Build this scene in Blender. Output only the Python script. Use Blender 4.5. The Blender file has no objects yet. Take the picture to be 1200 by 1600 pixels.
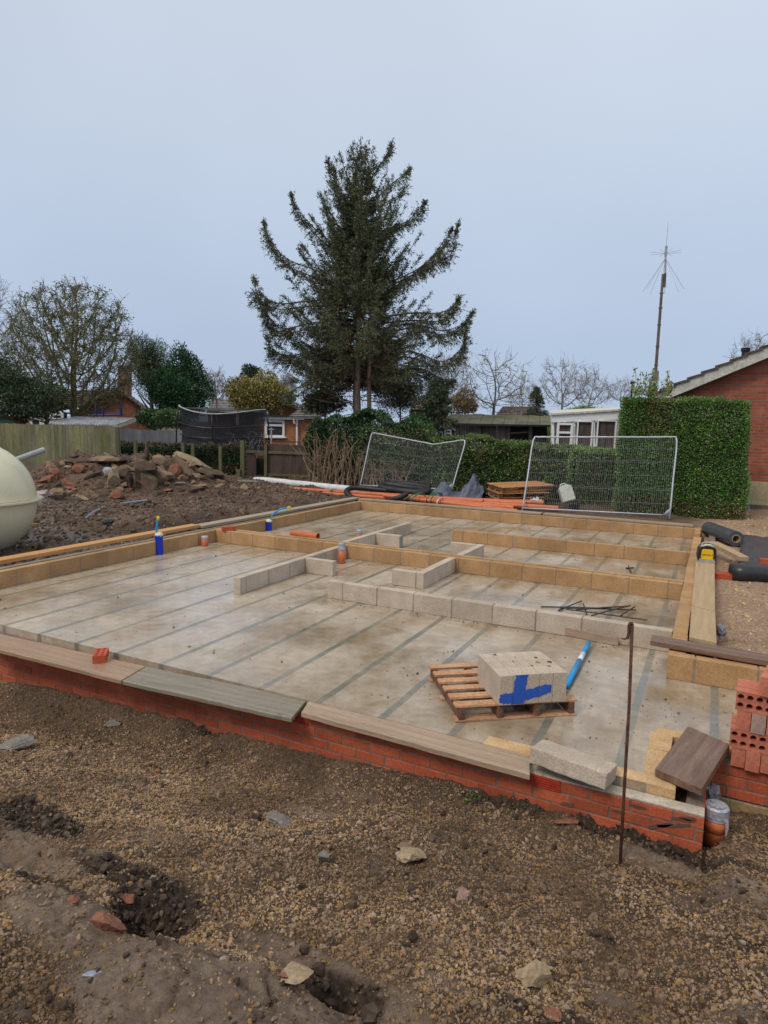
import bpy, bmesh, math, random
import numpy as np
from mathutils import Matrix, Vector, Euler
random.seed(7); RNG = np.random.default_rng(7)
SC = bpy.context.scene; COL = SC.collection
PI = math.pi; R = math.radians

# ------------------------------------------------------------------ camera
FPX, YAW, PITCH, ROLL, CH = 1020.43, -0.4647, 0.1327, 0.0215, 2.0315
cy_, sy_ = math.cos(YAW), math.sin(YAW)
FW = np.array([sy_*math.cos(PITCH), cy_*math.cos(PITCH), -math.sin(PITCH)])
_r = np.array([cy_, -sy_, 0.0]); _u = np.cross(_r, FW)
RT = math.cos(ROLL)*_r + math.sin(ROLL)*_u
UP = -math.sin(ROLL)*_r + math.cos(ROLL)*_u
CAM = np.array([0.0, 0.0, CH])
cd = bpy.data.cameras.new('camera'); cam = bpy.data.objects.new('camera', cd); COL.objects.link(cam)
cd.sensor_fit = 'VERTICAL'; cd.sensor_height = 36.0; cd.lens = 36.0*FPX/1600.0
cd.clip_start = 0.05; cd.clip_end = 3000
cam.matrix_world = Matrix(((RT[0], UP[0], -FW[0], 0), (RT[1], UP[1], -FW[1], 0), (RT[2], UP[2], -FW[2], CH), (0, 0, 0, 1)))
SC.camera = cam
SC.render.resolution_x = 768; SC.render.resolution_y = 1024

# ------------------------------------------------------------------ light: overcast winter day
SUN_EL, SUN_AZ = R(48), R(200)      # high soft sun behind cloud, behind the viewer's right
w = bpy.data.worlds.new('World'); SC.world = w; w.use_nodes = True
nt = w.node_tree; bg = nt.nodes['Background']
sky = nt.nodes.new('ShaderNodeTexSky'); sky.sky_type = 'NISHITA'; sky.sun_disc = False
sky.sun_elevation = SUN_EL; sky.sun_rotation = SUN_AZ; sky.dust_density = 3; sky.air_density = 1.0
tc = nt.nodes.new('ShaderNodeTexCoord'); sp = nt.nodes.new('ShaderNodeSeparateXYZ')
nt.links.new(tc.outputs['Generated'], sp.inputs[0])
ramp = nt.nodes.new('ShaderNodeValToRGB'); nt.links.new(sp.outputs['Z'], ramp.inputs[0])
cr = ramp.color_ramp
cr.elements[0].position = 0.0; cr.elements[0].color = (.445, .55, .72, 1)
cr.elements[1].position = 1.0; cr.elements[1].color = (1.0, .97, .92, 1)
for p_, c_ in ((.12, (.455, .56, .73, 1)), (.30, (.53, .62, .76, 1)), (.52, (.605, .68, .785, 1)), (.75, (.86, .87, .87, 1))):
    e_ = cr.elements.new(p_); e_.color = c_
ns = nt.nodes.new('ShaderNodeTexNoise'); ns.inputs['Scale'].default_value = 1.6; ns.inputs['Detail'].default_value = 3
nt.links.new(tc.outputs['Generated'], ns.inputs['Vector'])
mr = nt.nodes.new('ShaderNodeMapRange'); mr.inputs[3].default_value = .935; mr.inputs[4].default_value = 1.055
mr.inputs[1].default_value = .3; mr.inputs[2].default_value = .7
nt.links.new(ns.outputs['Fac'], mr.inputs[0])
mul = nt.nodes.new('ShaderNodeVectorMath'); mul.operation = 'SCALE'
nt.links.new(ramp.outputs[0], mul.inputs[0]); nt.links.new(mr.outputs[0], mul.inputs['Scale'])
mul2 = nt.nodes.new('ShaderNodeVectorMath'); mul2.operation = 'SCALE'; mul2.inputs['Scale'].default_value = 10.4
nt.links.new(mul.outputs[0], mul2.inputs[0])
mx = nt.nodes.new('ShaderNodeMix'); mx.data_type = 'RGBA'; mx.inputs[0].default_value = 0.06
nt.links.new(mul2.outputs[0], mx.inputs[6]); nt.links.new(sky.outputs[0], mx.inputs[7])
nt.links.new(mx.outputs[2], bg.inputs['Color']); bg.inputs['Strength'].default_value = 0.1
sd = bpy.data.lights.new('sun', 'SUN'); sd.energy = 1.5; sd.angle = R(16); sd.color = (1, .87, .72)
so = bpy.data.objects.new('sun', sd); COL.objects.link(so)
so.rotation_euler = Euler((PI/2-SUN_EL, 0, PI-SUN_AZ))
sv = Vector((math.sin(SUN_AZ)*math.cos(SUN_EL), math.cos(SUN_AZ)*math.cos(SUN_EL), math.sin(SUN_EL)))
so.rotation_euler = sv.to_track_quat('Z', 'Y').to_euler()
SC.view_settings.view_transform = 'Standard'; SC.view_settings.look = 'None'
SC.view_settings.exposure = 0.0; SC.view_settings.gamma = 1.0

# ------------------------------------------------------------------ pixel helpers (1200x1600 photograph)
HF_ = (-.4481, .8940)
def ray(x, y): return FW + (x-600)/FPX*RT - (y-800)/FPX*UP
def Z(x, y, z=0.0):
    d = ray(x, y); return CAM + d*((z-CH)/d[2])
def D(x, y, dep):
    d = ray(x, y); return CAM + d*(dep/(d[0]*HF_[0]+d[1]*HF_[1]))      # point at level distance dep
def YP(x, y, y0):
    d = ray(x, y); return CAM + d*(y0/d[1])
def XP(x, y, x0):
    d = ray(x, y); return CAM + d*(x0/d[0])
HR = np.array([.8940, .4481, 0.0]); HF = np.array([-.4481, .8940, 0.0])     # level right / forward of the view

# ------------------------------------------------------------------ noise
def _hash(ix, iy, s):
    h = (ix*374761393 + iy*668265263 + s*1442695041) & 0xffffffff
    h = ((h ^ (h >> 13))*1274126177) & 0xffffffff
    return ((h ^ (h >> 16)) & 0xffffff)/float(0xffffff)
def vnoise(x, y, s=0):
    x = np.asarray(x, float); y = np.asarray(y, float)
    ix = np.floor(x).astype(np.int64); iy = np.floor(y).astype(np.int64); fx = x-ix; fy = y-iy
    fx = fx*fx*(3-2*fx); fy = fy*fy*(3-2*fy)
    a = _hash(ix, iy, s); b = _hash(ix+1, iy, s); c = _hash(ix, iy+1, s); d = _hash(ix+1, iy+1, s)
    return (a*(1-fx)+b*fx)*(1-fy)+(c*(1-fx)+d*fx)*fy - .5
def fbm(x, y, o=4, s=0, g=.5):
    t = 0; a = 1.0
    for k in range(o):
        t = t+a*vnoise(x*2**k+17.3*k, y*2**k-9.1*k, s+k); a *= g
    return t
def sstep(a, b, x):
    t = np.clip((x-a)/(b-a), 0, 1); return t*t*(3-2*t)

# ------------------------------------------------------------------ mesh builder
def rotm(rx=0, ry=0, rz=0): return np.array(Euler((rx, ry, rz)).to_matrix())
ORIG = {}
class MB:
    def __init__(s): s.V = []; s.F = []; s.n = 0      # F: (ndarray (n,k), mat)
    def add(s, V, F, m=0):
        V = np.asarray(V, float).reshape(-1, 3); s.V.append(V)
        if isinstance(F, np.ndarray): s.F.append((F+s.n, m))
        else:
            by = {}
            for f in F: by.setdefault(len(f), []).append(f)
            for k, fs in by.items(): s.F.append((np.array(fs, int)+s.n, m))
        s.n += len(V); return s
    def box(s, c, d, M=None, m=0, jit=0.0, taper=None):
        x, y, z = d[0]/2, d[1]/2, d[2]/2
        V = np.array([[-x, -y, -z], [x, -y, -z], [x, y, -z], [-x, y, -z], [-x, -y, z], [x, -y, z], [x, y, z], [-x, y, z]])
        if taper: V[4:, :2] *= taper
        if jit: V = V+RNG.uniform(-jit, jit, V.shape)
        if M is not None: V = V@np.asarray(M).T
        return s.add(V+np.asarray(c), [(0, 3, 2, 1), (4, 5, 6, 7), (0, 1, 5, 4), (1, 2, 6, 5), (2, 3, 7, 6), (3, 0, 4, 7)], m)
    def bb(s, x0, x1, y0, y1, z0, z1, m=0, jit=0): return s.box(((x0+x1)/2, (y0+y1)/2, (z0+z1)/2), (x1-x0, y1-y0, z1-z0), m=m, jit=jit)
    def beam(s, a, b, w, h, m=0, up=(0, 0, 1), jit=0):
        a = np.asarray(a, float); b = np.asarray(b, float); d = b-a; L = np.linalg.norm(d); d = d/L
        up = np.asarray(up, float); sd_ = np.cross(d, up); sd_ /= np.linalg.norm(sd_); u2 = np.cross(sd_, d)
        return s.box((a+b)/2, (L, w, h), np.stack([d, sd_, u2], 1), m, jit)
    def tube(s, P, r, n=8, m=0, cap=True, hollow=0):
        P = np.asarray(P, float); k = len(P); r = np.broadcast_to(np.asarray(r, float), (k,))
        T = np.gradient(P, axis=0) if k > 2 else np.repeat([P[1]-P[0]], 2, 0)
        T = T/np.maximum(np.linalg.norm(T, axis=1, keepdims=True), 1e-9)
        ref = np.array([0, 0, 1.0]) if abs(T[0][2]) < .9 else np.array([1.0, 0, 0])
        V = []; ang = np.linspace(0, 2*PI, n, endpoint=False); N = np.cross(T[0], ref); N /= np.linalg.norm(N)
        for i in range(k):
            N = N-T[i]*(N@T[i]); N /= max(np.linalg.norm(N), 1e-9); B = np.cross(T[i], N)
            V.append(P[i]+r[i]*(np.cos(ang)[:, None]*N+np.sin(ang)[:, None]*B))
        V = np.concatenate(V); F = []
        i = np.arange(k-1)[:, None]*n; j = np.arange(n)[None]; j2 = (j+1) % n
        F = np.stack([i+j, i+j2, i+n+j2, i+n+j], -1).reshape(-1, 4)
        s.add(V, F, m)
        if cap and not hollow:
            base = s.n-len(V)
            s.F.append((np.array([list(range(base+n-1, base-1, -1))]), m)); s.F.append((np.array([list(range(base+(k-1)*n, base+k*n))]), m))
        if hollow:
            s.tube(P[::-1], r[::-1]*hollow, n, m, cap=False)
            for e in (0, k-1):
                o = V[e*n:(e+1)*n]; c = P[e]; inn = c+(o-c)*hollow
                f = np.array([[q, (q+1) % n, n+(q+1) % n, n+q] for q in range(n)])
                s.add(np.concatenate([o, inn]), f if e else f[:, ::-1], m)
        return s
    def prism(s, poly, z0, z1, m=0, M=None, c=(0, 0, 0)):
        n = len(poly); V = np.array([(x, y, z0) for x, y in poly]+[(x, y, z1) for x, y in poly], float)
        if M is not None: V = V@np.asarray(M).T
        F = [tuple(range(n-1, -1, -1)), tuple(range(n, 2*n))]+[(i, (i+1) % n, n+(i+1) % n, n+i) for i in range(n)]
        return s.add(V+np.asarray(c), F, m)
    def leaves(s, P, L, wd, dirs=None, m=0, spread=None):
        """one rhombic leaf per point"""
        P = np.asarray(P); n = len(P)
        if dirs is None: dirs = RNG.normal(size=(n, 3))
        else: dirs = np.asarray(dirs)+RNG.normal(size=(n, 3))*(.35 if spread is None else spread)
        dirs = dirs/np.linalg.norm(dirs, axis=1, keepdims=True)
        q = RNG.normal(size=(n, 3)); q -= dirs*np.sum(q*dirs, 1, keepdims=True); q /= np.linalg.norm(q, axis=1, keepdims=True)
        l = L*RNG.uniform(.6, 1.25, (n, 1)); ww = wd*RNG.uniform(.7, 1.2, (n, 1))
        nn = np.cross(dirs, q)
        V = np.stack([P, P+dirs*l*.45+q*ww/2+nn*ww*.15, P+dirs*l, P+dirs*l*.45-q*ww/2+nn*ww*.15], 1).reshape(-1, 3)
        return s.add(V, np.arange(4*n).reshape(-1, 4), m)
    def build(s, name, mats, parent=None, origin=None, smooth=False, bevel=0, kind=None):
        V = np.concatenate(s.V) if s.V else np.zeros((0, 3))
        if parent is not None: o = ORIG[parent.name]
        elif origin is not None: o = np.asarray(origin, float)
        else: o = np.array([V[:, 0].mean(), V[:, 1].mean(), V[:, 2].min()])
        me = bpy.data.meshes.new(name); nv = len(V)
        me.vertices.add(nv); me.vertices.foreach_set('co', (V-o).astype(np.float32).ravel())
        loops = np.concatenate([f.ravel() for f, _ in s.F]); tot = np.concatenate([np.full(len(f), f.shape[1]) for f, _ in s.F])
        mi = np.concatenate([np.full(len(f), m_) for f, m_ in s.F])
        me.loops.add(len(loops)); me.loops.foreach_set('vertex_index', loops.astype(np.int32))
        me.polygons.add(len(tot)); st = np.concatenate([[0], np.cumsum(tot)[:-1]])
        me.polygons.foreach_set('loop_start', st.astype(np.int32)); me.polygons.foreach_set('loop_total', tot.astype(np.int32))
        me.polygons.foreach_set('material_index', mi.astype(np.int32))
        me.polygons.foreach_set('use_smooth', np.full(len(tot), smooth))
        for mt in (mats if isinstance(mats, (list, tuple)) else [mats]): me.materials.append(mt)
        me.update(calc_edges=True); me.validate()
        ob = bpy.data.objects.new(name, me); COL.objects.link(ob)
        if parent is not None: ob.parent = parent; ORIG[ob.name] = o
        else: ob.location = o; ORIG[ob.name] = o
        if bevel:
            b = ob.modifiers.new('bevel', 'BEVEL'); b.width = bevel; b.segments = 1; b.limit_method = 'ANGLE'; b.angle_limit = R(50)
        if kind: ob['kind'] = kind
        return ob
def tag(o, label, cat, group=None, kind=None):
    o['label'] = label; o['category'] = cat
    if group: o['group'] = group
    if kind: o['kind'] = kind
    return o
def thing(name, label, cat, loc, group=None):
    o = bpy.data.objects.new(name, None); o.empty_display_size = .1; COL.objects.link(o); o.location = loc
    ORIG[o.name] = np.asarray(loc, float); return tag(o, label, cat, group)
def copy_tree(o, parent=None):
    c = o.copy(); COL.objects.link(c)
    if parent is not None: c.parent = parent
    for ch in o.children: copy_tree(ch, c)
    return c

# ------------------------------------------------------------------ materials
def _n(nt, t, **k):
    n = nt.nodes.new(t)
    for a, b in k.items(): n.inputs[a.replace('_', ' ')].default_value = b
    return n
def ramp_(nt, fac, stops):
    r = nt.nodes.new('ShaderNodeValToRGB'); nt.links.new(fac, r.inputs[0]); e = r.color_ramp.elements
    e[0].position, e[0].color = stops[0][0], (*stops[0][1], 1); e[1].position, e[1].color = stops[-1][0], (*stops[-1][1], 1)
    for p, c in stops[1:-1]: q = e.new(p); q.color = (*c, 1)
    return r.outputs[0]
def mixc(nt, fac, a, b, mode='MIX'):
    m = nt.nodes.new('ShaderNodeMix'); m.data_type = 'RGBA'; m.blend_type = mode
    for i, v in ((0, fac), (6, a), (7, b)):
        if isinstance(v, (int, float)): m.inputs[i].default_value = v
        elif isinstance(v, tuple): m.inputs[i].default_value = (*v, 1)
        else: nt.links.new(v, m.inputs[i])
    return m.outputs[2]
def noise_(nt, vec, scale, detail=4, rough=.6, stretch=None):
    if stretch is not None:
        mp = nt.nodes.new('ShaderNodeMapping'); mp.inputs['Scale'].default_value = stretch; nt.links.new(vec, mp.inputs[0]); vec = mp.outputs[0]
    n = _n(nt, 'ShaderNodeTexNoise', Scale=scale, Detail=detail, Roughness=rough); nt.links.new(vec, n.inputs['Vector']); return n.outputs['Fac']
def mat(name, c1, c2, scale=6, fine=90, rough=.85, rough2=None, bump=.3, bdist=.004, isl=0.0, hue=0.0, spot=None, spotc=(.05, .04, .03), spots=.0,
        stretch=None, metal=0, spec=.4, alpha=1, trans=0, extra=None, fineamt=.35, coat=0):
    m = bpy.data.materials.new(name); m.use_nodes = True; nt = m.node_tree; b = nt.nodes['Principled BSDF']
    t = nt.nodes.new('ShaderNodeTexCoord').outputs['Object']
    n1 = noise_(nt, t, scale, 5, .6, stretch)
    c = ramp_(nt, n1, [(.32, c1), (.68, c2)])
    n2 = noise_(nt, t, fine, 4, .7, stretch)
    dk = ramp_(nt, n2, [(.3, (1-fineamt,)*3), (.7, (1+fineamt*.6,)*3)])
    c = mixc(nt, 1.0, c, dk, 'MULTIPLY')
    if spots:
        n3 = noise_(nt, t, spot or 14, 6, .7)
        f = ramp_(nt, n3, [(1-spots-.03, (0, 0, 0)), (1-spots+.05, (1, 1, 1))])
        c = mixc(nt, f, c, spotc)
    if isl or hue:
        g = nt.nodes.new('ShaderNodeNewGeometry').outputs['Random Per Island']
        h = nt.nodes.new('ShaderNodeHueSaturation'); nt.links.new(c, h.inputs['Color'])
        mr = _n(nt, 'ShaderNodeMapRange'); mr.inputs[3].default_value = 1-isl; mr.inputs[4].default_value = 1+isl; nt.links.new(g, mr.inputs[0]); nt.links.new(mr.outputs[0], h.inputs['Value'])
        if hue:
            wn = nt.nodes.new('ShaderNodeTexWhiteNoise'); wn.noise_dimensions = '1D'; nt.links.new(g, wn.inputs['W'])
            m2 = _n(nt, 'ShaderNodeMapRange'); m2.inputs[3].default_value = .5-hue; m2.inputs[4].default_value = .5+hue; nt.links.new(wn.outputs['Value'], m2.inputs[0]); nt.links.new(m2.outputs[0], h.inputs['Hue'])
            m3 = _n(nt, 'ShaderNodeMapRange'); m3.inputs[3].default_value = 1-isl; m3.inputs[4].default_value = 1+isl*.5; nt.links.new(wn.outputs['Value'], m3.inputs[0]); nt.links.new(m3.outputs[0], h.inputs['Saturation'])
        c = h.outputs[0]
    if extra: c = extra(nt, t, c, b)
    nt.links.new(c, b.inputs['Base Color'])
    if rough2 is not None:
        rr = ramp_(nt, noise_(nt, t, scale*.8, 3), [(.38, (rough,)*3), (.62, (rough2,)*3)]); nt.links.new(rr, b.inputs['Roughness'])
    else: b.inputs['Roughness'].default_value = rough
    b.inputs['Metallic'].default_value = metal; b.inputs['Specular IOR Level'].default_value = spec; b.inputs['Coat Weight'].default_value = coat
    if bump:
        bp = nt.nodes.new('ShaderNodeBump'); bp.inputs['Strength'].default_value = bump; bp.inputs['Distance'].default_value = bdist
        nt.links.new(n2, bp.inputs['Height']); nt.links.new(bp.outputs[0], b.inputs['Normal'])
    b.inputs['Alpha'].default_value = alpha
    if trans: b.inputs['Transmission Weight'].default_value = trans
    return m
# ================================================================== GROUND
ZW = lambda x: np.interp(x, [-9, -6, -4.3, -2.9, -1.6, -.9, 2, 6], [-.80, -.75, -.61, -.50, -.39, -.345, -.375, -.3])
SMOOTH = []; DARK = []; BUMPS = []        # (x, y, rx, ry, amount)
def ground_h(x, y, detail=True):
    x = np.asarray(x, float); y = np.asarray(y, float)
    yb = 3.775+.72*sstep(.05, .25, x)
    t = np.clip((yb-y)/3.3, 0, 1.15)
    front = ZW(x)+(.42-ZW(x))*t**1.15
    left = .02+.16*sstep(9, 16, y)+.05*sstep(-8, -12, x)
    right = -.02+.14*sstep(7, 15, y)+.05*sstep(.5, 3, x)
    back = np.full_like(x, .20)
    side = np.where(x < -3.6, left, right)
    side = side+(back-side)*sstep(13.6, 14.4, y)
    h = np.where(x > .11, side+(front-side)*sstep(5.6, 4.6, y), side+(front-side)*sstep(4.4, 3.4, y)*1.0)
    inside = (x > -7.72)&(x < -.05)&(y > 3.86)&(y < 13.85)
    inside |= (x > -.1)&(y > 4.62)&(y < 5.98)
    h = np.where(inside, -.75, h)
    out = sstep(-7.9, -8.5, x)
    # spoil heap and rubble mound on the left
    def hump(cx, cy, rx, ry, a, rot=0):
        dx = x-cx; dy = y-cy; c, s_ = math.cos(rot), math.sin(rot)
        u = (dx*c+dy*s_)/rx; v = (-dx*s_+dy*c)/ry
        return a*np.exp(-(u*u+v*v)**1.3)
    h = h+out*(hump(*HEAP1)+hump(*HEAP2)+hump(*HEAP3))
    for (cx, cy, rx, ry, a) in BUMPS:
        h = h+a*np.exp(-(((x-cx)/rx)**2+((y-cy)/ry)**2)**1.5)
    far = sstep(20, 45, np.hypot(x, y))
    if detail:
        h = h+.05*fbm(x*1.3, y*1.3, 3, 3)*(1-inside)+out*.07*fbm(x*1.1, y*1.1, 4, 9)
        near = (1-sstep(6, 9, y))*(1-inside)
        m = mask(SMOOTH, x, y); k = mask(DARK, x, y)
        clod = np.abs(fbm(x*17, y*17, 5, 21, .7))
        h = h+near*((1-m)*(.022*fbm(x*30, y*30, 3, 31)+.03*fbm(x*7, y*7, 3, 5))+m*(.006*fbm(x*38, y*38, 2, 47)+.028*fbm(x*9, y*16, 4, 41)+.07*fbm(x*2.6, y*4, 3, 77)-.03*np.maximum(0, .05-np.abs(fbm(x*3.5+y, y*5, 3, 19)))/.05)+k*(.075*clod-.03)-m*.05*np.maximum(0, .06-np.abs(fbm(x*5+y*3, y*7, 4, 93)))/.06*.35)
        h = h+(1-near)*(1-inside)*(1-far)*(.05*np.abs(fbm(x*5, y*5, 4, 51)))*(.4+out)
        rub = np.exp(-(((x-HEAP2[0])/3.4)**2+((y-HEAP2[1])/2.4)**2))
        h = h+out*rub*.30*np.abs(fbm(x*2.6, y*2.6, 4, 61, .6))
    return h*(1-far)+.1*far
def mask(L, x, y):
    o = np.zeros_like(np.asarray(x, float))
    for (cx, cy, rx, ry, a) in L:
        w_ = .25*fbm(x*4, y*4, 3, int(abs(cx*31))+5)
        o = np.maximum(o, a*sstep(1.15, .75, np.sqrt(((x-cx)/rx)**2+((y-cy)/ry)**2)+w_))
    return o
p = Z(300, 812, .2); HEAP1 = (p[0], p[1], 1.9, 1.5, .33, .3)
p = Z(165, 752, .3); HEAP2 = (p[0], p[1], 3.0, 1.7, .72, .42)
p = Z(285, 760, .25); HEAP3 = (p[0], p[1], 1.3, 1.0, .22, .3)
def G(px, py, detail=False):
    d = ray(px, py); ts = np.linspace(.3, 60, 6000); P = CAM+ts[:, None]*d
    h = ground_h(P[:, 0], P[:, 1], detail); i = np.argmax(P[:, 2] < h); q = P[i]; return np.array([q[0], q[1], h[i]])
def reg(L, px, py, rx, ry, a): q = G(px, py); L.append((q[0], q[1], rx, ry, a))
reg(BUMPS, 235, 1432, .17, .10, -.17); reg(BUMPS, 520, 1552, .12, .05, -.13); reg(BUMPS, 360, 1570, .46, .22, .13); reg(BUMPS, 120, 1440, .25, .14, .04)
reg(BUMPS, 15, 1330, .30, .13, -.10); reg(BUMPS, 70, 1270, .35, .14, .05); reg(BUMPS, 1100, 1430, .5, .25, .02)
reg(BUMPS, 900, 1570, .22, .08, -.03)
for a in ((330, 1545, .62, .26, 1), (470, 1500, .35, .10, .9), (600, 1590, .5, .10, .9), (110, 1430, .34, .16, .95), (60, 1370, .3, .1, .8), (150, 1340, .12, .06, .7), (10, 1335, .30, .14, 1), (225, 1225, .12, .06, .6), (1030, 1350, .28, .10, .9), (1165, 1395, .30, .14, .8), (560, 1590, .3, .08, .8), (700, 1540, .10, .05, .6),
          (960, 1560, .10, .05, .6), (470, 1270, .22, .06, .6), (380, 1320, .18, .07, .5), (1150, 1580, .2, .1, .7), (640, 1560, .09, .06, .7), (250, 1310, .15, .08, .6), (540, 1160+80, .3, .07, .3)): reg(SMOOTH, *a)
for a in ((60, 1275, .36, .13, 1), (215, 1375, .42, .10, .9), (245, 1440, .22, .12, 1), (940, 1285, .18, .10, 1.), (1040, 1318, .26, .09, 1), (330, 1135, .20, .07, .8), (800, 1250, .22, .07, .7), (1130, 1345, .2, .07, .7),
          (530, 1550, .20, .08, 1), (940, 1470, .06, .04, .7), (490, 1275, .03, .02, .8), (1180, 1480, .2, .06, .4), (60, 1380, .4, .05, .7), (870, 1590, .3, .06, .6), (735, 1245, .1, .05, .5)): reg(DARK, *a)
def axis(segs):
    o = []
    for a, b, st in segs: o += list(np.arange(a, b, st))
    return np.array(o)
def geo(a, b, n): return list(np.geomspace(a, b, n))
xs = np.array([-v for v in geo(26, 900, 16)][::-1]+list(axis([(-25, -14, .28), (-14, -7.8, .055), (-7.8, -5.2, .05), (-5.2, 3.0, .0135), (3.0, 8, .05), (8, 26, .4)]))+geo(27, 900, 14))
ys = np.array([-v for v in geo(3, 900, 12)][::-1]+list(axis([(-2.5, .2, .2), (.2, 4.7, .0135), (4.7, 20, .06), (20, 40, .4)]))+geo(42, 1200, 16))
X_, Y_ = np.meshgrid(xs, ys); Hh = ground_h(X_, Y_)
g = MB(); nx, ny = len(xs), len(ys)
ii = (np.arange(ny-1)[:, None]*nx+np.arange(nx-1)[None]).ravel()
g.add(np.stack([X_, Y_, Hh], -1).reshape(-1, 3), np.stack([ii, ii+1, ii+nx+1, ii+nx], 1))
def ground_mat():
    m = bpy.data.materials.new('wet earth'); m.use_nodes = True; nt = m.node_tree; b = nt.nodes['Principled BSDF']
    t = nt.nodes.new('ShaderNodeTexCoord').outputs['Object']
    def at(n): a = nt.nodes.new('ShaderNodeAttribute'); a.attribute_name = n; return a.outputs['Fac']
    n1 = noise_(nt, t, 1.7, 5); n2 = noise_(nt, t, 26, 8, .75); n3 = noise_(nt, t, 110, 5, .8)
    earth = ramp_(nt, n1, [(.3, (.085, .050, .027)), (.7, (.20, .125, .068))])
    mud = ramp_(nt, n1, [(.3, (.20, .14, .10)), (.7, (.40, .305, .23))])
    sand = ramp_(nt, n1, [(.3, (.42, .25, .13)), (.7, (.54, .35, .20))])
    left = ramp_(nt, n1, [(.32, (.06, .034, .022)), (.7, (.185, .112, .066))])
    c = mixc(nt, at('left'), earth, left); c = mixc(nt, at('sand'), c, sand); c = mixc(nt, at('mud'), c, mud)
    c = mixc(nt, at('dark'), c, ramp_(nt, noise_(nt, t, 40, 4, .7), [(.35, (.03, .02, .014)), (.65, (.09, .062, .045))]))
    vo = nt.nodes.new('ShaderNodeTexVoronoi'); vo.inputs['Scale'].default_value = 60; nt.links.new(t, vo.inputs['Vector'])
    bwv = nt.nodes.new('ShaderNodeRGBToBW'); nt.links.new(vo.outputs['Color'], bwv.inputs[0]); sp_ = mixc(nt, .35, c, bwv.outputs[0], 'OVERLAY')
    inv = nt.nodes.new('ShaderNodeMath'); inv.operation = 'SUBTRACT'; inv.inputs[0].default_value = 1; nt.links.new(at('mud'), inv.inputs[1]); inv.use_clamp = True
    hs = nt.nodes.new('ShaderNodeHueSaturation'); hs.inputs['Saturation'].default_value = .8; nt.links.new(sp_, hs.inputs['Color'])
    c = mixc(nt, inv.outputs[0], c, hs.outputs[0])
    c = mixc(nt, 1.0, c, ramp_(nt, n2, [(.3, (.45,)*3), (.7, (1.4,)*3)]), 'MULTIPLY')
    c = mixc(nt, at('wet'), c, (.19, .165, .145)); nt.links.new(c, b.inputs['Base Color'])  # wet mud: sky reflection also put into the colour as lighter grey
    wet = ramp_(nt, n1, [(.35, (.75,)*3), (.6, (.9,)*3)])
    rg = mixc(nt, at('wet'), wet, (.12, .12, .12)); rg = mixc(nt, at('dark'), rg, (.42, .42, .42)); rg = mixc(nt, at('mud'), rg, ramp_(nt, noise_(nt, t, 5, 4), [(.4, (.55,)*3), (.6, (.26,)*3)])); nt.links.new(rg, b.inputs['Roughness'])
    b.inputs['Specular IOR Level'].default_value = .28
    ad = nt.nodes.new('ShaderNodeMath'); ad.operation = 'ADD'; nt.links.new(n2, ad.inputs[0]); nt.links.new(n3, ad.inputs[1])
    bp = nt.nodes.new('ShaderNodeBump'); bp.inputs['Strength'].default_value = 1.0; bp.inputs['Distance'].default_value = .016
    nt.links.new(ad.outputs[0], bp.inputs['Height']); nt.links.new(bp.outputs[0], b.inputs['Normal'])
    return m
gr = g.build('ground', ground_mat(), origin=(0, 0, 0), smooth=True, kind='structure')
def attr(ob, n, v):
    a = ob.data.attributes.new(n, 'FLOAT', 'POINT'); a.data.foreach_set('value', v.astype(np.float32).ravel())
attr(gr, 'mud', mask(SMOOTH, X_, Y_)*(Y_ < 6)*.9); attr(gr, 'dark', np.maximum(mask(DARK, X_, Y_)*(Y_ < 6)*.85, 0))
attr(gr, 'sand', sstep(-.5, .2, X_)*sstep(4.8, 5.6, Y_)*.8*(1-sstep(19, 24, Y_)))
attr(gr, 'left', sstep(-7, -8, X_))
wetm = sstep(-.05, .12, fbm(X_*2.2, Y_*2.2, 4, 91)+.12*(Y_ < 8.2))*sstep(-7.7, -8.0, X_)*sstep(.16, .05, Hh)*(Y_ < 12); attr(gr, 'wet', wetm)

# ---- gravel: tens of thousands of small stones pressed into the foreground
ICO_V = None
def ico(sub=1):
    bm = bmesh.new(); bmesh.ops.create_icosphere(bm, subdivisions=sub, radius=1); V = np.array([v.co for v in bm.verts]); F = np.array([[v.index for v in f.verts] for f in bm.faces]); bm.free(); return V, F
def rand_rot(n):
    q = RNG.normal(size=(n, 4)); q /= np.linalg.norm(q, axis=1, keepdims=True); a, b, c, d = q.T
    return np.stack([1-2*(c*c+d*d), 2*(b*c-a*d), 2*(b*d+a*c), 2*(b*c+a*d), 1-2*(b*b+d*d), 2*(c*d-a*b), 2*(b*d-a*c), 2*(c*d+a*b), 1-2*(b*b+c*c)], 1).reshape(-1, 3, 3)
def stones(mb, P, size, m=0, flat=.6):
    V, F = ico(1); n = len(P)
    W = V[None]*(1+RNG.uniform(-.28, .28, (n, len(V), 1)))*np.stack([RNG.uniform(.7, 1.3, n), RNG.uniform(.6, 1, n), RNG.uniform(flat*.7, 1, n)], 1)[:, None]
    W = np.einsum('nij,nvj->nvi', rand_rot(n), W)*size[:, None, None]+P[:, None]
    mb.add(W.reshape(-1, 3), (F[None]+(np.arange(n)*len(V))[:, None, None]).reshape(-1, 3), m)
def scatter(n, x0, x1, y0, y1, ok):
    x = RNG.uniform(x0, x1, n); y = RNG.uniform(y0, y1, n); k = ok(x, y); return x[k], y[k]
def infront(x, y): return (y < 3.76+.72*sstep(.08, .2, x))
def in_view(x, y):
    P = np.stack([x, y, np.zeros_like(x)], 1)-CAM; d = P@FW; u = (P@RT)/d*FPX; return (d > .2)&(u > -700)&(u < 1100)
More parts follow.
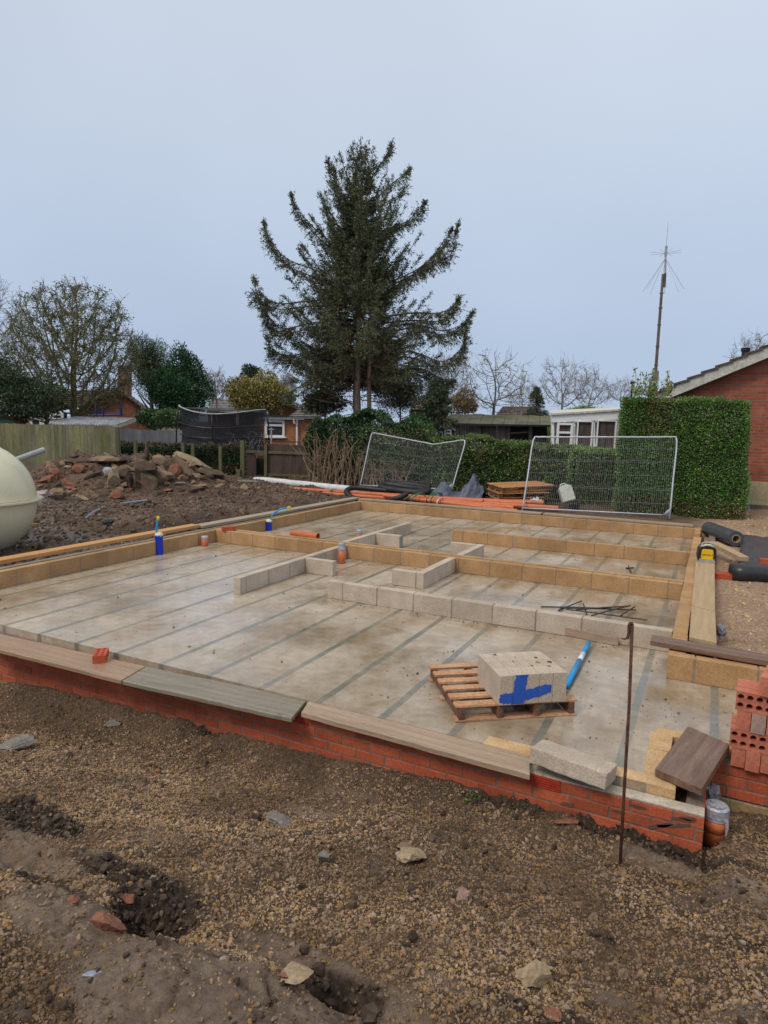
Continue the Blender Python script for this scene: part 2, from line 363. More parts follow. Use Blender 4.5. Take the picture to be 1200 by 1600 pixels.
x, y = scatter(760000, -6.2, 3.4, .6, 4.5, lambda x, y: infront(x, y)&in_view(x, y)&(RNG.random(len(x)) > .90*mask(SMOOTH, x, y))&(RNG.random(len(x)) > .8*mask(DARK, x, y))&(RNG.random(len(x)) < .55+1.4*np.abs(fbm(x*2, y*2, 3, 8)+.12)+.3*(x > -.8))&(RNG.random(len(x)) < np.clip(1.2-.22*y, .35, 1)))
sz = RNG.lognormal(math.log(.0046), .45, len(x)).clip(.0024, .018)
gm = MB(); stones(gm, np.stack([x, y, ground_h(x, y)+sz*.15], 1), sz)
M_GRAVEL = mat('gravel stones', (.13, .080, .044), (.385, .25, .14), 1.6, 60, .85, bump=0, isl=.36, hue=.006, spec=.12)
gv = gm.build('gravel', M_GRAVEL, origin=(0, 2, 0)); tag(gv, 'loose brown pea gravel covering the earth in front of the brick wall', 'gravel', kind='stuff'); print('gravel', len(x))
# clods on the spoil heap, sandy side and left yard
x, y = scatter(17000, -16, -8, 4.6, 19.5, lambda x, y: in_view(x, y))
sz = RNG.lognormal(math.log(.022), .5, len(x)).clip(.01, .10)
cm = MB(); stones(cm, np.stack([x, y, ground_h(x, y)+sz*.2], 1), sz)
x, y = scatter(5000, .3, 4, 6.3, 17, in_view); sz = RNG.lognormal(math.log(.012), .5, len(x)).clip(.006, .05)
stones(cm, np.stack([x, y, ground_h(x, y)+sz*.1], 1), sz, 1)
tag(cm.build('earth_clods', [mat('earth clods', (.065, .038, .024), (.19, .118, .07), 1.2, 30, .8, bump=0, isl=.5, hue=.015), mat('sandy clods', (.36, .22, .12), (.55, .38, .23), 2, 30, .9, bump=0, isl=.4, hue=.02)], origin=(-10, 9, 0)),
    'loose clods of brown earth over the yard beside the walls', 'earth', kind='stuff')
x, y = scatter(150000, -5, 2.2, .6, 4.5, lambda x, y: infront(x, y)&in_view(x, y)&(RNG.random(len(x)) < .55*mask(DARK, x, y)**2+.05*mask(SMOOTH, x, y)*(fbm(x*3, y*3, 2, 15) > .05)+.03*(fbm(x*2.5, y*2.5, 3, 25) > .12)))
sz = RNG.lognormal(math.log(.009), .55, len(x)).clip(.004, .032); cm = MB(); stones(cm, np.stack([x, y, ground_h(x, y)+sz*.2], 1), sz); print('mud clods', len(x))
tag(cm.build('mud_clods', mat('dark mud clods', (.035, .023, .016), (.10, .066, .045), 6, 40, .55, bump=.3, isl=.4, spec=.3), origin=(0, 2, 0)), 'dark wet crumbs of mud in hollows and along the brick wall', 'mud', kind='stuff')

# ================================================================== BUILDING PLATFORM
XL, XR, YF, YB = -7.45, -.21, 3.96, 13.62
def slab_mat():
    m = bpy.data.materials.new('slab concrete'); m.use_nodes = True; nt = m.node_tree; b = nt.nodes['Principled BSDF']
    t = nt.nodes.new('ShaderNodeTexCoord').outputs['Object']
    s_ = nt.nodes.new('ShaderNodeSeparateXYZ'); nt.links.new(t, s_.inputs[0])
    wob = noise_(nt, t, 5, 3); 
    def math_(op, a, b_=None):
        n = nt.nodes.new('ShaderNodeMath'); n.operation = op
        for i, v in enumerate((a, b_)):
            if v is None: continue
            if isinstance(v, (int, float)): n.inputs[i].default_value = v
            else: nt.links.new(v, n.inputs[i])
        return n.outputs[0]
    x = math_('ADD', s_.outputs['X'], math_('MULTIPLY', math_('SUBTRACT', wob, .5), .02))
    ph = math_('ABSOLUTE', math_('SUBTRACT', math_('FRACT', math_('DIVIDE', math_('ADD', x, 1.93+.26+52), .52)), .5))
    beam = ramp_(nt, ph, [(.050, (1, 1, 1)), (.060, (0, 0, 0))])
    beamn = mixc(nt, 1.0, beam, ramp_(nt, noise_(nt, t, 1.3, 4), [(.36, (.6,)*3), (.6, (1,)*3)]), 'MULTIPLY')
    yj = math_('ABSOLUTE', math_('SUBTRACT', math_('FRACT', math_('DIVIDE', s_.outputs['Y'], .225)), .5))
    joint = mixc(nt, 1.0, ramp_(nt, yj, [(.0, (1, 1, 1)), (.035, (0, 0, 0))]), ramp_(nt, noise_(nt, t, .9, 2), [(.5, (0,)*3), (.62, (.5,)*3)]), 'MULTIPLY')
    n1 = noise_(nt, t, 1.1, 6, .62); n2 = noise_(nt, t, 9, 6, .7); n3 = noise_(nt, t, 70, 4, .75); n4 = noise_(nt, t, 2.3, 5, .6, (1, .55, 1))
    c = ramp_(nt, n1, [(.33, (.27, .205, .14)), (.45, (.40, .325, .24)), (.66, (.53, .455, .37))])
    gx = nt.nodes.new('ShaderNodeMapRange'); gx.inputs[1].default_value = -5; gx.inputs[2].default_value = -.5; gx.inputs[3].default_value = -.02; gx.inputs[4].default_value = .075; nt.links.new(s_.outputs['X'], gx.inputs[0]); n4 = math_('ADD', n4, gx.outputs[0])
    tan = ramp_(nt, n4, [(.53, (0, 0, 0)), (.63, (.6, .6, .6)), (.72, (1, 1, 1))])
    c = mixc(nt, tan, c, (.29, .215, .13))
    c = mixc(nt, beamn, c, (.20, .20, .165))
    c = mixc(nt, joint, c, (.2, .18, .15))
    c = mixc(nt, 1.0, c, ramp_(nt, n2, [(.3, (.75,)*3), (.7, (1.15,)*3)]), 'MULTIPLY')
    c = mixc(nt, 1.0, c, ramp_(nt, n3, [(.3, (.8,)*3), (.7, (1.1,)*3)]), 'MULTIPLY')
    dirt = ramp_(nt, noise_(nt, t, 13, 6, .75), [(.69, (0, 0, 0)), (.75, (1, 1, 1))])
    c = mixc(nt, dirt, c, (.09, .07, .055))
    nt.links.new(c, b.inputs['Base Color'])
    wet = ramp_(nt, noise_(nt, t, 1.25, 4, .55), [(.36, (.5,)*3), (.47, (.28,)*3), (.56, (.10,)*3)])
    nt.links.new(wet, b.inputs['Roughness']); b.inputs['Specular IOR Level'].default_value = .6
    bp = nt.nodes.new('ShaderNodeBump'); bp.inputs['Strength'].default_value = .3; bp.inputs['Distance'].default_value = .004
    hh = mixc(nt, .5, n2, n3); nt.links.new(hh, bp.inputs['Height']); nt.links.new(bp.outputs[0], b.inputs['Normal'])
    return m
s = MB(); s.bb(XL-.02, XR+.01, YF-.08, YB+.02, -.2, 0); s.bb(XR+.0101, 3.2, 4.70, 5.72, -.2, 0)
s.build('floor', slab_mat(), origin=(0, 0, 0), kind='structure')

M_ORANGE = mat('ochre concrete block', (.35, .205, .092), (.46, .285, .14), 3.5, 70, .9, bump=.5, isl=.13, spots=.20, spot=9, spotc=(.28, .15, .06), fineamt=.3)
M_GREYB = mat('grey aggregate block', (.42, .345, .27), (.55, .465, .375), 4, 85, .92, bump=.8, bdist=.006, isl=.09, spots=.16, spot=30, spotc=(.2, .17, .14), fineamt=.35)
M_MORTAR = mat('mortar', (.20, .185, .165), (.30, .28, .25), 8, 70, .9, bump=.5)
M_BRICK = mat('red facing brick', (.36, .072, .030), (.47, .115, .052), 4, 60, .8, bump=.35, isl=.2, spots=.24, spot=7, spotc=(.19, .065, .04))
M_BRICKM = mat('brick mortar', (.17, .12, .095), (.25, .19, .155), 8, 70, .9, bump=.5)
M_BUFF = mat('footing block', (.26, .17, .08), (.33, .23, .12), 5, 50, .95, bump=.6, isl=.1)
def wallrun(name, p0, p1, z0, z1, th, mats, label, L=.44, hgt=None, j=.010, start=0, group=None, bev=.004, topm=None, cat='wall', side=1, jit=.0030, parent=None, build=True):
    """masonry run from p0 to p1; face line = p0-p1, thickness th to the left (side=1) or right (-1) of travel"""
    p0 = np.array([*p0, 0.]); p1 = np.array([*p1, 0.]); d = p1-p0; T = np.linalg.norm(d); d /= T; n = np.array([-d[1], d[0], 0])*side
    M = np.stack([d, n*side*1.0, [0, 0, 1]], 1) if side == 1 else np.stack([d, np.array([-d[1], d[0], 0]), [0, 0, 1]], 1)
    rows = 1 if hgt is None else int(round((z1-z0)/(hgt+j))); hh = (z1-z0)/rows
    a = MB(); mm = MB()
    for r_ in range(rows):
        o = start-(L+j)/2*(r_ % 2); x = o if o <= 0 else o-(L+j)
        while x < T:
            u0, u1 = max(x, 0), min(x+L, T)
            if u1-u0 > .03:
                zt = z1 if (hgt is None) else z0+(r_+1)*hh-j
                q = RNG.uniform(-jit, jit)
                a.box(p0+d*(u0+u1)/2+n*(th/2+q)+np.array([0, 0, (z0+r_*hh+zt)/2]), (u1-u0, th, zt-(z0+r_*hh)-(.0 if hgt else RNG.uniform(0, .003))), M, 0, .0012)
            x += L+j
    a.box(p0+d*(T/2)+n*(th/2)+np.array([0, 0, (z0+z1)/2-.004]), (T-.004, th-.008, z1-z0-.008), M, 1)
    if not build: return a
    o = a.build(name, mats, parent=parent, bevel=bev)
    if parent is None: tag(o, label, cat, group)
    return o
OG = [M_ORANGE, M_MORTAR]; GG = [M_GREYB, M_MORTAR]; BR = [M_BRICK, M_BRICKM]
BH = .205
# perimeter, inner leaf
wallrun('block_wall', (XL, YF+.1), (XL, YB), 0, BH, .1, OG, 'long ochre block wall along the left edge of the floor', start=-.02)
wallrun('block_wall', (XL-.1, YB), (XR+.12, YB), 0, BH, .1, OG, 'ochre block wall across the far end of the floor, in front of the orange pipes', start=-.05)
wallrun('block_wall', (XR, 12.55), (XR, 5.802), 0, BH, .125, OG, 'ochre block wall down the right edge of the floor, beside the plank', start=-.1)
wallrun('block_wall', (XR, YB-.004), (XR, 12.98), 0, BH, .1, OG, 'short ochre block stub at the far right corner of the floor', start=-.1)
wallrun('block_wall', (XR, 5.70), (3.2, 5.70), 0, BH, .1, OG, 'raised ochre block wall at the right, behind the stacked red bricks', start=-.24)
# internal
y0 = 8.50
wallrun('block_wall', (XL+.003, y0), (XR-.003, y0), 0, BH, .1, OG, 'nearer of the two ochre block walls crossing the floor, with the blue tube at its left end', start=-.12)
wallrun('block_wall', (XL+.003, y0+.15), (XR-.003, y0+.15), 0, BH+.002, .09, OG, 'back leaf of the ochre cross wall, behind the dark cavity', start=-.3)
p = Z(707, 845); wallrun('block_wall', (-4.06, 10.83), (XR-.003, 10.83), 0, BH, .1, OG, 'farther ochre block wall that crosses only the right half of the floor', start=-.24)
# grey partitions
wallrun('block_wall', (-3.93, 6.40), (XR-.003, 6.40), 0, BH, .1, GG, 'long grey block partition on the floor behind the pallet', start=-.24)
wallrun('block_wall', (-4.88, 5.98), (-4.88, y0-.003), 0, BH, .1, GG, 'grey block partition running up to the ochre wall beside the capped orange pipe', start=-.33)
wallrun('block_wall', (-4.877, 7.36), (-4.44, 7.36), 0, BH-.004, .1, GG, 'single grey block return beside the capped orange pipe')
wallrun('block_wall', (-3.56, 7.36), (-3.225, 7.36), 0, BH-.003, .1, GG, 'grey block forming the short end of the small corner partition at mid floor')
wallrun('block_wall', (-3.12, 7.36), (-3.12, y0-.003), 0, BH, .1, GG, 'grey block partition joining the small corner to the ochre cross wall', start=-.1)
p = Z(640, 823, BH); wallrun('block_wall', (-5.02, y0+.245), (-5.02, 11.2), 0, BH, .1, GG, 'grey block partition beyond the cross wall near the orange offcut', start=-.1)
wallrun('block_wall', (-5.017, 9.72), (-4.55, 9.72), 0, BH-.004, .1, GG, 'single grey block return on the far partition beyond the cross wall')
pa, pb = Z(703.7, 847, BH), Z(752, 852, BH)
wallrun('block_wall', (pa[0], pa[1]), (pb[0]-.1, pa[1]), 0, BH-.003, .1, GG, 'grey block return just left of the farther ochre wall')
wallrun('block_wall', (pb[0]+.02, y0+.245), (pb[0]+.02, pa[1]+.1), 0, BH, .1, GG, 'short grey block wall between the cross wall and the farther ochre wall')

# outer brick leaves
YW, XW, ZT = 3.775, .11, -.06
fw_ = thing('brick_wall', 'low red brick wall along the front of the site with vents and planks on top', 'wall', (-3, YW, -.6))
wallrun('brickwork', (-9.0, YW), (XW, YW), -.06-9*.075, ZT+.0, .1, BR, '', .215, .065, .01, start=-.04, parent=fw_, bev=.003, jit=.0015)
M_VENT = mat('red terracotta vent', (.42, .04, .02), (.50, .055, .03), 5, 60, .6, bump=.2)
for px_, py_ in ((172, 1063), (463, 1138), (848, 1226)):
    c = YP(px_, py_, YW); v = MB(); zz = -.1025 if px_ != 172 else -.1025
    for k in range(5): v.bb(c[0]-.105, c[0]+.105, YW-.006, YW+.02, zz-.030+k*.015-.0035, zz-.030+k*.015+.0035)
    for k in range(12): v.bb(c[0]-.105+k*.0187, c[0]-.105+k*.0187+.004, YW-.003, YW+.02, zz-.033, zz+.033)
    v.build('air_brick', M_VENT, fw_)
fb = MB(); fb.bb(-9.0, -3.6, YW-.012, YW+.1, -1.0, -.51); fb.build('footing', M_BUFF, fw_)
tm = MB(); tm.bb(-1.1, XW-.002, YW+.003, YW+.097, ZT-.006, ZT+.0035, jit=.001); tm.build('mortar_bed', mat('wet mortar bed', (.44, .38, .31), (.58, .51, .43), 7, 60, .7, bump=.6, spots=.22, spot=22, spotc=(.10, .075, .055)), fw_)
sm = MB()
for (cx, cz, l, a) in ((.0, -.105, .07, .1), (-.04, -.155, .11, .35), (-.10, -.175, .09, .5), (-.23, -.10, .06, 0), (.03, -.09, .05, .2), (-.33, -.16, .05, .1), (-.62, -.2, .05, .2)):
    q = [(l*math.cos(t)*RNG.uniform(.7, 1), .012*math.sin(t)*RNG.uniform(.6, 1.4)) for t in np.linspace(0, 2*PI, 11)[:-1]]
    sm.prism(q, 0, .003, M=rotm(PI/2, 0, 0)@rotm(0, 0, a), c=(cx, YW-.0005, cz))
sm.build('mud_smear', mat('mud smear', (.10, .06, .045), (.17, .10, .07), 8, 60, .6), fw_)
wallrun('brick_wall', (XW-.1, YW+.103), (XW-.1, 4.50), -.06-6*.075, ZT, .1, BR, 'short red brick return from the near corner back to the second wall', .215, .065, .01, side=-1, bev=.003, cat='wall', start=-.1)
w2 = thing('brick_wall', 'red brick wall under the stacked red bricks at the right edge', 'wall', (1.5, 4.5, -.6))
wallrun('brickwork', (XW+.005, 4.50), (3.2, 4.50), -.06-3*.075, ZT, .1, BR, '', .215, .065, .01, start=-.1, parent=w2, bev=.003)
wallrun('footing', (XW+.005, 4.49), (3.2, 4.49), -.9, -.287, .115, [M_BUFF, M_MORTAR], '', .44, .2, .01, start=-.3, parent=w2, bev=.004)
# inner leaf at the front (mostly under planks) and the U round the cavity
M_TAN = mat('pale ochre block face', (.44, .27, .125), (.58, .41, .23), 6, 80, .9, bump=.7, isl=.12, spots=.25, spot=16, spotc=(.33, .28, .22))
TG = [M_TAN, M_MORTAR]
wallrun('block_wall', (XL, YW+.105), (-1.2, YW+.105), -.4, -.042, .1, TG, 'ochre inner block leaf under the three planks along the front', start=-.1)
pier = thing('block_pier', 'ochre blocks set round an open cavity at the near right corner of the floor', 'block pier', (0, 4.2, -.3))
wallrun('block_course', (-1.19, YW+.103), (-.045, YW+.103), -.4, .003, .118, TG, '', start=-.1, parent=pier)
wallrun('block_course', (-.235, YW+.225), (-.235, 4.60), -.4, .004, .14, TG, '', start=-.1, parent=pier, side=-1)
wallrun('block_course', (-.235, 4.603), (3.2, 4.603), -.4, .001, .098, TG, '', start=-.14, parent=pier)
# outer leaves left/back/right
wallrun('brick_wall', (-7.70, 13.8), (-7.70, 4.0), -.5, .19, .1, [M_BUFF, M_MORTAR], 'outer leaf of the left wall under the weathered boards', .215, .065, .01, side=-1)
wallrun('brick_wall', (-7.7, 13.87), (-.1, 13.87), -.2, .19, .1, [M_BUFF, M_MORTAR], 'outer leaf of the far wall under a weathered board', .215, .065, .01)
wallrun('brick_wall', (.035, 5.96), (.035, 13.8), -.45, .19, .1, BR, 'outer red brick leaf of the right wall under the pale plank', .215, .065, .01, side=-1)
wallrun('brick_wall', (.15, 5.96), (3.2, 5.96), -.45, .19, .1, BR, 'outer red brick leaf behind the raised ochre wall at the right', .215, .065, .01)

# crumbs of mortar and dirt on the floor
x = np.concatenate([RNG.uniform(-7.4, -.25, 900), RNG.uniform(-3.9, -.3, 300), RNG.uniform(-2.2, .8, 350), RNG.uniform(-7.4, -.3, 300)]); y = np.concatenate([RNG.uniform(4.0, 13.5, 900), 6.4-np.abs(RNG.normal(size=300))*.10, RNG.uniform(4.1, 5.6, 350), 8.5-np.abs(RNG.normal(size=300))*.10])
k = (y > 4.72)|(x < -.3); k &= ~((y > 5.69)&(x > -.22)); x, y = x[k], y[k]; sz = RNG.lognormal(math.log(.0045), .6, len(x)).clip(.002, .016); cm = MB(); stones(cm, np.stack([x, y, sz*.2], 1), sz, flat=.4)
tag(cm.build('mortar_crumbs', mat('mortar crumbs', (.10, .075, .055), (.34, .29, .23), 1.5, 40, .9, bump=0, isl=.4), origin=(0, 6, 0)), 'tiny crumbs of mortar and mud scattered over the wet floor', 'crumbs', kind='stuff')

# ================================================================== PLANKS
M_PLANK = mat('weathered plank', (.31, .22, .15), (.48, .365, .26), 2.5, 40, .62, rough2=.38, bump=.5, stretch=(.5, 9, 9), spots=.22, spot=3, spotc=(.16, .13, .115))
M_PLANKG = mat('green grey wet plank', (.19, .165, .125), (.33, .29, .22), 2.5, 40, .42, rough2=.15, bump=.5, stretch=(.5, 9, 9), spots=.32, spot=2, spotc=(.15, .14, .14))
M_PLANKR = mat('warm wet plank', (.30, .19, .115), (.42, .29, .19), 2.5, 40, .5, rough2=.25, bump=.4, stretch=(.5, 9, 9), spots=.3, spot=2, spotc=(.24, .22, .18))
M_PLANKD = mat('dark wet timber', (.12, .065, .04), (.27, .17, .12), 2.5, 30, .5, rough2=.25, bump=.5, stretch=(.6, 8, 8), spots=.2, spot=2, spotc=(.25, .14, .08))
M_PLANKY = mat('pale plank', (.38, .27, .15), (.50, .37, .22), 2.5, 40, .75, bump=.4, stretch=(.5, 9, 9), spots=.18, spot=2, spotc=(.24, .22, .18))
M_NEWW = mat('new orange timber', (.50, .25, .08), (.62, .34, .13), 3, 40, .6, bump=.3, stretch=(.6, 9, 9))
M_GREYW = mat('grey weathered board', (.30, .245, .175), (.44, .37, .275), 3, 40, .8, bump=.4, stretch=(.5, 9, 9), spots=.2, spot=2, spotc=(.15, .12, .1))
def plank(name, quad, zt, th, m, label, cat='plank', group=None, bev=.004, ragged=.004):
    """quad = 4 corners (x,y): near-left, near-right, far-right, far-left; built with wandering edges in the wood's own frame"""
    q = np.array([[a[0], a[1]] for a in quad], float); o = q.mean(0)
    ax = (q[1]+q[2]-q[0]-q[3]); ay = (q[3]+q[2]-q[0]-q[1]); ax = ay if np.linalg.norm(ay) > np.linalg.norm(ax) else ax; ang = math.atan2(ax[1], ax[0]); n = 14; poly = []
    for i, (a, b) in enumerate(((q[0], q[1]), (q[2], q[3]))):
        for t in np.linspace(0, 1, n): poly.append(a+(b-a)*t+RNG.uniform(-ragged, ragged, 2)*(0 < t < 1))
    poly = np.array(poly)-o; c, s_ = math.cos(-ang), math.sin(-ang); poly = poly@np.array([[c, s_], [-s_, c]])
    b = MB(); b.prism(poly, -th, 0); ob = b.build(name, m, origin=(0, 0, 0), bevel=bev)
    ob.location = (o[0], o[1], zt); ob.rotation_euler.z = ang; tag(ob, label, cat, group); return ob
zt = -.012
c1 = Z(190, 1063, zt); c2 = Z(228, 1041, zt); a1 = Z(0, 1015, zt); a2 = Z(0, 990, zt)
e = lambda p_, q_, t: p_+(q_-p_)*t
plank('plank', [e(c1, a1, 1.25), c1-[.006, 0, 0], c2-[.006, 0, 0], e(c2, a2, 1.25)], zt, .036, M_PLANKR, 'warm brown wet plank on the front wall, carrying the single red brick', group='planks on the front wall')
d1 = Z(457, 1122, zt); d2 = Z(482, 1092, zt)
plank('plank', [c1+[.006, 0, 0], d1-[.008, 0, 0], d2-[.008, 0, 0], c2+[.006, 0, 0]], zt-.001, .036, M_PLANKG, 'grey green wet plank in the middle of the front wall, darker at its right end', group='planks on the front wall')
e1 = Z(474, 1114, zt); f1 = Z(828, 1212, zt); f2 = Z(828, 1178, zt); 
plank('plank', [e1-[.012, .01, 0], f1, f2, d2+[.012, .012, 0]], zt+.008, .040, M_PLANK, 'pale weathered split plank ending against the loose grey block', group='planks on the front wall')
plank('plank', [Z(1077, 995, .232), Z(1120, 1004, .232), Z(1117.5, 955, .232), Z(1080.5, 947, .232)], .232, .036, M_PLANKY, 'nearest pale plank on the right wall, beside the dark crossing plank', bev=.003)
plank('plank', [Z(1080.6, 946, .233), Z(1117.5, 954, .233), Z(1116.5, 873, .233), Z(1087.5, 873, .233)], .233, .036, M_PLANKY, 'pale plank on the right wall under the yellow and black tool case', bev=.003)
a, b = Z(1021, 998, .275), Z(1022, 988, .275)
k = plank('plank', [(-.36, 5.83), (2.4, 5.62), (2.4, 5.80), (-.36, 6.01)], .262, .045, M_PLANKD, 'dark brown plank laid across the right wall, above the raised ochre wall')
plank('plank', [Z(1091, 869, .234), Z(1117, 869, .234), Z(1116.5, 852, .234), Z(1096, 848, .234)], .234, .036, M_PLANKY, 'far end of the pale planking on the right wall, behind the tool case', bev=.003)
plank('timber_offcut', [(-.165, 3.97), (.085, 3.86), (.235, 4.53), (-.015, 4.68)], .058, .048, M_PLANKD, 'short dark wet timber offcut bridging the cavity at the near right corner', 'timber', bev=.003)
plank('plank', [(-7.99, 3.9), (-7.80, 3.9), (-7.80, 8.5), (-7.99, 8.5)], .262, .05, M_NEWW, 'orange timber on the left wall, nearest the cream tank', bev=.003)
plank('plank', [(-7.98, 8.52), (-7.76, 8.52), (-7.70, 14.05), (-7.92, 14.05)], .243, .045, M_GREYW, 'grey weathered board along the far part of the left wall', bev=.003)
plank('plank', [(-7.65, 13.85), (-3.2, 13.83), (-3.2, 14.05), (-7.65, 14.06)], .235, .04, M_PLANK, 'weathered board on the far wall in front of the orange pipes')
plank('plank', [(-3.15, 13.84), (-.25, 13.84), (-.25, 14.06), (-3.15, 14.06)], .233, .04, M_PLANK, 'weathered board on the far wall below the upright mesh fence panel')
# ================================================================== THINGS ON THE FLOOR AND WALLS
def rock(mb, c, size, seed, M=None, m=0, cuts=5, sub=2):
    """angular lump: a noisy ball with flat broken faces"""
    V, F = ico(sub); rg = np.random.default_rng(seed)
    V = V*(1+.12*rg.normal(size=(len(V), 1)))
    for _ in range(cuts):
        n = rg.normal(size=3); n /= np.linalg.norm(n); d = V@n; k = rg.uniform(.35, .7); V = V-np.maximum(d-k, 0)[:, None]*n
    V = V+rg.normal(size=V.shape)*.02
    V = V*np.asarray(size)/2
    if M is not None: V = V@np.asarray(M).T
    return mb.add(V+np.asarray(c), F, m)
# --- pallet
A, B, C_ = Z(712, 1130), Z(903, 1118), Z(680, 1060)
ux = (B-A)[:2]; LX = np.linalg.norm(ux); ux = ux/LX; uy = np.array([-ux[1], ux[0]]); LX = .90; LY = .80
PM = np.array([[ux[0], uy[0], 0], [ux[1], uy[1], 0], [0, 0, 1]])
def pp(u, v, z): return A+PM@np.array([u, v, z])
M_PAL = mat('pallet timber', (.34, .17, .085), (.54, .32, .19), 3, 40, .8, bump=.5, isl=.2, spots=.22, spot=8, spotc=(.14, .075, .045))
M_PALD = mat('pallet bearer timber', (.07, .035, .022), (.22, .115, .065), 5, 40, .8, bump=.5, isl=.2)
pal = thing('pallet', 'small reddish wooden pallet on the wet floor with grey blocks on it', 'pallet', tuple(A))
for k in range(6):
    b = MB(); b.box(pp(LX/2, .045+k*(LY-.09)/5, .112), (LX, .075, .018), PM, 0, .003); b.build('deck_board', M_PAL, pal, bevel=.002)
for u in (.045, LX*.36, LX*.66, LX-.045):
    b = MB(); b.box(pp(u, LY/2, .0605), (.045, LY, .082), PM, 0, .002); b.build('bearer', M_PALD, pal, bevel=.002)
for v in (.04, LY/2, LY-.04):
    b = MB(); b.box(pp(LX/2, v, .0098), (LX, .075, .017), PM, 0, .002); b.build('bottom_board', M_PAL, pal, bevel=.002)
# --- five blocks standing on it, blue spray mark across their ends
M_PAINT = mat('blue spray paint', (.015, .08, .42), (.03, .12, .55), 20, 120, .7, bump=.5, fineamt=.35)
MARK = [((.108, .205), (.195, .0)), ((.0, .09), (.115, .012)), ((.19, .088), (.375, .035))]
bz = .1225; fr = Z(779, 1103, bz); d0 = np.array([fr[0], fr[1]]); dv = (Z(880, 1096, bz)-fr)[:2]; dv /= np.linalg.norm(dv); dn = np.array([-dv[1], dv[0]])
BM = np.array([[dv[0], dn[0], 0], [dv[1], dn[1], 0], [0, 0, 1]])
names5 = ['leftmost grey block on the pallet, with the start of the blue mark', 'second grey block from the left, with the upright blue stroke', 'middle one of the five grey blocks on the pallet',
          'fourth grey block from the left, with the end of the blue stroke', 'rightmost unpainted grey block on the pallet']
def paint_poly():
    """stroke outline as points inside: test function"""
    def inside(u, v):
        n = .012*fbm(u*60, v*60, 3, 3)
        a = (abs(u-.15-(v-.1)*.12+n) < .046)&(v < .215)&(v > .004)
        b = (u > .004+n)&(u < .12)&(v > .012+n)&(v < .085+n)&~((u < .03)&(abs(v-.05) > .03))
        c = (u > .15)&(u < .385+n)&(abs(v-(.062+(u-.19)*.22)-n) < .036-.00*u)&~((u > .36)&(abs(v-.10) > .028))
        return a|b|c
    return inside
PIN = paint_poly()
for k in range(5):
    root = thing('concrete_block', names5[k], 'block', (fr[0]+dv[0]*(.05+k*.1), fr[1]+dv[1]*(.05+k*.1), bz), 'grey blocks on the pallet')
    b = MB(); off = RNG.uniform(-.004, .004)
    b.box(np.array([fr[0], fr[1], bz+.1075])+BM@np.array([.05+k*.1005, .22+off, 0]), (.0984, .44, .215), BM, 0, .0012); b.build('block_body', M_GREYB, root, bevel=.003)
    q = MB(); st = .0034
    us = np.arange(k*.101+.002, k*.101+.099, st); vs = np.arange(.003, .211, st); U, Vv = np.meshgrid(us, vs); ok = PIN(U+st/2, Vv+st/2)
    ok &= (RNG.random(U.shape) < .5+6*np.minimum(.14, np.abs(fbm(U*90, Vv*90, 2, 8))+.04))
    if ok.any():
        for u, v in zip(U[ok], Vv[ok]):
            c = np.array([fr[0], fr[1], bz])+BM@np.array([u+st/2, off-.0012, v+st/2]); q.box(c, (st*1.001, .0022, st*1.001), BM)
        q.build('paint_mark', M_PAINT, root)
for i, (u, v, s_) in enumerate(((.37, .20, .035), (.30, .15, .016), (.42, .12, .02), (.12, .40, .022), (.40, .30, .02), (.20, .25, .014), (.46, .2, .03), (.25, .33, .012))):
    b = MB(); rock(b, np.array([fr[0], fr[1], bz+.215+s_*.15])+BM@np.array([u, v, 0]), (s_*1.5, s_, s_*.6), i); 
    tag(b.build('mud_crumb', bpy.data.materials['ochre concrete block'] if i == 0 else bpy.data.materials['mud smear']), 'tan crumb lying on the pallet blocks' if i == 0 else 'small dark mud crumb on top of the pallet blocks', 'crumb', 'crumbs on the pallet blocks')
# --- blue and white tube
M_BLUE = mat('sky blue plastic', (.01, .27, .62), (.015, .31, .70), 5, 60, .35, bump=.05, fineamt=.1); M_WHITEP = mat('white label', (.65, .72, .75), (.8, .85, .86), 10, 60, .4, bump=0)
a, b2 = Z(885, 1072, .03), Z(920, 1004, .05); a = a*.0+np.array([a[0], a[1], .03]); L = np.linalg.norm(b2-a); t_ = thing('plastic_tube', 'bright blue tube with a white band lying on the wet floor behind the pallet', 'tube', tuple(a))
m = MB(); m.tube([a, a+(b2-a)*.54], .023, 14); m.tube([a+(b2-a)*.70, b2], .020, 14); m.build('tube_body', M_BLUE, t_, smooth=True)
m = MB(); m.tube([a+(b2-a)*.53, a+(b2-a)*.71], .022, 14); m.build('label_band', M_WHITEP, t_, smooth=True)
# --- thin board leaning at the foot of the grey partition
m = MB(); pa, pb = Z(884, 992), Z(966, 1008); m.beam(pa+[0, -.03, .045], pb+[0, -.03, .045], .015, .085, jit=.003); tag(m.build('board_offcut', M_PLANK, bevel=.002), 'muddy board offcut leaning at the foot of the long grey partition', 'board')
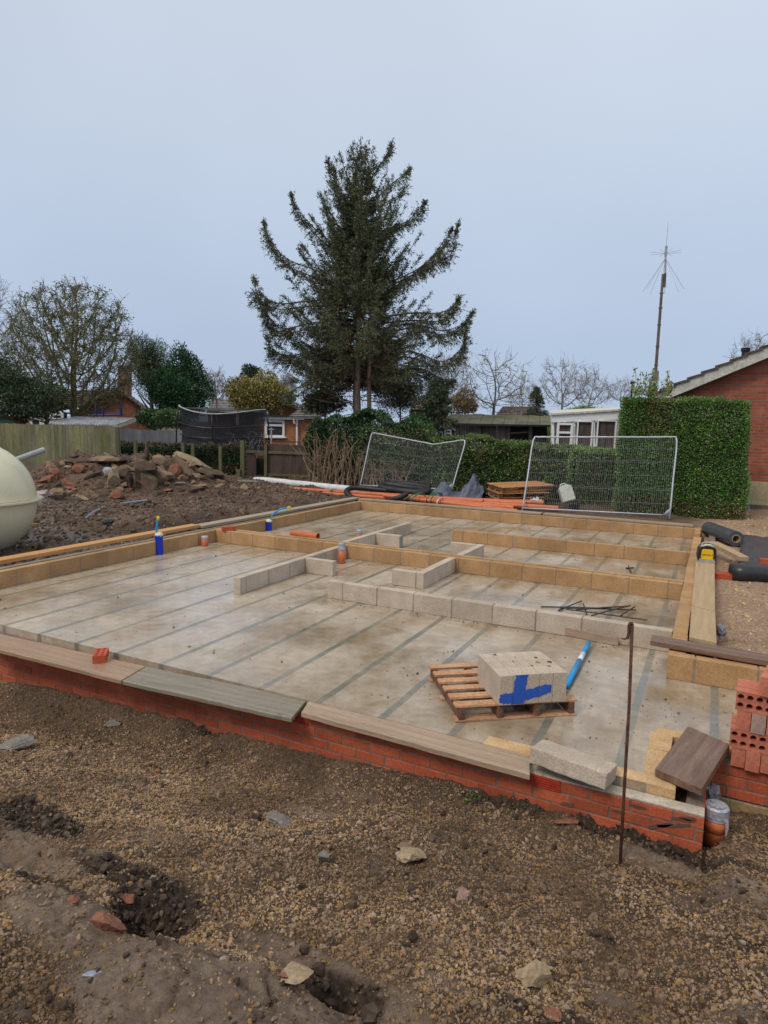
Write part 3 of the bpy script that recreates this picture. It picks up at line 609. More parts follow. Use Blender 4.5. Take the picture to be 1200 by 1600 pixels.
# --- thin steel rods
M_ROD = mat('dark steel rod', (.04, .035, .035), (.10, .07, .06), 10, 80, .6, metal=.4, bump=.2)
rods = [((845, 948), (955, 951), 'thin dark rod pointing furthest left in the pile beyond the grey partition'), ((873, 954), (909, 939), 'short dark rod tilted up at the left of the rod pile'), ((911, 943), (917, 960), 'shortest dark rod, pointing towards the viewer in the rod pile'),
        ((875, 950), (994, 953), 'dark rod lying straight across the middle of the rod pile'), ((885, 952), (1011, 969), 'dark rod reaching furthest right in the pile'), ((924, 962), (985, 946), 'dark rod slanting up to the right in the rod pile'),
        ((900, 953), (982, 947), 'dark rod ending in the rod pile just below the ochre wall'), ((970, 962), (992, 948), 'short dark rod at the right end of the rod pile')]
for k, (p0_, p1_, lb) in enumerate(rods):
    q0, q1 = Z(*p0_, .012+.006*k), Z(*p1_, .018+.006*k); m = MB(); m.tube([q0, (q0+q1)/2+[0, 0, .004], q1], .008, 6); tag(m.build('steel_rod', M_ROD), lb, 'rod', 'loose rods on the floor')
m = MB(); q0, q1 = Z(978, 888, .02), Z(990, 887, .02); m.tube([q0, q1], .012, 6); m.tube([Z(982, 884, .02), Z(986, 894, .02)], .01, 6); tag(m.build('bracket_scrap', M_ROD), 'small dark metal scrap on the strip of floor between the ochre cross walls', 'scrap')
# --- pin with a bent eye
M_RUST = mat('rusty steel bar', (.06, .025, .018), (.17, .075, .04), 12, 60, .75, bump=.5, metal=.2, spots=.2, spot=9, spotc=(.25, .13, .06))
base = G(970, 1345); top = D(988, 976, np.dot(base-CAM, FW)*.965); pin = thing('steel_pin', 'rusty steel road pin with a hooked eye standing in the mud before the brick wall', 'pin', tuple(base))
m = MB(); m.tube([base-[0, 0, .15], base+(top-base)*.33, base+(top-base)*.66+[.004, 0, 0], top], .0085, 8)
m.build('shaft', M_RUST, pin, smooth=True)
m = MB(); r_ = .020; cc = top+HR*(-.013)+np.array([0, 0, -.020]); P = [top-[0, 0, .002], top+HR*(-.004)+[0, 0, .009], top+HR*(-.013)+[0, 0, .010], top+HR*(-.018)+[0, 0, -.005], top+HR*(-.016)+[0, 0, -.05], top+HR*(-.020)+[0, 0, -.075], top+HR*(-.036)+[0, 0, -.082], top+HR*(-.055)+[0, 0, -.078]]
m.tube(P, [.0085]*6+[.005, .003], 8); m.build('hooked_eye', M_RUST, pin, smooth=True)
# --- loose grey block lying along the front wall
q1, q2, q3, q4 = Z(829, 1192, -.03), Z(955, 1243, -.06), Z(968, 1190, .05), Z(843, 1150, .05)
ang = math.atan2(q2[1]-q1[1], q2[0]-q1[0]); c = np.array([-.613, 3.815, .0]); M_ = rotm(R(-8), R(1.2), ang)
V, F = ico(0); b = bmesh.new(); bmesh.ops.create_cube(b, size=1); bmesh.ops.subdivide_edges(b, edges=b.edges, cuts=9, use_grid_fill=True)
V = np.array([v.co for v in b.verts]); Fq = np.array([[v.index for v in f.verts] for f in b.faces]); b.free()
def chipped(dim, seed, amt=.004):
    W = V*np.asarray(dim); e_ = (np.abs(V) > .49).sum(1); n = np.array([fbm(p_[0]*25+seed, p_[1]*25+p_[2]*31, 3, seed) for p_ in W])
    k = np.where(e_ >= 2, 1.0, .15)*(amt+np.abs(n)*amt*3.2); return W*(1-(k[:, None]/np.asarray(dim)))
m = MB(); m.add(chipped((.47, .215, .10), 5, .005)@M_.T+c+[0, 0, .045], Fq); tag(m.build('concrete_block', M_GREYB, origin=c), 'loose grey concrete block with broken edges lying on top of the front brick wall', 'block')
# --- bricks
M_PBRICK = mat('smooth pink red brick', (.46, .135, .08), (.58, .21, .13), 5, 50, .75, bump=.25, isl=.0, spots=.16, spot=7, spotc=(.30, .16, .12)); M_PBR2 = mat('grey stained brick', (.33, .22, .175), (.44, .31, .25), 5, 50, .75, bump=.25, spots=.3, spot=9, spotc=(.3, .12, .08))
M_RB = mat('crisp red brick', (.42, .07, .03), (.52, .10, .045), 5, 50, .7, bump=.2)
M_HOLE = mat('brick hole', (.02, .008, .006), (.03, .012, .008), 5, 50, 1, bump=0)
def brick(name, c, M, label, m=M_PBRICK, group=None, holes=True, cat='brick', dim=(.215, .1025, .065), nh=5, rh=.0155, sc=1.0):
    """perforated facing brick; local z is the bedding direction, holes run through it"""
    bx = bmesh.new(); nhx, nhy = nh, 2; X0, Y0, Z0 = dim[0]/2, dim[1]/2, dim[2]/2
    V = []; F = []
    def vv(p): V.append(p); return len(V)-1
    seg = 12
    mb = MB()
    if not holes: mb.box((0, 0, 0), dim)
    else:
        cw, ch = dim[0]/nhx, (dim[1]-.012)/nhy
        for sgn in (1, -1):
            for i in range(nhx):
                for j in range(nhy):
                    x0 = -X0+i*cw; x1 = x0+cw; y0 = -Y0 if j == 0 else -Y0+.006+j*ch; y1 = Y0 if j == nhy-1 else -Y0+.006+(j+1)*ch
                    cx, cy = (x0+x1)/2, -Y0+.006+(j+.5)*ch
                    t = np.arange(seg)*2*PI/seg+PI/seg; rad = []
                    for a_ in t:
                        dx, dy = math.cos(a_), math.sin(a_); k = min(((x1-cx) if dx > 0 else (x0-cx))/dx if abs(dx) > 1e-6 else 9, ((y1-cy) if dy > 0 else (y0-cy))/dy if abs(dy) > 1e-6 else 9); rad.append((cx+dx*k, cy+dy*k))
                    # put ring corner vertices exactly on cell corners
                    cs = [(x1, y1), (x0, y1), (x0, y0), (x1, y0)]
                    for q_ in cs:
                        a_ = math.atan2(q_[1]-cy, q_[0]-cx) % (2*PI); kk = int(np.argmin([abs((a_-tt+PI) % (2*PI)-PI) for tt in t])); rad[kk] = q_
                    inn = [(cx+rh*math.cos(a_), cy+rh*math.sin(a_)) for a_ in t]
                    W = [(x, y, sgn*Z0) for x, y in rad]+[(x, y, sgn*Z0) for x, y in inn]
                    fs = [(q_, (q_+1) % seg, seg+(q_+1) % seg, seg+q_) for q_ in range(seg)]
                    if sgn < 0: fs = [f[::-1] for f in fs]
                    mb.add(W, fs)
                    if sgn > 0:
                        W2 = [(x, y, Z0) for x, y in inn]+[(x, y, -Z0) for x, y in inn]
                        mb.add(W2, [(q_, (q_+1) % seg, seg+(q_+1) % seg, seg+q_) for q_ in range(seg)], 0)
        mb.add([(-X0, -Y0, -Z0), (X0, -Y0, -Z0), (X0, Y0, -Z0), (-X0, Y0, -Z0), (-X0, -Y0, Z0), (X0, -Y0, Z0), (X0, Y0, Z0), (-X0, Y0, Z0)], [(0, 1, 5, 4), (1, 2, 6, 5), (2, 3, 7, 6), (3, 0, 4, 7)])
    ob = mb.build(name, m, origin=(0, 0, 0)); ob.matrix_world = Matrix.Translation(Vector(c))@Matrix((np.asarray(M)*sc).tolist()).to_4x4()
    ob['label'] = label; ob['category'] = cat
    if group: ob['group'] = group
    return ob
ctr = Z(147, 1034, -.010); brick('brick', (ctr[0], ctr[1]+.07, .0225), rotm(0, 0, R(132)), 'red perforated brick standing alone on the left plank of the front wall', M_RB, dim=(.20, .1025, .066), nh=4, rh=.0135)
# stack at the right: courses of bricks on edge, flat side or ends showing
SB = Z(1164, 1190, -.03); sx, sy, sz_ = .232, 4.47, -.056
ordn = ['lowest course', 'second course up', 'third course up', 'fourth course up', 'top course']
gname = 'red bricks stacked at the right edge'
stack_rot = R(-3); SR = rotm(0, 0, stack_rot)
BS = 1.19
def sp_(u, v, z): return np.array([sx, sy, sz_])+SR@np.array([u, v, z])*BS
EDGE_X = rotm(PI/2, 0, 0)          # brick on its long edge, holes facing the viewer, length along x
END_Y = rotm(0, 0, PI/2)@rotm(PI/2, 0, 0)   # brick on edge, length away from viewer
zc = 0
pos = ['leftmost', 'second from left', 'third from left', 'fourth from left', 'fifth from left', 'sixth from left', 'seventh from left', 'eighth from left']
for k, kind_ in enumerate(('end', 'face', 'end', 'face')):
    zh = .1025
    if kind_ == 'end':
        for i in range(8):
            off = .012 if k == 0 else .02
            brick('brick', sp_(off+.0335+i*.0675+RNG.uniform(-.002, .002), .1075+RNG.uniform(-.006, .006)-(.012 if i in (1, 4) else 0), zc+zh/2), SR@END_Y, f'{"pale " if i in (1, 4) else ""}brick showing its end, {pos[i]} in the {ordn[k]} of the stack', M_PBR2 if (i == 1 and k == 2) or (i in (3, 6)) else M_PBRICK, gname, holes=(i == 0), sc=BS)
    else:
        for row in range(3):
            for i in range(3):
                off = -.004 if k == 1 else .008
                brick('brick', sp_(off+.1075+i*.218, .034+row*.068+RNG.uniform(-.002, .002), zc+zh/2), SR@EDGE_X, f'holed brick {pos[i]} in the {["front", "middle", "back"][row]} row of the {ordn[k]}', M_PBRICK, gname, sc=BS)
    zc += zh+.002
for i in range(5):
    brick('brick', sp_(.155+i*.088, .085+RNG.uniform(-.006, .006), zc+.052), SR@rotm(0, 0, R(-8 if i == 0 else -5))@END_Y, f'brick on edge on top of the stack, {pos[i]} of the loose ones', M_PBRICK if i != 1 else M_PBR2, gname, holes=False, sc=BS)
# --- taped drain pipes
M_TERRA = mat('orange drain pipe', (.46, .115, .045), (.62, .175, .07), 3, 40, .45, bump=.05, spots=.12, spot=6, spotc=(.35, .12, .06), fineamt=.15)
M_TAPE = mat('silver tape', (.33, .35, .42), (.55, .57, .64), 14, 60, .35, metal=.25, bump=.6, bdist=.006)
M_POLY = mat('grey polythene wrap', (.10, .10, .12), (.42, .42, .46), 14, 50, .35, bump=1, bdist=.02)
def stub(px, py, z0, r_, h, label, cap=.35):
    c = Z(px, py, z0) if z0 is not None else G(px, py); t_ = thing('drain_pipe', label, 'drain pipe', tuple(c)); m = MB(); m.tube([c-[0, 0, .05], c+[0, 0, h*(1-cap)+.01]], r_, 20); m.build('pipe_body', M_TERRA, t_, smooth=True)
    m = MB(); a_ = np.linspace(0, 2*PI, 20, endpoint=False); k = 7
    P = [c+[0, 0, h*(1-cap)+h*cap*q/(k-1)] for q in range(k)]; m.tube(P, [r_*1.05+RNG.uniform(-.002, .002) for _ in range(k-1)]+[r_*.93], 20); m.build('taped_cap', M_TAPE, t_); return c
stub(534, 880, 0, .055, .31, 'orange drain pipe with silver taped top standing in front of the cross wall')
stub(561, 846, 0, .055, .215, 'orange drain pipe with silver taped top just behind the cross wall', .3)
stub(320, 853, 0, .055, .165, 'short taped orange drain pipe in the left corner by the cross wall', .25)
c = YP(1120, 1256, 4.02)-[0, 0, .135]; t_ = thing('drain_pipe', 'fat orange drain pipe wrapped in grey tape beside the near right brick corner', 'drain pipe', tuple(c))
m = MB(); m.tube([c-[0, 0, .1], c+[0, 0, .10]], .058, 24); m.tube([c+[0, 0, -.02], c+[0, 0, .055]], .064, 24); m.build('pipe_body', M_TERRA, t_, smooth=True)
m = MB(); P = [c+[0, 0, .055+.075*q/8] for q in range(9)]; m.tube(P, [.068+RNG.uniform(-.0025, .003) for _ in range(8)]+[.060], 24)
m.tube([c+[.055, -.045, .07], c+[.06, -.048, .03], c+[.058, -.05, -.02]], [.012, .009, .004], 6)
for q in range(5): a_ = q*.6; m.beam(c+[.05*math.cos(a_), .05*math.sin(a_), .133], c+[-.05*math.cos(a_+.4), -.05*math.sin(a_+.4), .135], .018, .004)
m.build('taped_cap', M_TAPE, t_)
def crumple(mb, c, size, seed, sub=3, amp=.35, M=None, m=0):
    V, F = ico(sub); n = np.array([fbm(v[0]*3+seed, v[1]*3+v[2]*4.1, 3, seed, .65) for v in V]); V = V*(1+amp*np.abs(n)[:, None]*2-amp*.4)*np.asarray(size)/2
    if M is not None: V = V@np.asarray(M).T
    return mb.add(V+np.asarray(c), F, m)
m = MB(); crumple(m, YP(1112, 1240, 4.25)-[0, 0, .02], (.09, .12, .15), 3, 3, .5); tag(m.build('wrapped_pipe_end', M_POLY), 'pipe end bundled in grey polythene behind the fat taped pipe at the brick corner', 'wrapped pipe')
q_ = Z(1126, 992, .05); m = MB(); crumple(m, q_+[0, 0, .04], (.10, .14, .13), 9, 3, .45); tag(m.build('wrapped_pipe_end', M_POLY), 'pipe end wrapped in silvery polythene beside the pale plank on the right', 'wrapped pipe')
q_ = Z(1122, 899, .02); m = MB(); crumple(m, q_+[0, 0, .01], (.14, .12, .03), 4, 2, .4); tag(m.build('foil_scrap', M_TAPE), 'small silvery scrap on the sandy ground right of the plank', 'scrap')
# --- blue ducts with water pipes
M_DUCT = mat('cobalt duct', (.006, .025, .42), (.01, .04, .55), 6, 50, .4, bump=.05, fineamt=.1); M_FOAM = mat('cream foam', (.66, .62, .42), (.76, .72, .52), 12, 60, .9, bump=.8); M_YEL = mat('yellow cap', (.75, .52, .02), (.8, .6, .04), 5, 50, .5)
def duct(px, py, lean, h, pts, label):
    c = Z(px, py); t_ = thing('water_pipe_duct', label, 'duct', tuple(c)); ax = np.array(lean+(1,)); ax = ax/np.linalg.norm(ax)
    P = [c+ax*(h*q/24) for q in range(25)]; m = MB(); m.tube(P, [.057+.003*(q % 2) for q in range(25)], 18); m.build('duct_sleeve', M_DUCT, t_, smooth=True)
    m = MB(); crumple(m, c+ax*h+[.005, 0, .012], (.125, .12, .075), 5, 3, .3); m.build('foam_plug', M_FOAM, t_, smooth=True)
    tp = c+ax*h; Q = [tp+np.array(q) for q in pts]; m = MB(); m.tube(Q, .0155, 10); m.build('blue_pipe', M_BLUE, t_, smooth=True)
    m = MB(); d_ = (Q[-1]-Q[-2]); d_ /= np.linalg.norm(d_); m.tube([Q[-1]-d_*.01, Q[-1]+d_*.05], .021, 10); m.build('end_cap', M_YEL, t_, smooth=True)
def lift(a, b): return tuple(HR*a+np.array([0, 0, b]))
duct(249, 866, (0, 0), .29, [lift(-.03, -.02), lift(-.035, .10), lift(-.02, .20), lift(-.01, .245)], 'cobalt duct with a short upright blue water pipe at the left wall, nearer one')
duct(420, 829, (.02, .0), .17, [lift(.0, -.02), lift(.03, .06), lift(.10, .17), lift(.22, .25), lift(.36, .275)], 'cobalt duct with a blue water pipe bending right, beyond the cross wall')
# --- orange offcut
a, b2 = Z(457, 833, .055), Z(497, 838, .055); d_ = (b2-a)/np.linalg.norm(b2-a); m = MB(); m.tube([a-d_*.02, a+d_*.18, a+d_*.19, b2], [.055, .055, .0605, .0605], 20, hollow=.9); tag(m.build('pipe_offcut', M_TERRA, smooth=False), 'short offcut of orange drain pipe lying on the far floor', 'pipe offcut')
# half orange brick on left wall
m = MB(); c = Z(357, 826, .235); brick('brick', (c[0], c[1], .239), rotm(0, 0, R(60)), 'red brick resting on the left wall where the cross wall meets it', M_RB, holes=False)
# --- tool case
c = Z(1103, 873, .27); c[2] = .234; t_ = thing('tool_case', 'boxy yellow and black tool unit with grey top handle standing on the plank', 'tool case', tuple(c)); TMx = np.stack([HR, HF, [0, 0, 1]], 1)*1.0
TMx = rotm(0, 0, R(8))
M_BLK = mat('black plastic', (.012, .012, .013), (.025, .025, .027), 10, 60, .45, bump=.1); M_GRY = mat('grey plastic', (.30, .30, .30), (.42, .42, .41), 10, 60, .5, bump=.1); M_YEL2 = mat('tool yellow', (.72, .42, .01), (.80, .50, .015), 5, 60, .4, bump=.05, fineamt=.1)
def tp(u, v, z): return c+TMx@np.array([u, v, z])
oct_ = lambda w_, h_, k_: [(-w_+k_*.3, 0), (w_-k_*.3, 0), (w_, h_*.35), (w_*.92, h_-k_), (w_-k_, h_), (-w_+k_, h_), (-w_*.92, h_-k_), (-w_, h_*.35)]
EX = TMx@rotm(PI/2, 0, 0)
m = MB(); m.prism([(x, y) for x, y in oct_(.118, .235, .05)], -.09, .09, M=EX, c=tp(0, 0, .004)); m.build('housing', M_BLK, t_, bevel=.008)
m = MB(); m.prism([(x, y+.03) for x, y in oct_(.078, .145, .02)], .085, .104, M=EX, c=tp(0, 0, .01)); m.build('front_panel', M_YEL2, t_, bevel=.006)
m = MB(); m.prism([(x*.9, y) for x, y in oct_(.115, .05, .01)], -.02, .10, M=EX, c=tp(0, 0, -.001)); m.build('base', M_GRY, t_, bevel=.002); m = MB(); m.tube([tp(-.085, -.05, .20), tp(-.065, -.05, .262), tp(0, -.05, .275), tp(.065, -.05, .262), tp(.085, -.05, .20)], .014, 8); m.build('handle', M_GRY, t_, smooth=False, bevel=.002)
m = MB(); m.tube([tp(-.08, -.07, .215), tp(-.03, -.09, .245), tp(.03, -.09, .245), tp(.08, -.07, .215)], .016, 8); m.build('light_bar', mat('pale lens', (.55, .52, .42), (.65, .62, .5), 8, 50, .3), t_, smooth=True)
tx = bpy.data.curves.new('lettering', 'FONT'); tx.body = 'DEWALT'; tx.size = .036; tx.extrude = .001; tx.align_x = 'CENTER'; to = bpy.data.objects.new('lettering', tx); COL.objects.link(to)
dg = bpy.context.evaluated_depsgraph_get(); me = bpy.data.meshes.new_from_object(to.evaluated_get(dg)); bpy.data.objects.remove(to); lo = bpy.data.objects.new('lettering', me); COL.objects.link(lo); me.materials.append(M_BLK)
lo.parent = t_; lo.matrix_local = Matrix.Translation(Vector(TMx@np.array([0, -.1052, .095])))@Matrix(EX.tolist()).to_4x4()
# --- timber offcut and membranes beyond the plank
M_DPM = mat('dark polythene membrane', (.055, .06, .072), (.085, .092, .11), 3, 30, .42, rough2=.3, bump=.35, bdist=.01); M_DPMB = mat('black roll', (.018, .02, .024), (.035, .037, .042), 3, 30, .35, bump=.3, spots=.12, spot=5, spotc=(.12, .09, .06))
q = [Z(1113, 846, .25), Z(1158, 857, .2)]
m = MB(); m.beam(np.array([.10, 11.55, .265]), np.array([.50, 10.55, .235]), .13, .065, jit=.003); tag(m.build('timber_offcut', M_PLANKY, bevel=.003), 'pale timber offcut sticking out from the plank over the black roll', 'timber')
brick('brick', (.24, 9.95, .05), rotm(0, 0, R(10))@EDGE_X, 'red brick wedged between the plank and the black roll', M_RB, holes=False, dim=(.215, .13, .19))
brick('brick', (.78, 10.25, .285), rotm(0, 0, R(5)), 'red brick lying on the black roll near the right edge of the picture', M_RB, holes=False)
m = MB(); a = np.array([.33, 9.95, .135]); b2 = np.array([1.9, 10.35, .145]); m.tube([a+(b2-a)*q for q in np.linspace(0, 1, 12)], [.12+RNG.uniform(-.004, .004) for _ in range(12)], 26); tag(m.build('membrane_roll', M_DPMB, smooth=True), 'fat black membrane roll lying on the sand at the right edge', 'membrane roll')
n = 26; U = np.linspace(0, 1, n); V_ = np.linspace(0, 1, n); A_, B_ = np.meshgrid(U, V_); X0 = .42+A_*.95+B_*.15; Y0_ = 10.25+B_*3.2-.2*A_; Zs = ground_h(X0, Y0_, False)+.07+.05*np.abs(fbm(A_*4, B_*4, 3, 3))+.10*np.exp(-((B_)/.10)**2)
ii2 = (np.arange(n-1)[:, None]*n+np.arange(n-1)[None]).ravel(); m = MB(); m.add(np.stack([X0, Y0_, Zs], -1).reshape(-1, 3), np.stack([ii2, ii2+1, ii2+n+1, ii2+n], 1)); ob = m.build('membrane_sheet', M_DPM, smooth=True); md = ob.modifiers.new('thickness', 'SOLIDIFY'); md.thickness = .003; tag(ob, 'loose dark grey membrane sheet spread between the two rolls', 'membrane')
t_ = thing('membrane_roll', 'slate grey membrane roll with an open end pointing at the viewer, on the sheet', 'membrane roll', (.3, 12.8, .15)); a, b2 = D(1107, 826, 12.0), D(1150, 842, 10.9)
m = MB(); m.tube([a+(b2-a)*q for q in np.linspace(0, 1, 8)], .13, 26, hollow=.55); m.build('roll', M_DPM, t_, smooth=False)
for k in range(3): m = MB()
m = MB(); d_ = (b2-a)/np.linalg.norm(b2-a); m.tube([a+d_*.02, b2+d_*.01], .07, 18, hollow=.85); m.build('core', mat('cardboard core', (.35, .25, .13), (.45, .33, .2), 5, 50, .9), t_)
# --- shovel against the house plinth
M_STEELB = mat('grey steel', (.36, .33, .28), (.50, .47, .42), 6, 40, .5, metal=.3, bump=.2); M_BLUES = mat('pale blue shaft', (.16, .28, .42), (.24, .38, .52), 8, 40, .5); M_GREENS = mat('green handle', (.04, .16, .10), (.06, .22, .14), 8, 40, .5)
sd_ = 15.3; bt = D(1171, 822, sd_); tpp = D(1168, 762, sd_+.35); t_ = thing('shovel', 'shovel with pale blue shaft and green grip leaning on the cream plinth', 'shovel', tuple(bt)); ax = (tpp-bt)/np.linalg.norm(tpp-bt)
m = MB(); m.tube([bt+ax*.28, tpp], .019, 10); m.build('shaft', M_BLUES, t_, smooth=True)
n_ = np.cross(HR, ax); m = MB(); BMx = np.stack([HR, n_, ax], 1); m.prism([(-.145, 0), (.145, 0), (.14, .22), (.09, .27), (-.09, .27), (-.14, .22)], -.004, .004, M=np.stack([HR, ax, -n_], 1), c=bt); m.tube([bt+ax*.22, bt+ax*.40], [.035, .02], 8); m.build('blade', M_STEELB, t_)
m = MB(); m.tube([tpp-HR*.085+ax*.09, tpp+HR*.085+ax*.09], .017, 8); m.tube([tpp-HR*.08+ax*.09, tpp-ax*.03], .012, 8); m.tube([tpp+HR*.08+ax*.09, tpp-ax*.03], .012, 8); m.build('grip', M_GREENS, t_, smooth=True)
# --- scraps near the plinth
M_WHITE = mat('white sack', (.55, .57, .60), (.76, .77, .78), 5, 40, .6, bump=.6)
q = D(1131, 818, 14.2); m = MB(); m.prism([(-.22, 0), (-.02, .25), (.12, .22), (.02, .02), (-.08, -.02)], -.02, .02, M=np.stack([HR, [0, 0, 1], -HF], 1), c=q-[0, 0, .07]); tag(m.build('board_scrap', M_WHITE, bevel=.004), 'jagged white scrap sticking up behind the slate grey roll', 'scrap')
q = D(1154, 823, 14.1); m = MB(); m.prism([(-.15, .08), (.16, .10), (.12, -.04), (.02, -.08), (-.1, -.05)], -.05, .05, M=np.stack([HR, [0, 0, 1], -HF], 1), c=q); tag(m.build('board_scrap', M_WHITE, bevel=.004), 'wedge shaped white scrap left of the shovel blade', 'scrap')
q = D(1141, 817, 14.5); m = MB(); m.box(q, (.28, .22, .18), rotm(.2, .15, .5), jit=.015); tag(m.build('concrete_block', M_ORANGE, bevel=.01), 'ochre block fragment lying between the two white scraps', 'block')
# --- pipes behind the far wall
zb = .22
def yb(px, py, z): return Z(px, py, z)
pipes = [((455, 764), (822, 787), .31, .062, 'longest upper orange pipe, reaching furthest left toward the white roll', 0), ((505, 771), (803, 793), .27, .055, 'orange pipe just under the top one in the bundle', 0), ((585, 779), (755, 783), .26, .05, 'orange pipe in the bundle ending short at mid length', 0),
         ((600, 774), (808, 799), .24, .06, 'lowest front orange pipe with a dark open end', 0), ((640, 777), (850, 786), .28, .06, 'orange pipe at the back of the bundle behind the fence post', 0), ((650, 780), (873, 794), .235, .06, 'orange pipe reaching furthest right, under the mesh panel', 0)]
ya = [14.62, 14.42, 14.50, 14.30, 14.78, 14.45]
for k, (a_, b_, z_, r_, lb, _) in enumerate(pipes):
    P0 = YP(a_[0], a_[1], ya[k]+(.25 if k == 0 else .1)); P1 = YP(b_[0], b_[1], ya[k]); t_ = thing('drain_pipe', lb, 'drain pipe', tuple(P0), 'bundle of orange pipes behind the far wall')
    m = MB(); d_ = P1-P0; Lp = np.linalg.norm(d_); d_ /= Lp; m.tube([P0+d_*q for q in np.linspace(0, Lp, 6)]+[P1+d_*.001], r_*.88, 18, hollow=.9); m.build('pipe_body', M_TERRA, t_, smooth=False)
    if k in (0, 1, 4): m = MB(); m.tube([P0, P0+d_*.22, P0+d_*.24], [r_, r_, r_*.9], 18); m.build('socket', M_TERRA, t_, smooth=True)
M_STRAP = mat('green strap', (.02, .14, .07), (.04, .22, .11), 8, 40, .6)
for px_, lb, dx in ((652, 'left green strap tied round the orange pipes', .16), (682, 'right green strap tied round the orange pipes, beside the white band', .06)):
    c = YP(px_, 778, 14.45); m = MB(); aa = np.linspace(0, 2*PI, 18); P = [c+np.array([dx*math.sin(t)*.6, .34*math.cos(t), .125*math.sin(t)]) for t in aa]; m.tube(P, .018, 6); P = [c+np.array([dx*math.sin(t+.5)-.08, .34*math.cos(t), .12*math.sin(t)]) for t in aa]; m.tube(P, .014, 6); tag(m.build('strap', M_STRAP, smooth=True), lb, 'strap', 'straps round the pipes')
c = YP(684, 785, 14.2); m = MB(); aa = np.linspace(0, 2*PI, 18); m.tube([c+np.array([0, .2+.26*math.cos(t), .09*math.sin(t)]) for t in aa], .016, 6); tag(m.build('white_band', M_WHITE, smooth=True), 'white band round the orange pipes beside the right green strap', 'band')
# black corrugated coil
M_COIL = mat('black corrugated hose', (.012, .013, .016), (.03, .03, .035), 5, 60, .5, bump=.1)
def spline(P, n=12):
    P = np.array(P, float); o = []
    for i in range(len(P)-1):
        p0_, p1_, p2_, p3_ = P[max(i-1, 0)], P[i], P[i+1], P[min(i+2, len(P)-1)]
        for t in np.linspace(0, 1, n, endpoint=False): o.append(.5*((2*p1_)+(-p0_+p2_)*t+(2*p0_-5*p1_+4*p2_-p3_)*t*t+(-p0_+3*p1_-3*p2_+p3_)*t**3))
    return np.array(o+[P[-1]])
def hose(P, r_, n=30, name='hose', label='', cat='hose'):
    Q = spline(P, n); m = MB(); m.tube(Q, [r_*(1+.09*(i % 2)) for i in range(len(Q))], 12); tag(m.build(name, M_COIL, smooth=True), label, cat)
hose([YP(575, 782, 14.2), YP(552, 778, 14.3), YP(541, 768, 14.6), YP(556, 762, 15.0), YP(600, 766, 15.1), YP(640, 769, 15.0)], .062, 20, 'corrugated_hose', 'black corrugated hose looping round the left of the orange pipes')
hose([YP(612, 766, 15.3), YP(596, 761, 15.4), YP(606, 757, 15.6), YP(640, 762, 15.6), YP(668, 766, 15.4), YP(660, 770, 15.1), YP(634, 768, 15.0), YP(606, 764, 15.1)], .085, 20, 'corrugated_hose', 'fat black corrugated coil lying on top of the orange pipes')
hose([YP(610, 756, 15.9), YP(640, 757, 16.0), YP(672, 763, 15.9)], .08, 20, 'corrugated_hose', 'black corrugated hose behind the fat coil')
hose([YP(605, 782, 14.2), YP(622, 778, 14.15), YP(637, 771, 14.3)], .06, 20, 'corrugated_hose', 'short curved end of black hose lying over the orange pipes')
# white wrapped roll
a, b2 = D(398, 749, 20.4), D(560, 766, 17.4); P = [a+(b2-a)*t for t in np.linspace(0, 1, 14)]; m = MB(); m.tube(P, [.075]+[.098+RNG.uniform(-.006, .006) for _ in range(12)]+[.08], 18); tag(m.build('white_roll', M_WHITE, smooth=True), 'long white plastic wrapped roll lying before the brown fence', 'roll')
# blue grey tarp crumpled behind the pipes
M_TARP = mat('slate blue tarpaulin', (.055, .065, .10), (.13, .15, .21), 5, 30, .5, bump=.4)
n = 34; A_, B_ = np.meshgrid(np.linspace(-1, 1, n), np.linspace(0, 1, n)); c = YP(708, 776, 15.7)
hh = .50*np.exp(-((A_-.62)/.36)**2)+.30*np.exp(-((A_+.45)/.35)**2)+.05
Zs = hh*np.sin(B_*PI)*(1+.9*fbm(A_*3.5, B_*3, 3, 14))+.06*fbm(A_*9, B_*6, 3, 3)
m = MB(); ii2 = (np.arange(n-1)[:, None]*n+np.arange(n-1)[None]).ravel(); m.add(np.stack([c[0]+A_*.72+.06*fbm(B_*5, A_*5, 2, 5), c[1]+B_*.8-.2+.25*A_, c[2]-.05+Zs], -1).reshape(-1, 3), np.stack([ii2, ii2+1, ii2+n+1, ii2+n], 1)); tag(m.build('tarpaulin', M_TARP), 'crumpled slate blue tarpaulin beside the foot of the bent mesh panel', 'tarpaulin')
# pallets by the hedge
M_PAL2 = mat('orange brown pallet timber', (.42, .20, .075), (.56, .29, .12), 4, 40, .85, isl=.2, bump=.4)
lab3 = ['lowest pallet of the stack by the hedge', 'middle pallet of the stack by the hedge', 'topmost bright pallet of the stack by the hedge']
pc = D(805, 776, 15.9); pc[2] = ground_h(pc[0], pc[1], False)
for k in range(3):
    zz = pc[2]+k*.165; wd = (1.0, 1.1, 1.15)[k]; t_ = thing('pallet', lab3[k], 'pallet', (pc[0], pc[1], zz), 'pallets by the hedge'); Mx = rotm(0, R(-1.5*k), R(28+4*k)); q0 = np.array([pc[0]+.05*k, pc[1], zz])
    for j in range(7): m = MB(); m.box(q0+Mx@np.array([0, -.5+j*.166, .14]), (wd*1.12, .12, .02), Mx, jit=.004); m.build('deck_board', M_PAL2, t_)
    for j in (-.5, 0, .5): m = MB(); m.box(q0+Mx@np.array([j*wd, 0, .085]), (.09, 1.05, .085), Mx); m.build('bearer', M_PALD, t_)
    for j in (-.45, 0, .45): m = MB(); m.box(q0+Mx@np.array([0, j, .03]), (wd*1.1, .1, .02), Mx); m.build('bottom_board', M_PAL2, t_)
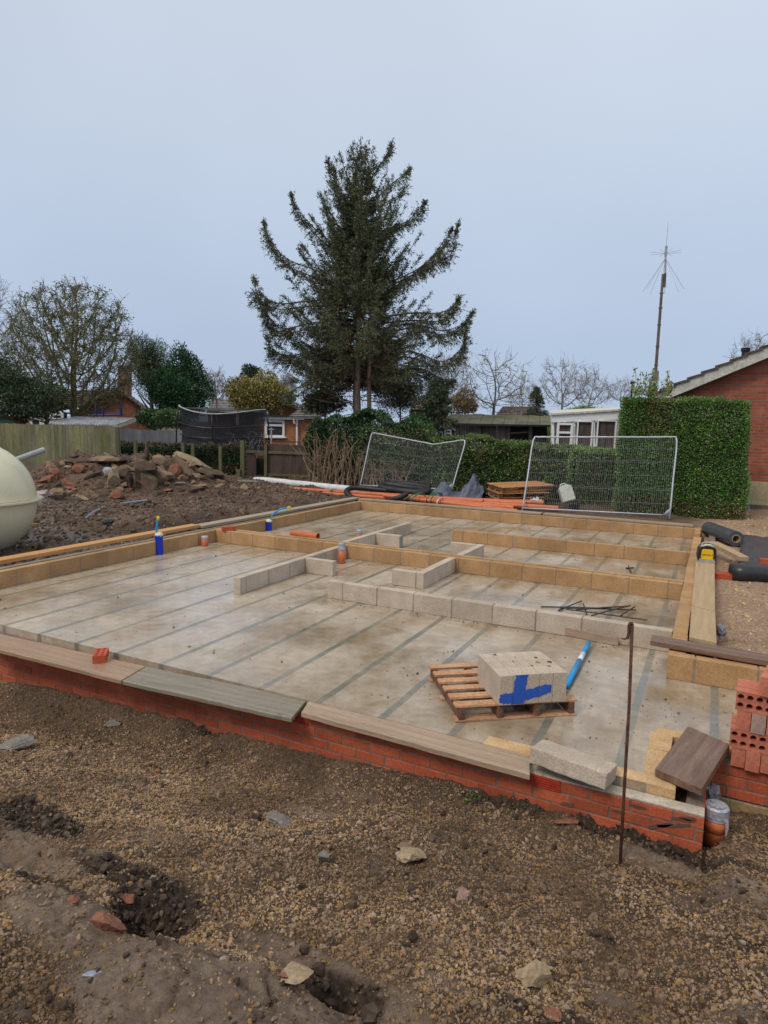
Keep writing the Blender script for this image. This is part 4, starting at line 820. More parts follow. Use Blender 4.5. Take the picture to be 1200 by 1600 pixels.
# jerrycan
M_CAN = mat('stained white plastic', (.50, .53, .45), (.64, .66, .58), 5, 40, .5, bump=.1, spots=.25, spot=8, spotc=(.30, .33, .26))
c = D(889, 784, 15.0); Mx = np.stack([HR, HF, [0, 0, 1]], 1)@rotm(R(-18), R(-16), 0); t_ = thing('jerrycan', 'dirty white plastic jerrycan tipped over before the hedge', 'jerrycan', tuple(c))
m = MB(); m.prism([(-.15, 0), (.15, 0), (.15, .34), (.06, .39), (-.10, .39), (-.15, .34)], -.11, .11, M=Mx@rotm(PI/2, 0, 0), c=c); m.build('can_body', M_CAN, t_, bevel=.02)
m = MB(); m.tube([c+Mx@np.array([-.1, 0, .40]), c+Mx@np.array([-.06, 0, .44]), c+Mx@np.array([.02, 0, .44]), c+Mx@np.array([.06, 0, .39])], .016, 8); m.build('handle', M_CAN, t_, smooth=True)
m = MB(); m.tube([c+Mx@np.array([.1, 0, .37]), c+Mx@np.array([.12, 0, .42])], .03, 12); m.build('cap', M_BLK, t_)
c = D(897, 796, 14.7); m = MB(); m.tube([c, c+[0, 0, .12]], [.10, .12], 14, hollow=.85); tag(m.build('black_bucket', M_BLK), 'small black tub beside the foot of the white jerrycan', 'tub')
c = D(838, 786, 15.0); m = MB(); crumple(m, c, (.30, .25, .2), 19, 3, .7); tag(m.build('plastic_wrap', M_WHITE), 'tangle of clear white plastic wrap at the right end of the orange pipes', 'plastic wrap')
# ---- mesh fence panels
M_GALV = mat('galvanised steel', (.42, .45, .50), (.55, .58, .63), 6, 50, .45, metal=.35, bump=.1)
M_WIREG = mat('galvanised wire', (.24, .26, .29), (.36, .38, .42), 6, 50, .6, metal=.2, bump=0)
def heras(label, bl, br, tr, tl, dent=None, foot=.10):
    bl, br, tr, tl = [np.asarray(q) for q in (bl, br, tr, tl)]; t_ = thing('mesh_fence_panel', label, 'fence panel', tuple(bl)); S = lambda u, v: (bl*(1-u)+br*u)*(1-v)+(tl*(1-u)+tr*u)*v+((dent(u)*v*np.array([0, 0, 1.0])) if dent else 0)
    m = MB()
    top = [S(u, 1.0) for u in np.linspace(.04, .96, 14)]; c0, c1_ = S(0, .955), S(1, .955)
    if dent: c1_ = S(1, .93)
    path = [S(0, -.0)-(S(0, 1)-S(0, 0))*foot*.0, S(0, .5), c0]+top+[c1_, S(1, .5), S(1, 0)]
    m.tube(spline(path, 3), .0185, 10); lo_ = [S(u, .045) for u in np.linspace(0, 1, 5)]; m.tube(lo_, .016, 8)
    m.prism([(0, 0), (.16, 0), (0, .16)], -.004, .004, M=np.stack([HR*-1, [0, 0, 1], HF], 1), c=S(1, .045)); m.build('frame', M_GALV, t_, smooth=True)
    w_ = MB(); nu = 72
    for i in range(1, nu):
        u = i/nu; P = []
        for v in np.linspace(.045, .995, 9): P.append(S(u, v)+[RNG.normal()*.004, 0, 0])
        w_.tube(P, .0014, 3, cap=False)
    for v in (.18, .34, .36, .52, .68, .70, .85):
        w_.tube([S(u, v) for u in np.linspace(.005, .995, 16)], .0020, 3, cap=False)
    w_.build('wire_mesh', M_WIREG, t_)
def at3(px, py, dep): return D(px, py, dep)
heras('upright steel mesh fence panel standing behind the far wall before the tall hedge', at3(816, 799, 14.4), at3(1046, 811, 13.45), at3(1058, 683, 13.9), at3(834, 683, 14.9))
heras('bent steel mesh fence panel with a sagging top leaning on the ivy hedge', at3(562, 762, 18.3), at3(705, 768, 16.9), at3(728, 687, 17.2), at3(581, 676, 18.75), dent=lambda u: -.19*(u/.68 if u < .68 else (1-u)/.32))
# ---- cream septic tank beyond the left wall
M_CREAM = mat('cream fibreglass', (.66, .63, .44), (.72, .69, .50), 2, 30, .35, bump=.06, spots=.10, spot=4, spotc=(.52, .50, .36), fineamt=.08, coat=.2)
tc_ = D(-47, 781, 9.6); Rk = 94*9.6/FPX; t_ = thing('septic_tank', 'big round cream fibreglass tank cut off by the left edge', 'tank', (tc_[0], tc_[1], tc_[2]-Rk))
axd = np.array([-.55, -.83, 0]); axd /= np.linalg.norm(axd)
def shell(mb, u0, u1, off=0):
    a_ = np.linspace(u0, u1, 26); b_ = np.linspace(0, 2*PI, 64, endpoint=False); VV = []
    for a2 in a_:
        rr_ = (Rk+off)*math.cos(a2); VV.append(np.stack([tc_[0]+rr_*np.cos(b_), tc_[1]+rr_*np.sin(b_), np.full(64, tc_[2]+(Rk+off)*math.sin(a2))], 1))
    VV = np.concatenate(VV); i_ = np.arange(25)[:, None]*64; j_ = np.arange(64)[None]; mb.add(VV, np.stack([i_+j_, i_+(j_+1) % 64, i_+64+(j_+1) % 64, i_+64+j_], -1).reshape(-1, 4))
TT = rotm(R(-4), R(3), 0)
m = MB(); shell(m, .02, PI/2-.001); m.build('upper_shell', M_CREAM, t_, smooth=True)
m = MB(); shell(m, -PI/2+.001, .0); m.build('lower_shell', M_CREAM, t_, smooth=True)
m = MB(); P = [tc_+np.array([(Rk+.02)*math.cos(b_), (Rk+.02)*math.sin(b_), .0]) for b_ in np.linspace(0, 2*PI, 65)]
b_ = np.linspace(0, 2*PI, 64, endpoint=False); ring = [(Rk-.02, -.012), (Rk+.075, -.012), (Rk+.075, .014), (Rk-.02, .014)]; VV = np.concatenate([np.stack([tc_[0]+r_*np.cos(b_), tc_[1]+r_*np.sin(b_), np.full(64, tc_[2]+z_)], 1) for r_, z_ in ring])
i_ = np.arange(4)[:, None]; j_ = np.arange(64)[None]; m.add(VV, np.stack([i_*64+j_, i_*64+(j_+1) % 64, ((i_+1) % 4)*64+(j_+1) % 64, ((i_+1) % 4)*64+j_], -1).reshape(-1, 4)); m.build('seam_flange', M_CREAM, t_)
# grey pipe leaning by it
a, b2 = D(10, 724, 13.5), D(68, 703, 14.4); m = MB(); m.tube([a, (a+b2)/2, b2], .06, 14, hollow=.85); tag(m.build('grey_pipe', mat('grey plastic pipe', (.33, .34, .34), (.44, .45, .45), 4, 30, .5, spots=.2, spot=9, spotc=(.2, .18, .15))), 'grey pipe sticking up beside the tank before the green fence', 'pipe')
# puddle-edge hose in the yard, clay lump
hose([G(135, 812)+[0, 0, .03], G(150, 802)+[0, 0, .04], G(175, 793)+[0, 0, .04], G(205, 788)+[0, 0, .04], G(236, 784)+[0, 0, .04]], .03, 10, 'blue_hose', 'blue grey hose lying across the spoil heap'); bpy.data.objects['blue_hose'].data.materials[0] = mat('blue grey hose', (.12, .17, .26), (.28, .33, .42), 6, 30, .3)
q = G(169, 823); m = MB(); crumple(m, q+[0, 0, .05], (.22, .2, .16), 8, 3, .5); tag(m.build('black_coil', M_BLK), 'small black coil of pipe on the near slope of the spoil heap', 'coil')
# ================================================================== HEDGES, TREES
def leafmat(name, c1, c2, isl=.5, hue=.02, rough=.6, spec=.3): return mat(name, c1, c2, 1.3, 20, rough, bump=0, isl=isl, hue=hue, spec=spec, fineamt=.2)
M_HEDGE = leafmat('privet leaves', (.085, .195, .03), (.155, .30, .05), .6, .03, .8, .15)
M_HEDGE2 = leafmat('mixed hedge leaves', (.07, .145, .026), (.16, .25, .055), .6, .04)
M_IVY = leafmat('ivy leaves', (.02, .06, .02), (.055, .13, .038), .7, .03, .45)
M_IVYP = leafmat('pale ivy leaves', (.08, .17, .05), (.18, .28, .09), .6, .03, .5)
M_LAUREL = leafmat('laurel leaves', (.018, .075, .02), (.042, .13, .034), .6, .02, .45)
M_OLIVE = leafmat('olive evergreen', (.065, .10, .035), (.12, .16, .055), .6, .03)
M_GOLD = leafmat('golden leaves', (.28, .22, .04), (.42, .33, .07), .6, .03)
M_DARKEV = leafmat('dark evergreen', (.025, .05, .024), (.065, .10, .038), .7, .03)
M_CONHEDGE = leafmat('soft conifer hedge', (.12, .24, .04), (.20, .34, .07), .4, .02)
M_BROWNLF = leafmat('dead brown leaves', (.18, .10, .045), (.27, .16, .07), .5, .02, .9)
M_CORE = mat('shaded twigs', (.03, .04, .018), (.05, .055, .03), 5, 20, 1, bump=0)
M_BARK = mat('pale spruce bark', (.24, .18, .125), (.34, .27, .20), 3, 30, .95, bump=.8, bdist=.02, stretch=(3, 3, .6))
M_TWIG = mat('brown twigs', (.10, .065, .045), (.17, .12, .085), 3, 30, .95, bump=0, isl=.3)
M_MOSSTW = mat('mossy bark', (.13, .125, .06), (.22, .20, .10), 2, 30, .95, bump=0, isl=.3)
M_GREYTW = mat('grey twigs', (.19, .175, .165), (.30, .28, .26), 2, 30, .95, bump=0, isl=.2)
M_PINKTW = mat('reddish twigs', (.23, .16, .16), (.30, .22, .22), 2, 30, .95, bump=0, isl=.2)
M_STEM = mat('bare hedge stems', (.20, .13, .08), (.33, .24, .16), 2, 30, .95, bump=0, isl=.35)
def boxhedge(name, label, c0, c1, depth, z0, ztop, leafm, n, leaf=(.055, .035), bulge=.10, lean=0, crown_only=False, accents=None, cat='hedge', core=True, zfun=None, round_=.0):
    """c0, c1: ground points of the front face left/right"""
    c0 = np.array([c0[0], c0[1]]); c1 = np.array([c1[0], c1[1]]); d = c1-c0; W_ = np.linalg.norm(d); d /= W_; nrm = np.array([-d[1], d[0]])
    if nrm@HF[:2] < 0: nrm = -nrm
    t_ = thing(name, label, cat, (*((c0+c1)/2), z0))
    H_ = ztop-z0; ar = [W_*H_, W_*depth, depth*H_, depth*H_, W_*H_*.15]; tot = sum(ar); f = RNG.choice(5, n, p=np.array(ar)/tot)
    u = RNG.random(n)*W_; v = RNG.random(n)*depth; z = RNG.random(n)*H_
    v = np.where(f == 0, 0, v); z = np.where(f == 1, H_, z); u = np.where(f == 2, 0, u); u = np.where(f == 3, W_, u); v = np.where(f == 4, depth, v)
    N = np.zeros((n, 3)); N[f == 0] = [0, -1, 0]; N[f == 1] = [0, 0, 1]; N[f == 2] = [-1, 0, 0]; N[f == 3] = [1, 0, 0]; N[f == 4] = [0, 1, 0]
    if zfun is not None: z = z*zfun(u/W_)
    if round_: k = round_*np.clip((z/H_-.8)/.2, 0, 1)**2; v = np.where(f == 0, v+k, v); u = np.where(f == 2, u+k, np.where(f == 3, u-k, u))
    b_ = bulge*(fbm(u*1.6+v*1.3+7, z*1.6, 3, int(W_*10))*1.6)+RNG.normal(size=n)*.022-np.abs(RNG.normal(size=n))*.035+.10*np.maximum(0, fbm(u*7, z*7+v*5, 2, 4))*(f == 1)
    P = np.stack([u, v, z], 1)+N*b_[:, None]; P[:, 0] += lean*(P[:, 2]/H_)*(P[:, 0]/W_)
    M_ = np.array([[d[0], nrm[0], 0], [d[1], nrm[1], 0], [0, 0, 1.]])
    P3 = P@M_.T+np.array([c0[0], c0[1], z0]); N3 = N@M_.T
    m = MB(); mats = [leafm]; dirs = N3+np.array([0, 0, .35])
    mi = np.zeros(n, int)
    if accents:
        mats.append(accents[0]); mi = accents[1](u/W_, z/H_, RNG.random(n)).astype(int)
    for k in (0, 1):
        s_ = mi == k
        if s_.any(): m.leaves(P3[s_], leaf[0], leaf[1], dirs[s_], k, .75)
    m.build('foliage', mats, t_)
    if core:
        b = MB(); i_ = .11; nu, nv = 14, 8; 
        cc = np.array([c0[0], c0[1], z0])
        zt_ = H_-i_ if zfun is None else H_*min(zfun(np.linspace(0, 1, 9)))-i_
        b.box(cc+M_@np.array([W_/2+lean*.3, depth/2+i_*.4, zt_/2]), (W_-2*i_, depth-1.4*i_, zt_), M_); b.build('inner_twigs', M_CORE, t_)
    return t_
def blob(n, c, r, seed, lobes=9, flat=1.0, hollow=.55, point=0):
    """points in an uneven crown made of overlapping clumps"""
    rg = np.random.default_rng(seed); c = np.asarray(c, float); r = np.asarray(r, float)
    L = rg.normal(size=(lobes, 3)); L /= np.linalg.norm(L, axis=1, keepdims=True); L *= rg.uniform(.25, .75, (lobes, 1)); s_ = rg.uniform(.28, .5, lobes)
    k = rg.choice(lobes, n, p=s_**2/(s_**2).sum()); q = rg.normal(size=(n, 3)); q /= np.linalg.norm(q, axis=1, keepdims=True); rad = rg.uniform(hollow, 1.05, (n, 1))
    W_ = L[k]+q*rad*s_[k][:, None]; W_[:, :2] *= (1-point*np.clip(W_[:, 2:]+.1, 0, 1)); W_ += .04*rg.normal(size=W_.shape); return c+W_*r, q
def crown_tree(name, label, base, c, r, leafm, n, leaf, seed, lobes=14, trunk_r=.15, trunkm=None, group=None, extra=None, mix=None, up=.3, cat='tree', point=0):
    t_ = thing(name, label, cat, tuple(base), group); P, q = blob(n, c, r, seed, lobes, point=point)
    m = MB(); mats = [leafm]+([mix] if mix else []); k = (RNG.random(n) < .22).astype(int) if mix else np.zeros(n, int)
    for j in range(len(mats)): m.leaves(P[k == j], leaf[0], leaf[1], q[k == j]+[0, 0, up], j, .6)
    m.build('crown', mats, t_)
    m = MB(); base = np.asarray(base, float); c = np.asarray(c, float); m.tube([base-[0, 0, .1], base+(c-base)*.5+[.05, 0, 0], c], [trunk_r, trunk_r*.7, trunk_r*.3], 8)
    for i in range(10): d_ = RNG.normal(size=3); d_[2] = abs(d_[2]); d_ /= np.linalg.norm(d_); s0 = base+(c-base)*RNG.uniform(.4, .95); m.tube([s0, s0+d_*r*.4, s0+d_*r*.8+[0, 0, .1]], [trunk_r*.35, trunk_r*.2, .01], 5)
    m.build('trunk', trunkm or M_TWIG, t_); return t_
def bare(mb, p, d, L, r_, lev, rg, m=0, up=.25, wob=.25, kids=(4, 6), ang=(.35, .85), minr=.006, shrink=(.5, .78), tips=None, nseg=5):
    P = [p]; dd = d/np.linalg.norm(d); rr_ = [r_]
    for i in range(nseg):
        dd = dd+rg.normal(size=3)*wob/ (nseg**.5)+np.array([0, 0, up/nseg]); dd /= np.linalg.norm(dd); P.append(P[-1]+dd*L/nseg); rr_.append(max(r_*(1-.6*(i+1)/nseg), minr*.7))
    mb.tube(P, rr_, 5 if r_ > .04 else 3, m, cap=False)
    if lev == 0:
        if tips is not None: tips.append(P[-1]); tips.append(P[len(P)//2])
        return
    for k in range(rg.integers(*kids)):
        i = rg.integers(1 if lev < 2 else 2, nseg+1); t = rg.random(); q = P[i-1]*(1-t)+P[i]*t
        a = rg.uniform(*ang); ax = np.cross(dd, rg.normal(size=3)); ax /= np.linalg.norm(ax); nd = dd*math.cos(a)+ax*math.sin(a)
        bare(mb, q, nd, L*rg.uniform(*shrink), max(rr_[i]*.62, minr), lev-1, rg, m, up, wob, kids, ang, minr, shrink, tips, nseg)
def bare_tree(name, label, base, H_, r_, seed, m, lev=4, stems=1, spread=.3, up=.25, kids=(4, 6), ang=(.35, .85), minr=.010, wob=.3, leafy=None, shrink=(.5, .78), group=None, frac=.42, lean=(0, 0), cat='tree'):
    rg = np.random.default_rng(seed); t_ = thing(name, label, cat, tuple(base), group); tips = []; tr = MB(); cr_ = MB(); base = np.asarray(base, float)
    for k in range(stems):
        a = 2*PI*k/stems+rg.uniform(0, 1); d = np.array([math.cos(a)*spread+lean[0], math.sin(a)*spread+lean[1], 1.]); L = H_*frac*rg.uniform(.85, 1.1)
        P = [base-[0, 0, .1]]; dd = d/np.linalg.norm(d)
        for i in range(5): dd = dd+rg.normal(size=3)*.06; dd /= np.linalg.norm(dd); P.append(P[-1]+dd*L/5)
        tr.tube(P, np.linspace(r_, r_*.55, 6), 8)
        for j in range(rg.integers(5, 8)):
            i = rg.integers(1, 6); ax = np.cross(dd, rg.normal(size=3)); ax /= np.linalg.norm(ax); an = rg.uniform(.3, .9); bare(cr_, P[i], dd*math.cos(an)+ax*math.sin(an), H_*rg.uniform(.32, .45), r_*.42, lev-1, rg, 0, up, wob, kids, ang, minr, shrink, tips)
        bare(cr_, P[-1], dd, H_*(1-frac)*.62, r_*.5, lev-1, rg, 0, up, wob*.7, kids, ang, minr, shrink, tips)
    tr.build('trunk', m, t_, smooth=True); mats = [m]
    if leafy: T = np.array(tips); s_ = rg.random(len(T)) < leafy[1]; T = T[s_]; T = np.repeat(T, leafy[3], 0)+rg.normal(size=(len(T)*leafy[3], 3))*leafy[4]; cr_.leaves(T, leafy[2], leafy[2]*.7, m=1); mats.append(leafy[0])
    cr_.build('crown', mats, t_); return t_
def colony(rg, base, c, r, natt, step, infl=None, kill=None, stem=None, lower=.0, maxit=90):
    """space colonisation: limbs grow towards points filling the crown's outline"""
    base = np.asarray(base, float); c = np.asarray(c, float); r = np.asarray(r, float); q = rg.normal(size=(natt*3, 3)); q /= np.linalg.norm(q, axis=1, keepdims=True); q *= rg.random((natt*3, 1))**.42
    q = q[q[:, 2] > -.75+lower][:natt]; A = c+q*r; infl = infl or step*9; kill = kill or step*1.7
    N = [base]; Pn = [-1]; top = c-np.array([0, 0, r[2]*.62]) if stem is None else np.asarray(stem, float); L = np.linalg.norm(top-base); k = max(int(L/step), 1)
    for i in range(k): N.append(N[-1]+(top-base)/k+rg.normal(size=3)*step*.08); Pn.append(len(N)-2)
    N = np.array(N)
    for it in range(maxit):
        if len(A) == 0: break
        d2 = ((A[:, None]-N[None])**2).sum(-1); j = d2.argmin(1); dm = np.sqrt(d2[np.arange(len(A)), j]); ok = dm < infl*(3 if it < 6 else 1)
        new = []; par = []
        for n_ in np.unique(j[ok]):
            v = A[ok][j[ok] == n_]-N[n_]; v /= np.linalg.norm(v, axis=1, keepdims=True); v = v.sum(0)+rg.normal(size=3)*.45; v /= max(np.linalg.norm(v), 1e-6); new.append(N[n_]+v*step); par.append(n_)
        if not new: break
        s0 = len(N); N = np.concatenate([N, new]); Pn += par
        dn = np.sqrt(((A[:, None]-N[None, s0:])**2).sum(-1)).min(1); A = A[dn > kill]
    return N, np.array(Pn)
def colony_tree(name, label, base, c, r, seed, m, r0=.16, natt=700, step=.28, tip=.009, twig=(3, .35), leafy=None, stems=None, lower=0, twr=.006, curl=.0):
    rg = np.random.default_rng(seed); t_ = thing(name, label, 'tree', tuple(base)); N, Pn = colony(rg, base, c, r, natt, step, lower=lower, stem=stems); n = len(N); w_ = np.zeros(n)
    kids = [[] for _ in range(n)]
    for i in range(1, n): kids[Pn[i]].append(i)
    for i in range(n-1, -1, -1): w_[i] = tip**2.3 if not kids[i] else sum(w_[k] for k in kids[i])
    rad = w_**(1/2.3); rad = tip+(rad-tip)*min(1.0, (r0-tip)/max(rad[0]-tip, 1e-6)); tr = MB(); cr_ = MB(); cut = r0*.52
    for i in range(1, n):
        p_ = Pn[i]; a, b = N[p_], N[i]; big = rad[i] > cut; (tr if big else cr_).tube([a, b+(b-a)*.12], [rad[p_] if rad[p_] < rad[i]*1.5 else rad[i]*1.3, rad[i]], 7 if big else (5 if rad[i] > .03 else 3), cap=False)
    ends = [i for i in range(n) if rad[i] < tip*2.2]; tips = []
    for i in ends:
        for k in range(rg.poisson(twig[0])):
            d = N[i]-N[Pn[i]]; d /= np.linalg.norm(d); d = d+rg.normal(size=3)*.75; d /= np.linalg.norm(d); l = twig[1]*rg.uniform(.4, 1.2); a = N[i]; mid = a+d*l*.5; e_ = mid+(d+rg.normal(size=3)*.45+[0, 0, curl])*l*.5
            cr_.tube([a, mid, e_], [twr, twr*.8, twr*.5], 3, cap=False); tips += [mid, e_]
            for q in range(2): f = rg.random(); s0 = a+(e_-a)*f; cr_.tube([s0, s0+(d+rg.normal(size=3)*.9)*l*.28], [twr*.7, twr*.4], 3, cap=False)
    mats = [m]
    if leafy: T = np.array(tips); T = T[rg.random(len(T)) < leafy[1]]; T = np.repeat(T, leafy[3], 0)+rg.normal(size=(len(T)*leafy[3], 3))*leafy[4]; cr_.leaves(T, leafy[2], leafy[2]*.7, m=1); mats.append(leafy[0])
    if not tr.V: tr.tube([base, N[1]], [rad[0], rad[1]], 6)
    tr.build('trunk', m, t_, smooth=True); cr_.build('crown', mats, t_); return t_
def gz(p): return np.array([p[0], p[1], float(ground_h(p[0], p[1], False))])
def gd(px, dep): q = D(px, 665, dep); return gz(q)

# tall clipped hedge, right
c0 = gd(969, 14.7); c1 = YP(1169, 700, c0[1]); c1[2] = c0[2]
def acc(u, z, r_): return ((z > .93)&(r_ < .3))|((z < .22)&(r_ < .45))|((np.abs(u-.25) < .12)&(z > .75)&(r_ < .4))|(r_ < .05)
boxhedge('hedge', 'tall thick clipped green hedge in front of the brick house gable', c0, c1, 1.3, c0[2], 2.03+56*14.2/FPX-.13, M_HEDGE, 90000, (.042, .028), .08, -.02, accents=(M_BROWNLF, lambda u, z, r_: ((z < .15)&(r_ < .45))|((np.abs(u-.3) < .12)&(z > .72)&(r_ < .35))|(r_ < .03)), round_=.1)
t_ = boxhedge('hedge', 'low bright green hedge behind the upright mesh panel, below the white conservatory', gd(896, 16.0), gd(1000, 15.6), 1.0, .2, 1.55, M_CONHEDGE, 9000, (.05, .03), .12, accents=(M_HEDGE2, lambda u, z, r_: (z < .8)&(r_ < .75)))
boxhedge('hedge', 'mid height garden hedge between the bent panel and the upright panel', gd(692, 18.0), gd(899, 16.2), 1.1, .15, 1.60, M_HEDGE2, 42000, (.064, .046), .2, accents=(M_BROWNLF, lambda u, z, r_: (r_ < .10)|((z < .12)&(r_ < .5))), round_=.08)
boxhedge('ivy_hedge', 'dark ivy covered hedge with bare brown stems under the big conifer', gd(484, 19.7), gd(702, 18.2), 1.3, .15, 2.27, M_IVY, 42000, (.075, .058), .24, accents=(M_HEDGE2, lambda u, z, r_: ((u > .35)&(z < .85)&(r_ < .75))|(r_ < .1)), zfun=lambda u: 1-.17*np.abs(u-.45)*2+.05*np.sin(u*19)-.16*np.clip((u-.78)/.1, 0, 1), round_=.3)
# bare stems standing before it
m = MB(); rg = np.random.default_rng(4)
for k in range(90):
    px_ = rg.choice([rg.uniform(484, 520), rg.uniform(500, 560), rg.uniform(560, 640)], p=[.35, .4, .25]); b = gd(px_, 19.35-(px_-484)*.007+rg.uniform(-.1, .1)); h_ = rg.uniform(.95, 1.75)*(1 if px_ < 560 else .6); P = [b]
    dd = np.array([rg.normal()*.15, rg.normal()*.1, 1.])
    for i in range(6): dd = dd+rg.normal(size=3)*.13; dd[2] = abs(dd[2]); P.append(P[-1]+dd/np.linalg.norm(dd)*h_/6)
    m.tube(P, np.linspace(rg.uniform(.012, .032), .006, 7), 5, cap=False)
    for j in range(3): i = rg.integers(1, 6); m.tube([P[i], P[i]+rg.normal(size=3)*[.14, .06, .1]+[0, 0, .1], P[i]+rg.normal(size=3)*[.2, .1, .15]+[0, 0, .22]], [.008, .006, .004], 3, cap=False)
ob = bpy.data.objects['ivy_hedge']; m.build('bare_stems', M_STEM, ob)

# the big conifer
M_NEEDLE = mat('spruce needles', (.070, .098, .044), (.140, .165, .075), 1.2, 20, .75, bump=0, isl=.55, hue=.02, spec=.2)
M_NEEDB = mat('dead spruce twigs', (.20, .14, .085), (.32, .23, .145), 1.2, 20, .9, bump=0, isl=.45, hue=.015)
def conifer():
    rg = np.random.default_rng(12); dep = 21.2; s_ = dep/FPX; b = gd(557, dep); t_ = thing('conifer', 'tall ragged spruce with upswept side boughs, twin trunks and browned lower twigs', 'tree', tuple(b))
    def W(px, py, dy=0): return D(px, py, dep)+HF*dy
    def tp_(z): return b+(W(566, 222)-b)*((z-b[2])/(W(566, 222)[2]-b[2]))
    zt = W(566, 218)[2]
    tr = MB(); Q = [b-[0, 0, .2]]+[tp_(z)+[rg.normal()*.02, rg.normal()*.02, 0] for z in np.linspace(b[2]+.5, zt, 14)]; tr.tube(Q, np.concatenate([[.17], np.linspace(.16, .004, 14)**1.15*1.3]), 12); tr.build('trunk', M_BARK, t_, smooth=True)
    tr = MB(); b2 = gd(578, dep-.3); Q = [b2, b2+[0, 0, 1.2], W(577, 590, -.3), W(580, 520, -.2), W(578, 470)]; tr.tube(Q, [.085, .08, .07, .055, .03], 8); tr.build('second_trunk', mat('reddish bark', (.22, .14, .10), (.30, .21, .155), 4, 30, .95, bump=.5), t_, smooth=True)
    ey = [218, 235, 260, 300, 340, 380, 420, 460, 500, 540, 580, 615, 640]; el = [3, 26, 44, 66, 78, 86, 100, 128, 140, 128, 112, 100, 90]; er = [3, 18, 36, 66, 84, 92, 92, 108, 128, 136, 122, 108, 90]
    ztips = []; wood = MB(); G_ = []; Bn = []; 
    def bough(P, w_, dens, br):
        Q = spline(P, 6); n = len(Q); wood.tube(Q, np.linspace(max(.012, .011+w_*.020), .003, n), 4, cap=False); L = np.linalg.norm(np.diff(Q, axis=0), axis=1).sum()
        for k in range(int(L*dens)):
            t = rg.uniform(.16, 1)**.8; i = min(int(t*(n-1)), n-2); q = Q[i]+(Q[i+1]-Q[i])*rg.random(); d = Q[i+1]-Q[i]; d /= np.linalg.norm(d)
            sd_ = np.cross(d, [0, 0, 1.]); sd_ /= max(np.linalg.norm(sd_), .01); l = (.07+.80*w_*(1-t)**.75*(.35+t))*rg.uniform(.35, 1.2)
            dr = d*rg.uniform(.35, 1.0)+sd_*rg.uniform(-1, 1)+np.array([0, 0, rg.uniform(-1.25, .15)-.3*w_*(1-t)])
            if t > .88: dr = d+rg.normal(size=3)*.3+[0, 0, .2]
            dr /= np.linalg.norm(dr); end = q+dr*l+np.array([0, 0, -.05*l+(.04 if t > .8 else 0)])
            if rg.random() < .25: wood.tube([q, end], [.007, .003], 3, cap=False)
            m_ = int(l*60*(1.1-.5*t))+2; u = rg.random(m_)[:, None]; pts = q+(end-q)*u+rg.normal(size=(m_, 3))*.022; dd = np.repeat([dr], m_, 0)+rg.normal(size=(m_, 3))*.55
            dead = rg.random() < br*(1.25-t)
            (Bn if dead else G_).append((pts, dd))
    n = 310
    for k in range(n):
        y = 222+(612-222)*((k+.5)/n)**1.0; az = k*2.39996+rg.normal()*.3; cx, sx_ = math.cos(az), math.sin(az)
        ext = (np.interp(y, ey, er) if cx > 0 else np.interp(y, ey, el)); ext = np.interp(y, ey, er)*(.5+.5*cx)+np.interp(y, ey, el)*(.5-.5*cx); r_ = ext*s_*rg.uniform(.62, 1.06)
        dirh = HR*cx+HF*sx_; rise = np.interp(y, [220, 330, 450, 560, 620], [1.5, .95, .45, .10, -.25])*rg.uniform(.8, 1.2)
        tipz = W(566, y)[2]; st = tp_(max(tipz-rise*r_, b[2]+.9)); tip = st+dirh*r_+[0, 0, rise*r_]
        if y > 455 and sx_ < .1 and abs(cx) < .70 and rg.random() < (.75 if y < 545 else 1): continue
        mid = st+dirh*r_*.55+[0, 0, rise*r_*.28-(.10*r_ if y > 450 else 0)]
        br = np.interp(y, [220, 340, 430, 520, 620], [.02, .12, .38, .5, .5]); bough([st, st+(mid-st)*.5+[0, 0, .02], mid, tip], min(r_/2.6, 1), 34, br)
    for P, br in (([(558, 462), (505, 430), (450, 408), (424, 375), (412, 350)], .22), ([(556, 475), (500, 472), (440, 478), (412, 462), (398, 438)], .22), ([(558, 520), (500, 505), (445, 515), (425, 500), (413, 486)], .25), ([(575, 470), (625, 440), (670, 408), (700, 392), (716, 352)], .5), ([(575, 455), (640, 425), (668, 405), (690, 380), (704, 362)], .3),
                  ([(575, 520), (640, 505), (690, 515), (718, 508), (738, 490)], .2), ([(575, 500), (640, 490), (685, 490), (705, 480), (716, 470)], .25), ([(563, 400), (520, 380), (485, 350), (465, 325), (455, 306)], .1), ([(565, 390), (600, 355), (635, 338), (652, 324), (664, 318)], .1), ([(564, 340), (535, 305), (524, 280), (516, 262), (512, 252)], .03),
                  ([(566, 335), (605, 300), (622, 288), (634, 274), (640, 264)], .03), ([(566, 300), (590, 265), (603, 245), (608, 232), (611, 226)], .02), ([(556, 545), (500, 545), (455, 555), (430, 548), (418, 530)], .3), ([(575, 560), (640, 550), (690, 565), (720, 545), (728, 515)], .3), ([(575, 590), (650, 575), (690, 590), (708, 595)], .4), ([(550, 600), (500, 590), (462, 610), (450, 618)], .4)):
        wv = float(np.interp(P[-1][1], [220, 330, 420], [.28, .7, 1.25]))
        for j in range(2): dy = rg.uniform(-.6, .6); bough([W(px_+rg.normal()*2.5*j*(i < len(P)-1), py_+6*j*(i < len(P)-1)+2*j, dy*math.sin(i*.8)) for i, (px_, py_) in enumerate(P)], wv*(.9 if j == 0 else .8), 30, br)
    m = MB(); PP = np.concatenate([a for a, _ in G_]); DD = np.concatenate([a for _, a in G_]); m.leaves(PP, .09, .026, DD, 0, .01); nG = len(PP)
    PP = np.concatenate([a for a, _ in Bn]); DD = np.concatenate([a for _, a in Bn]); m.leaves(PP, .075, .013, DD, 1, .01); print('conifer cards', nG, len(PP))
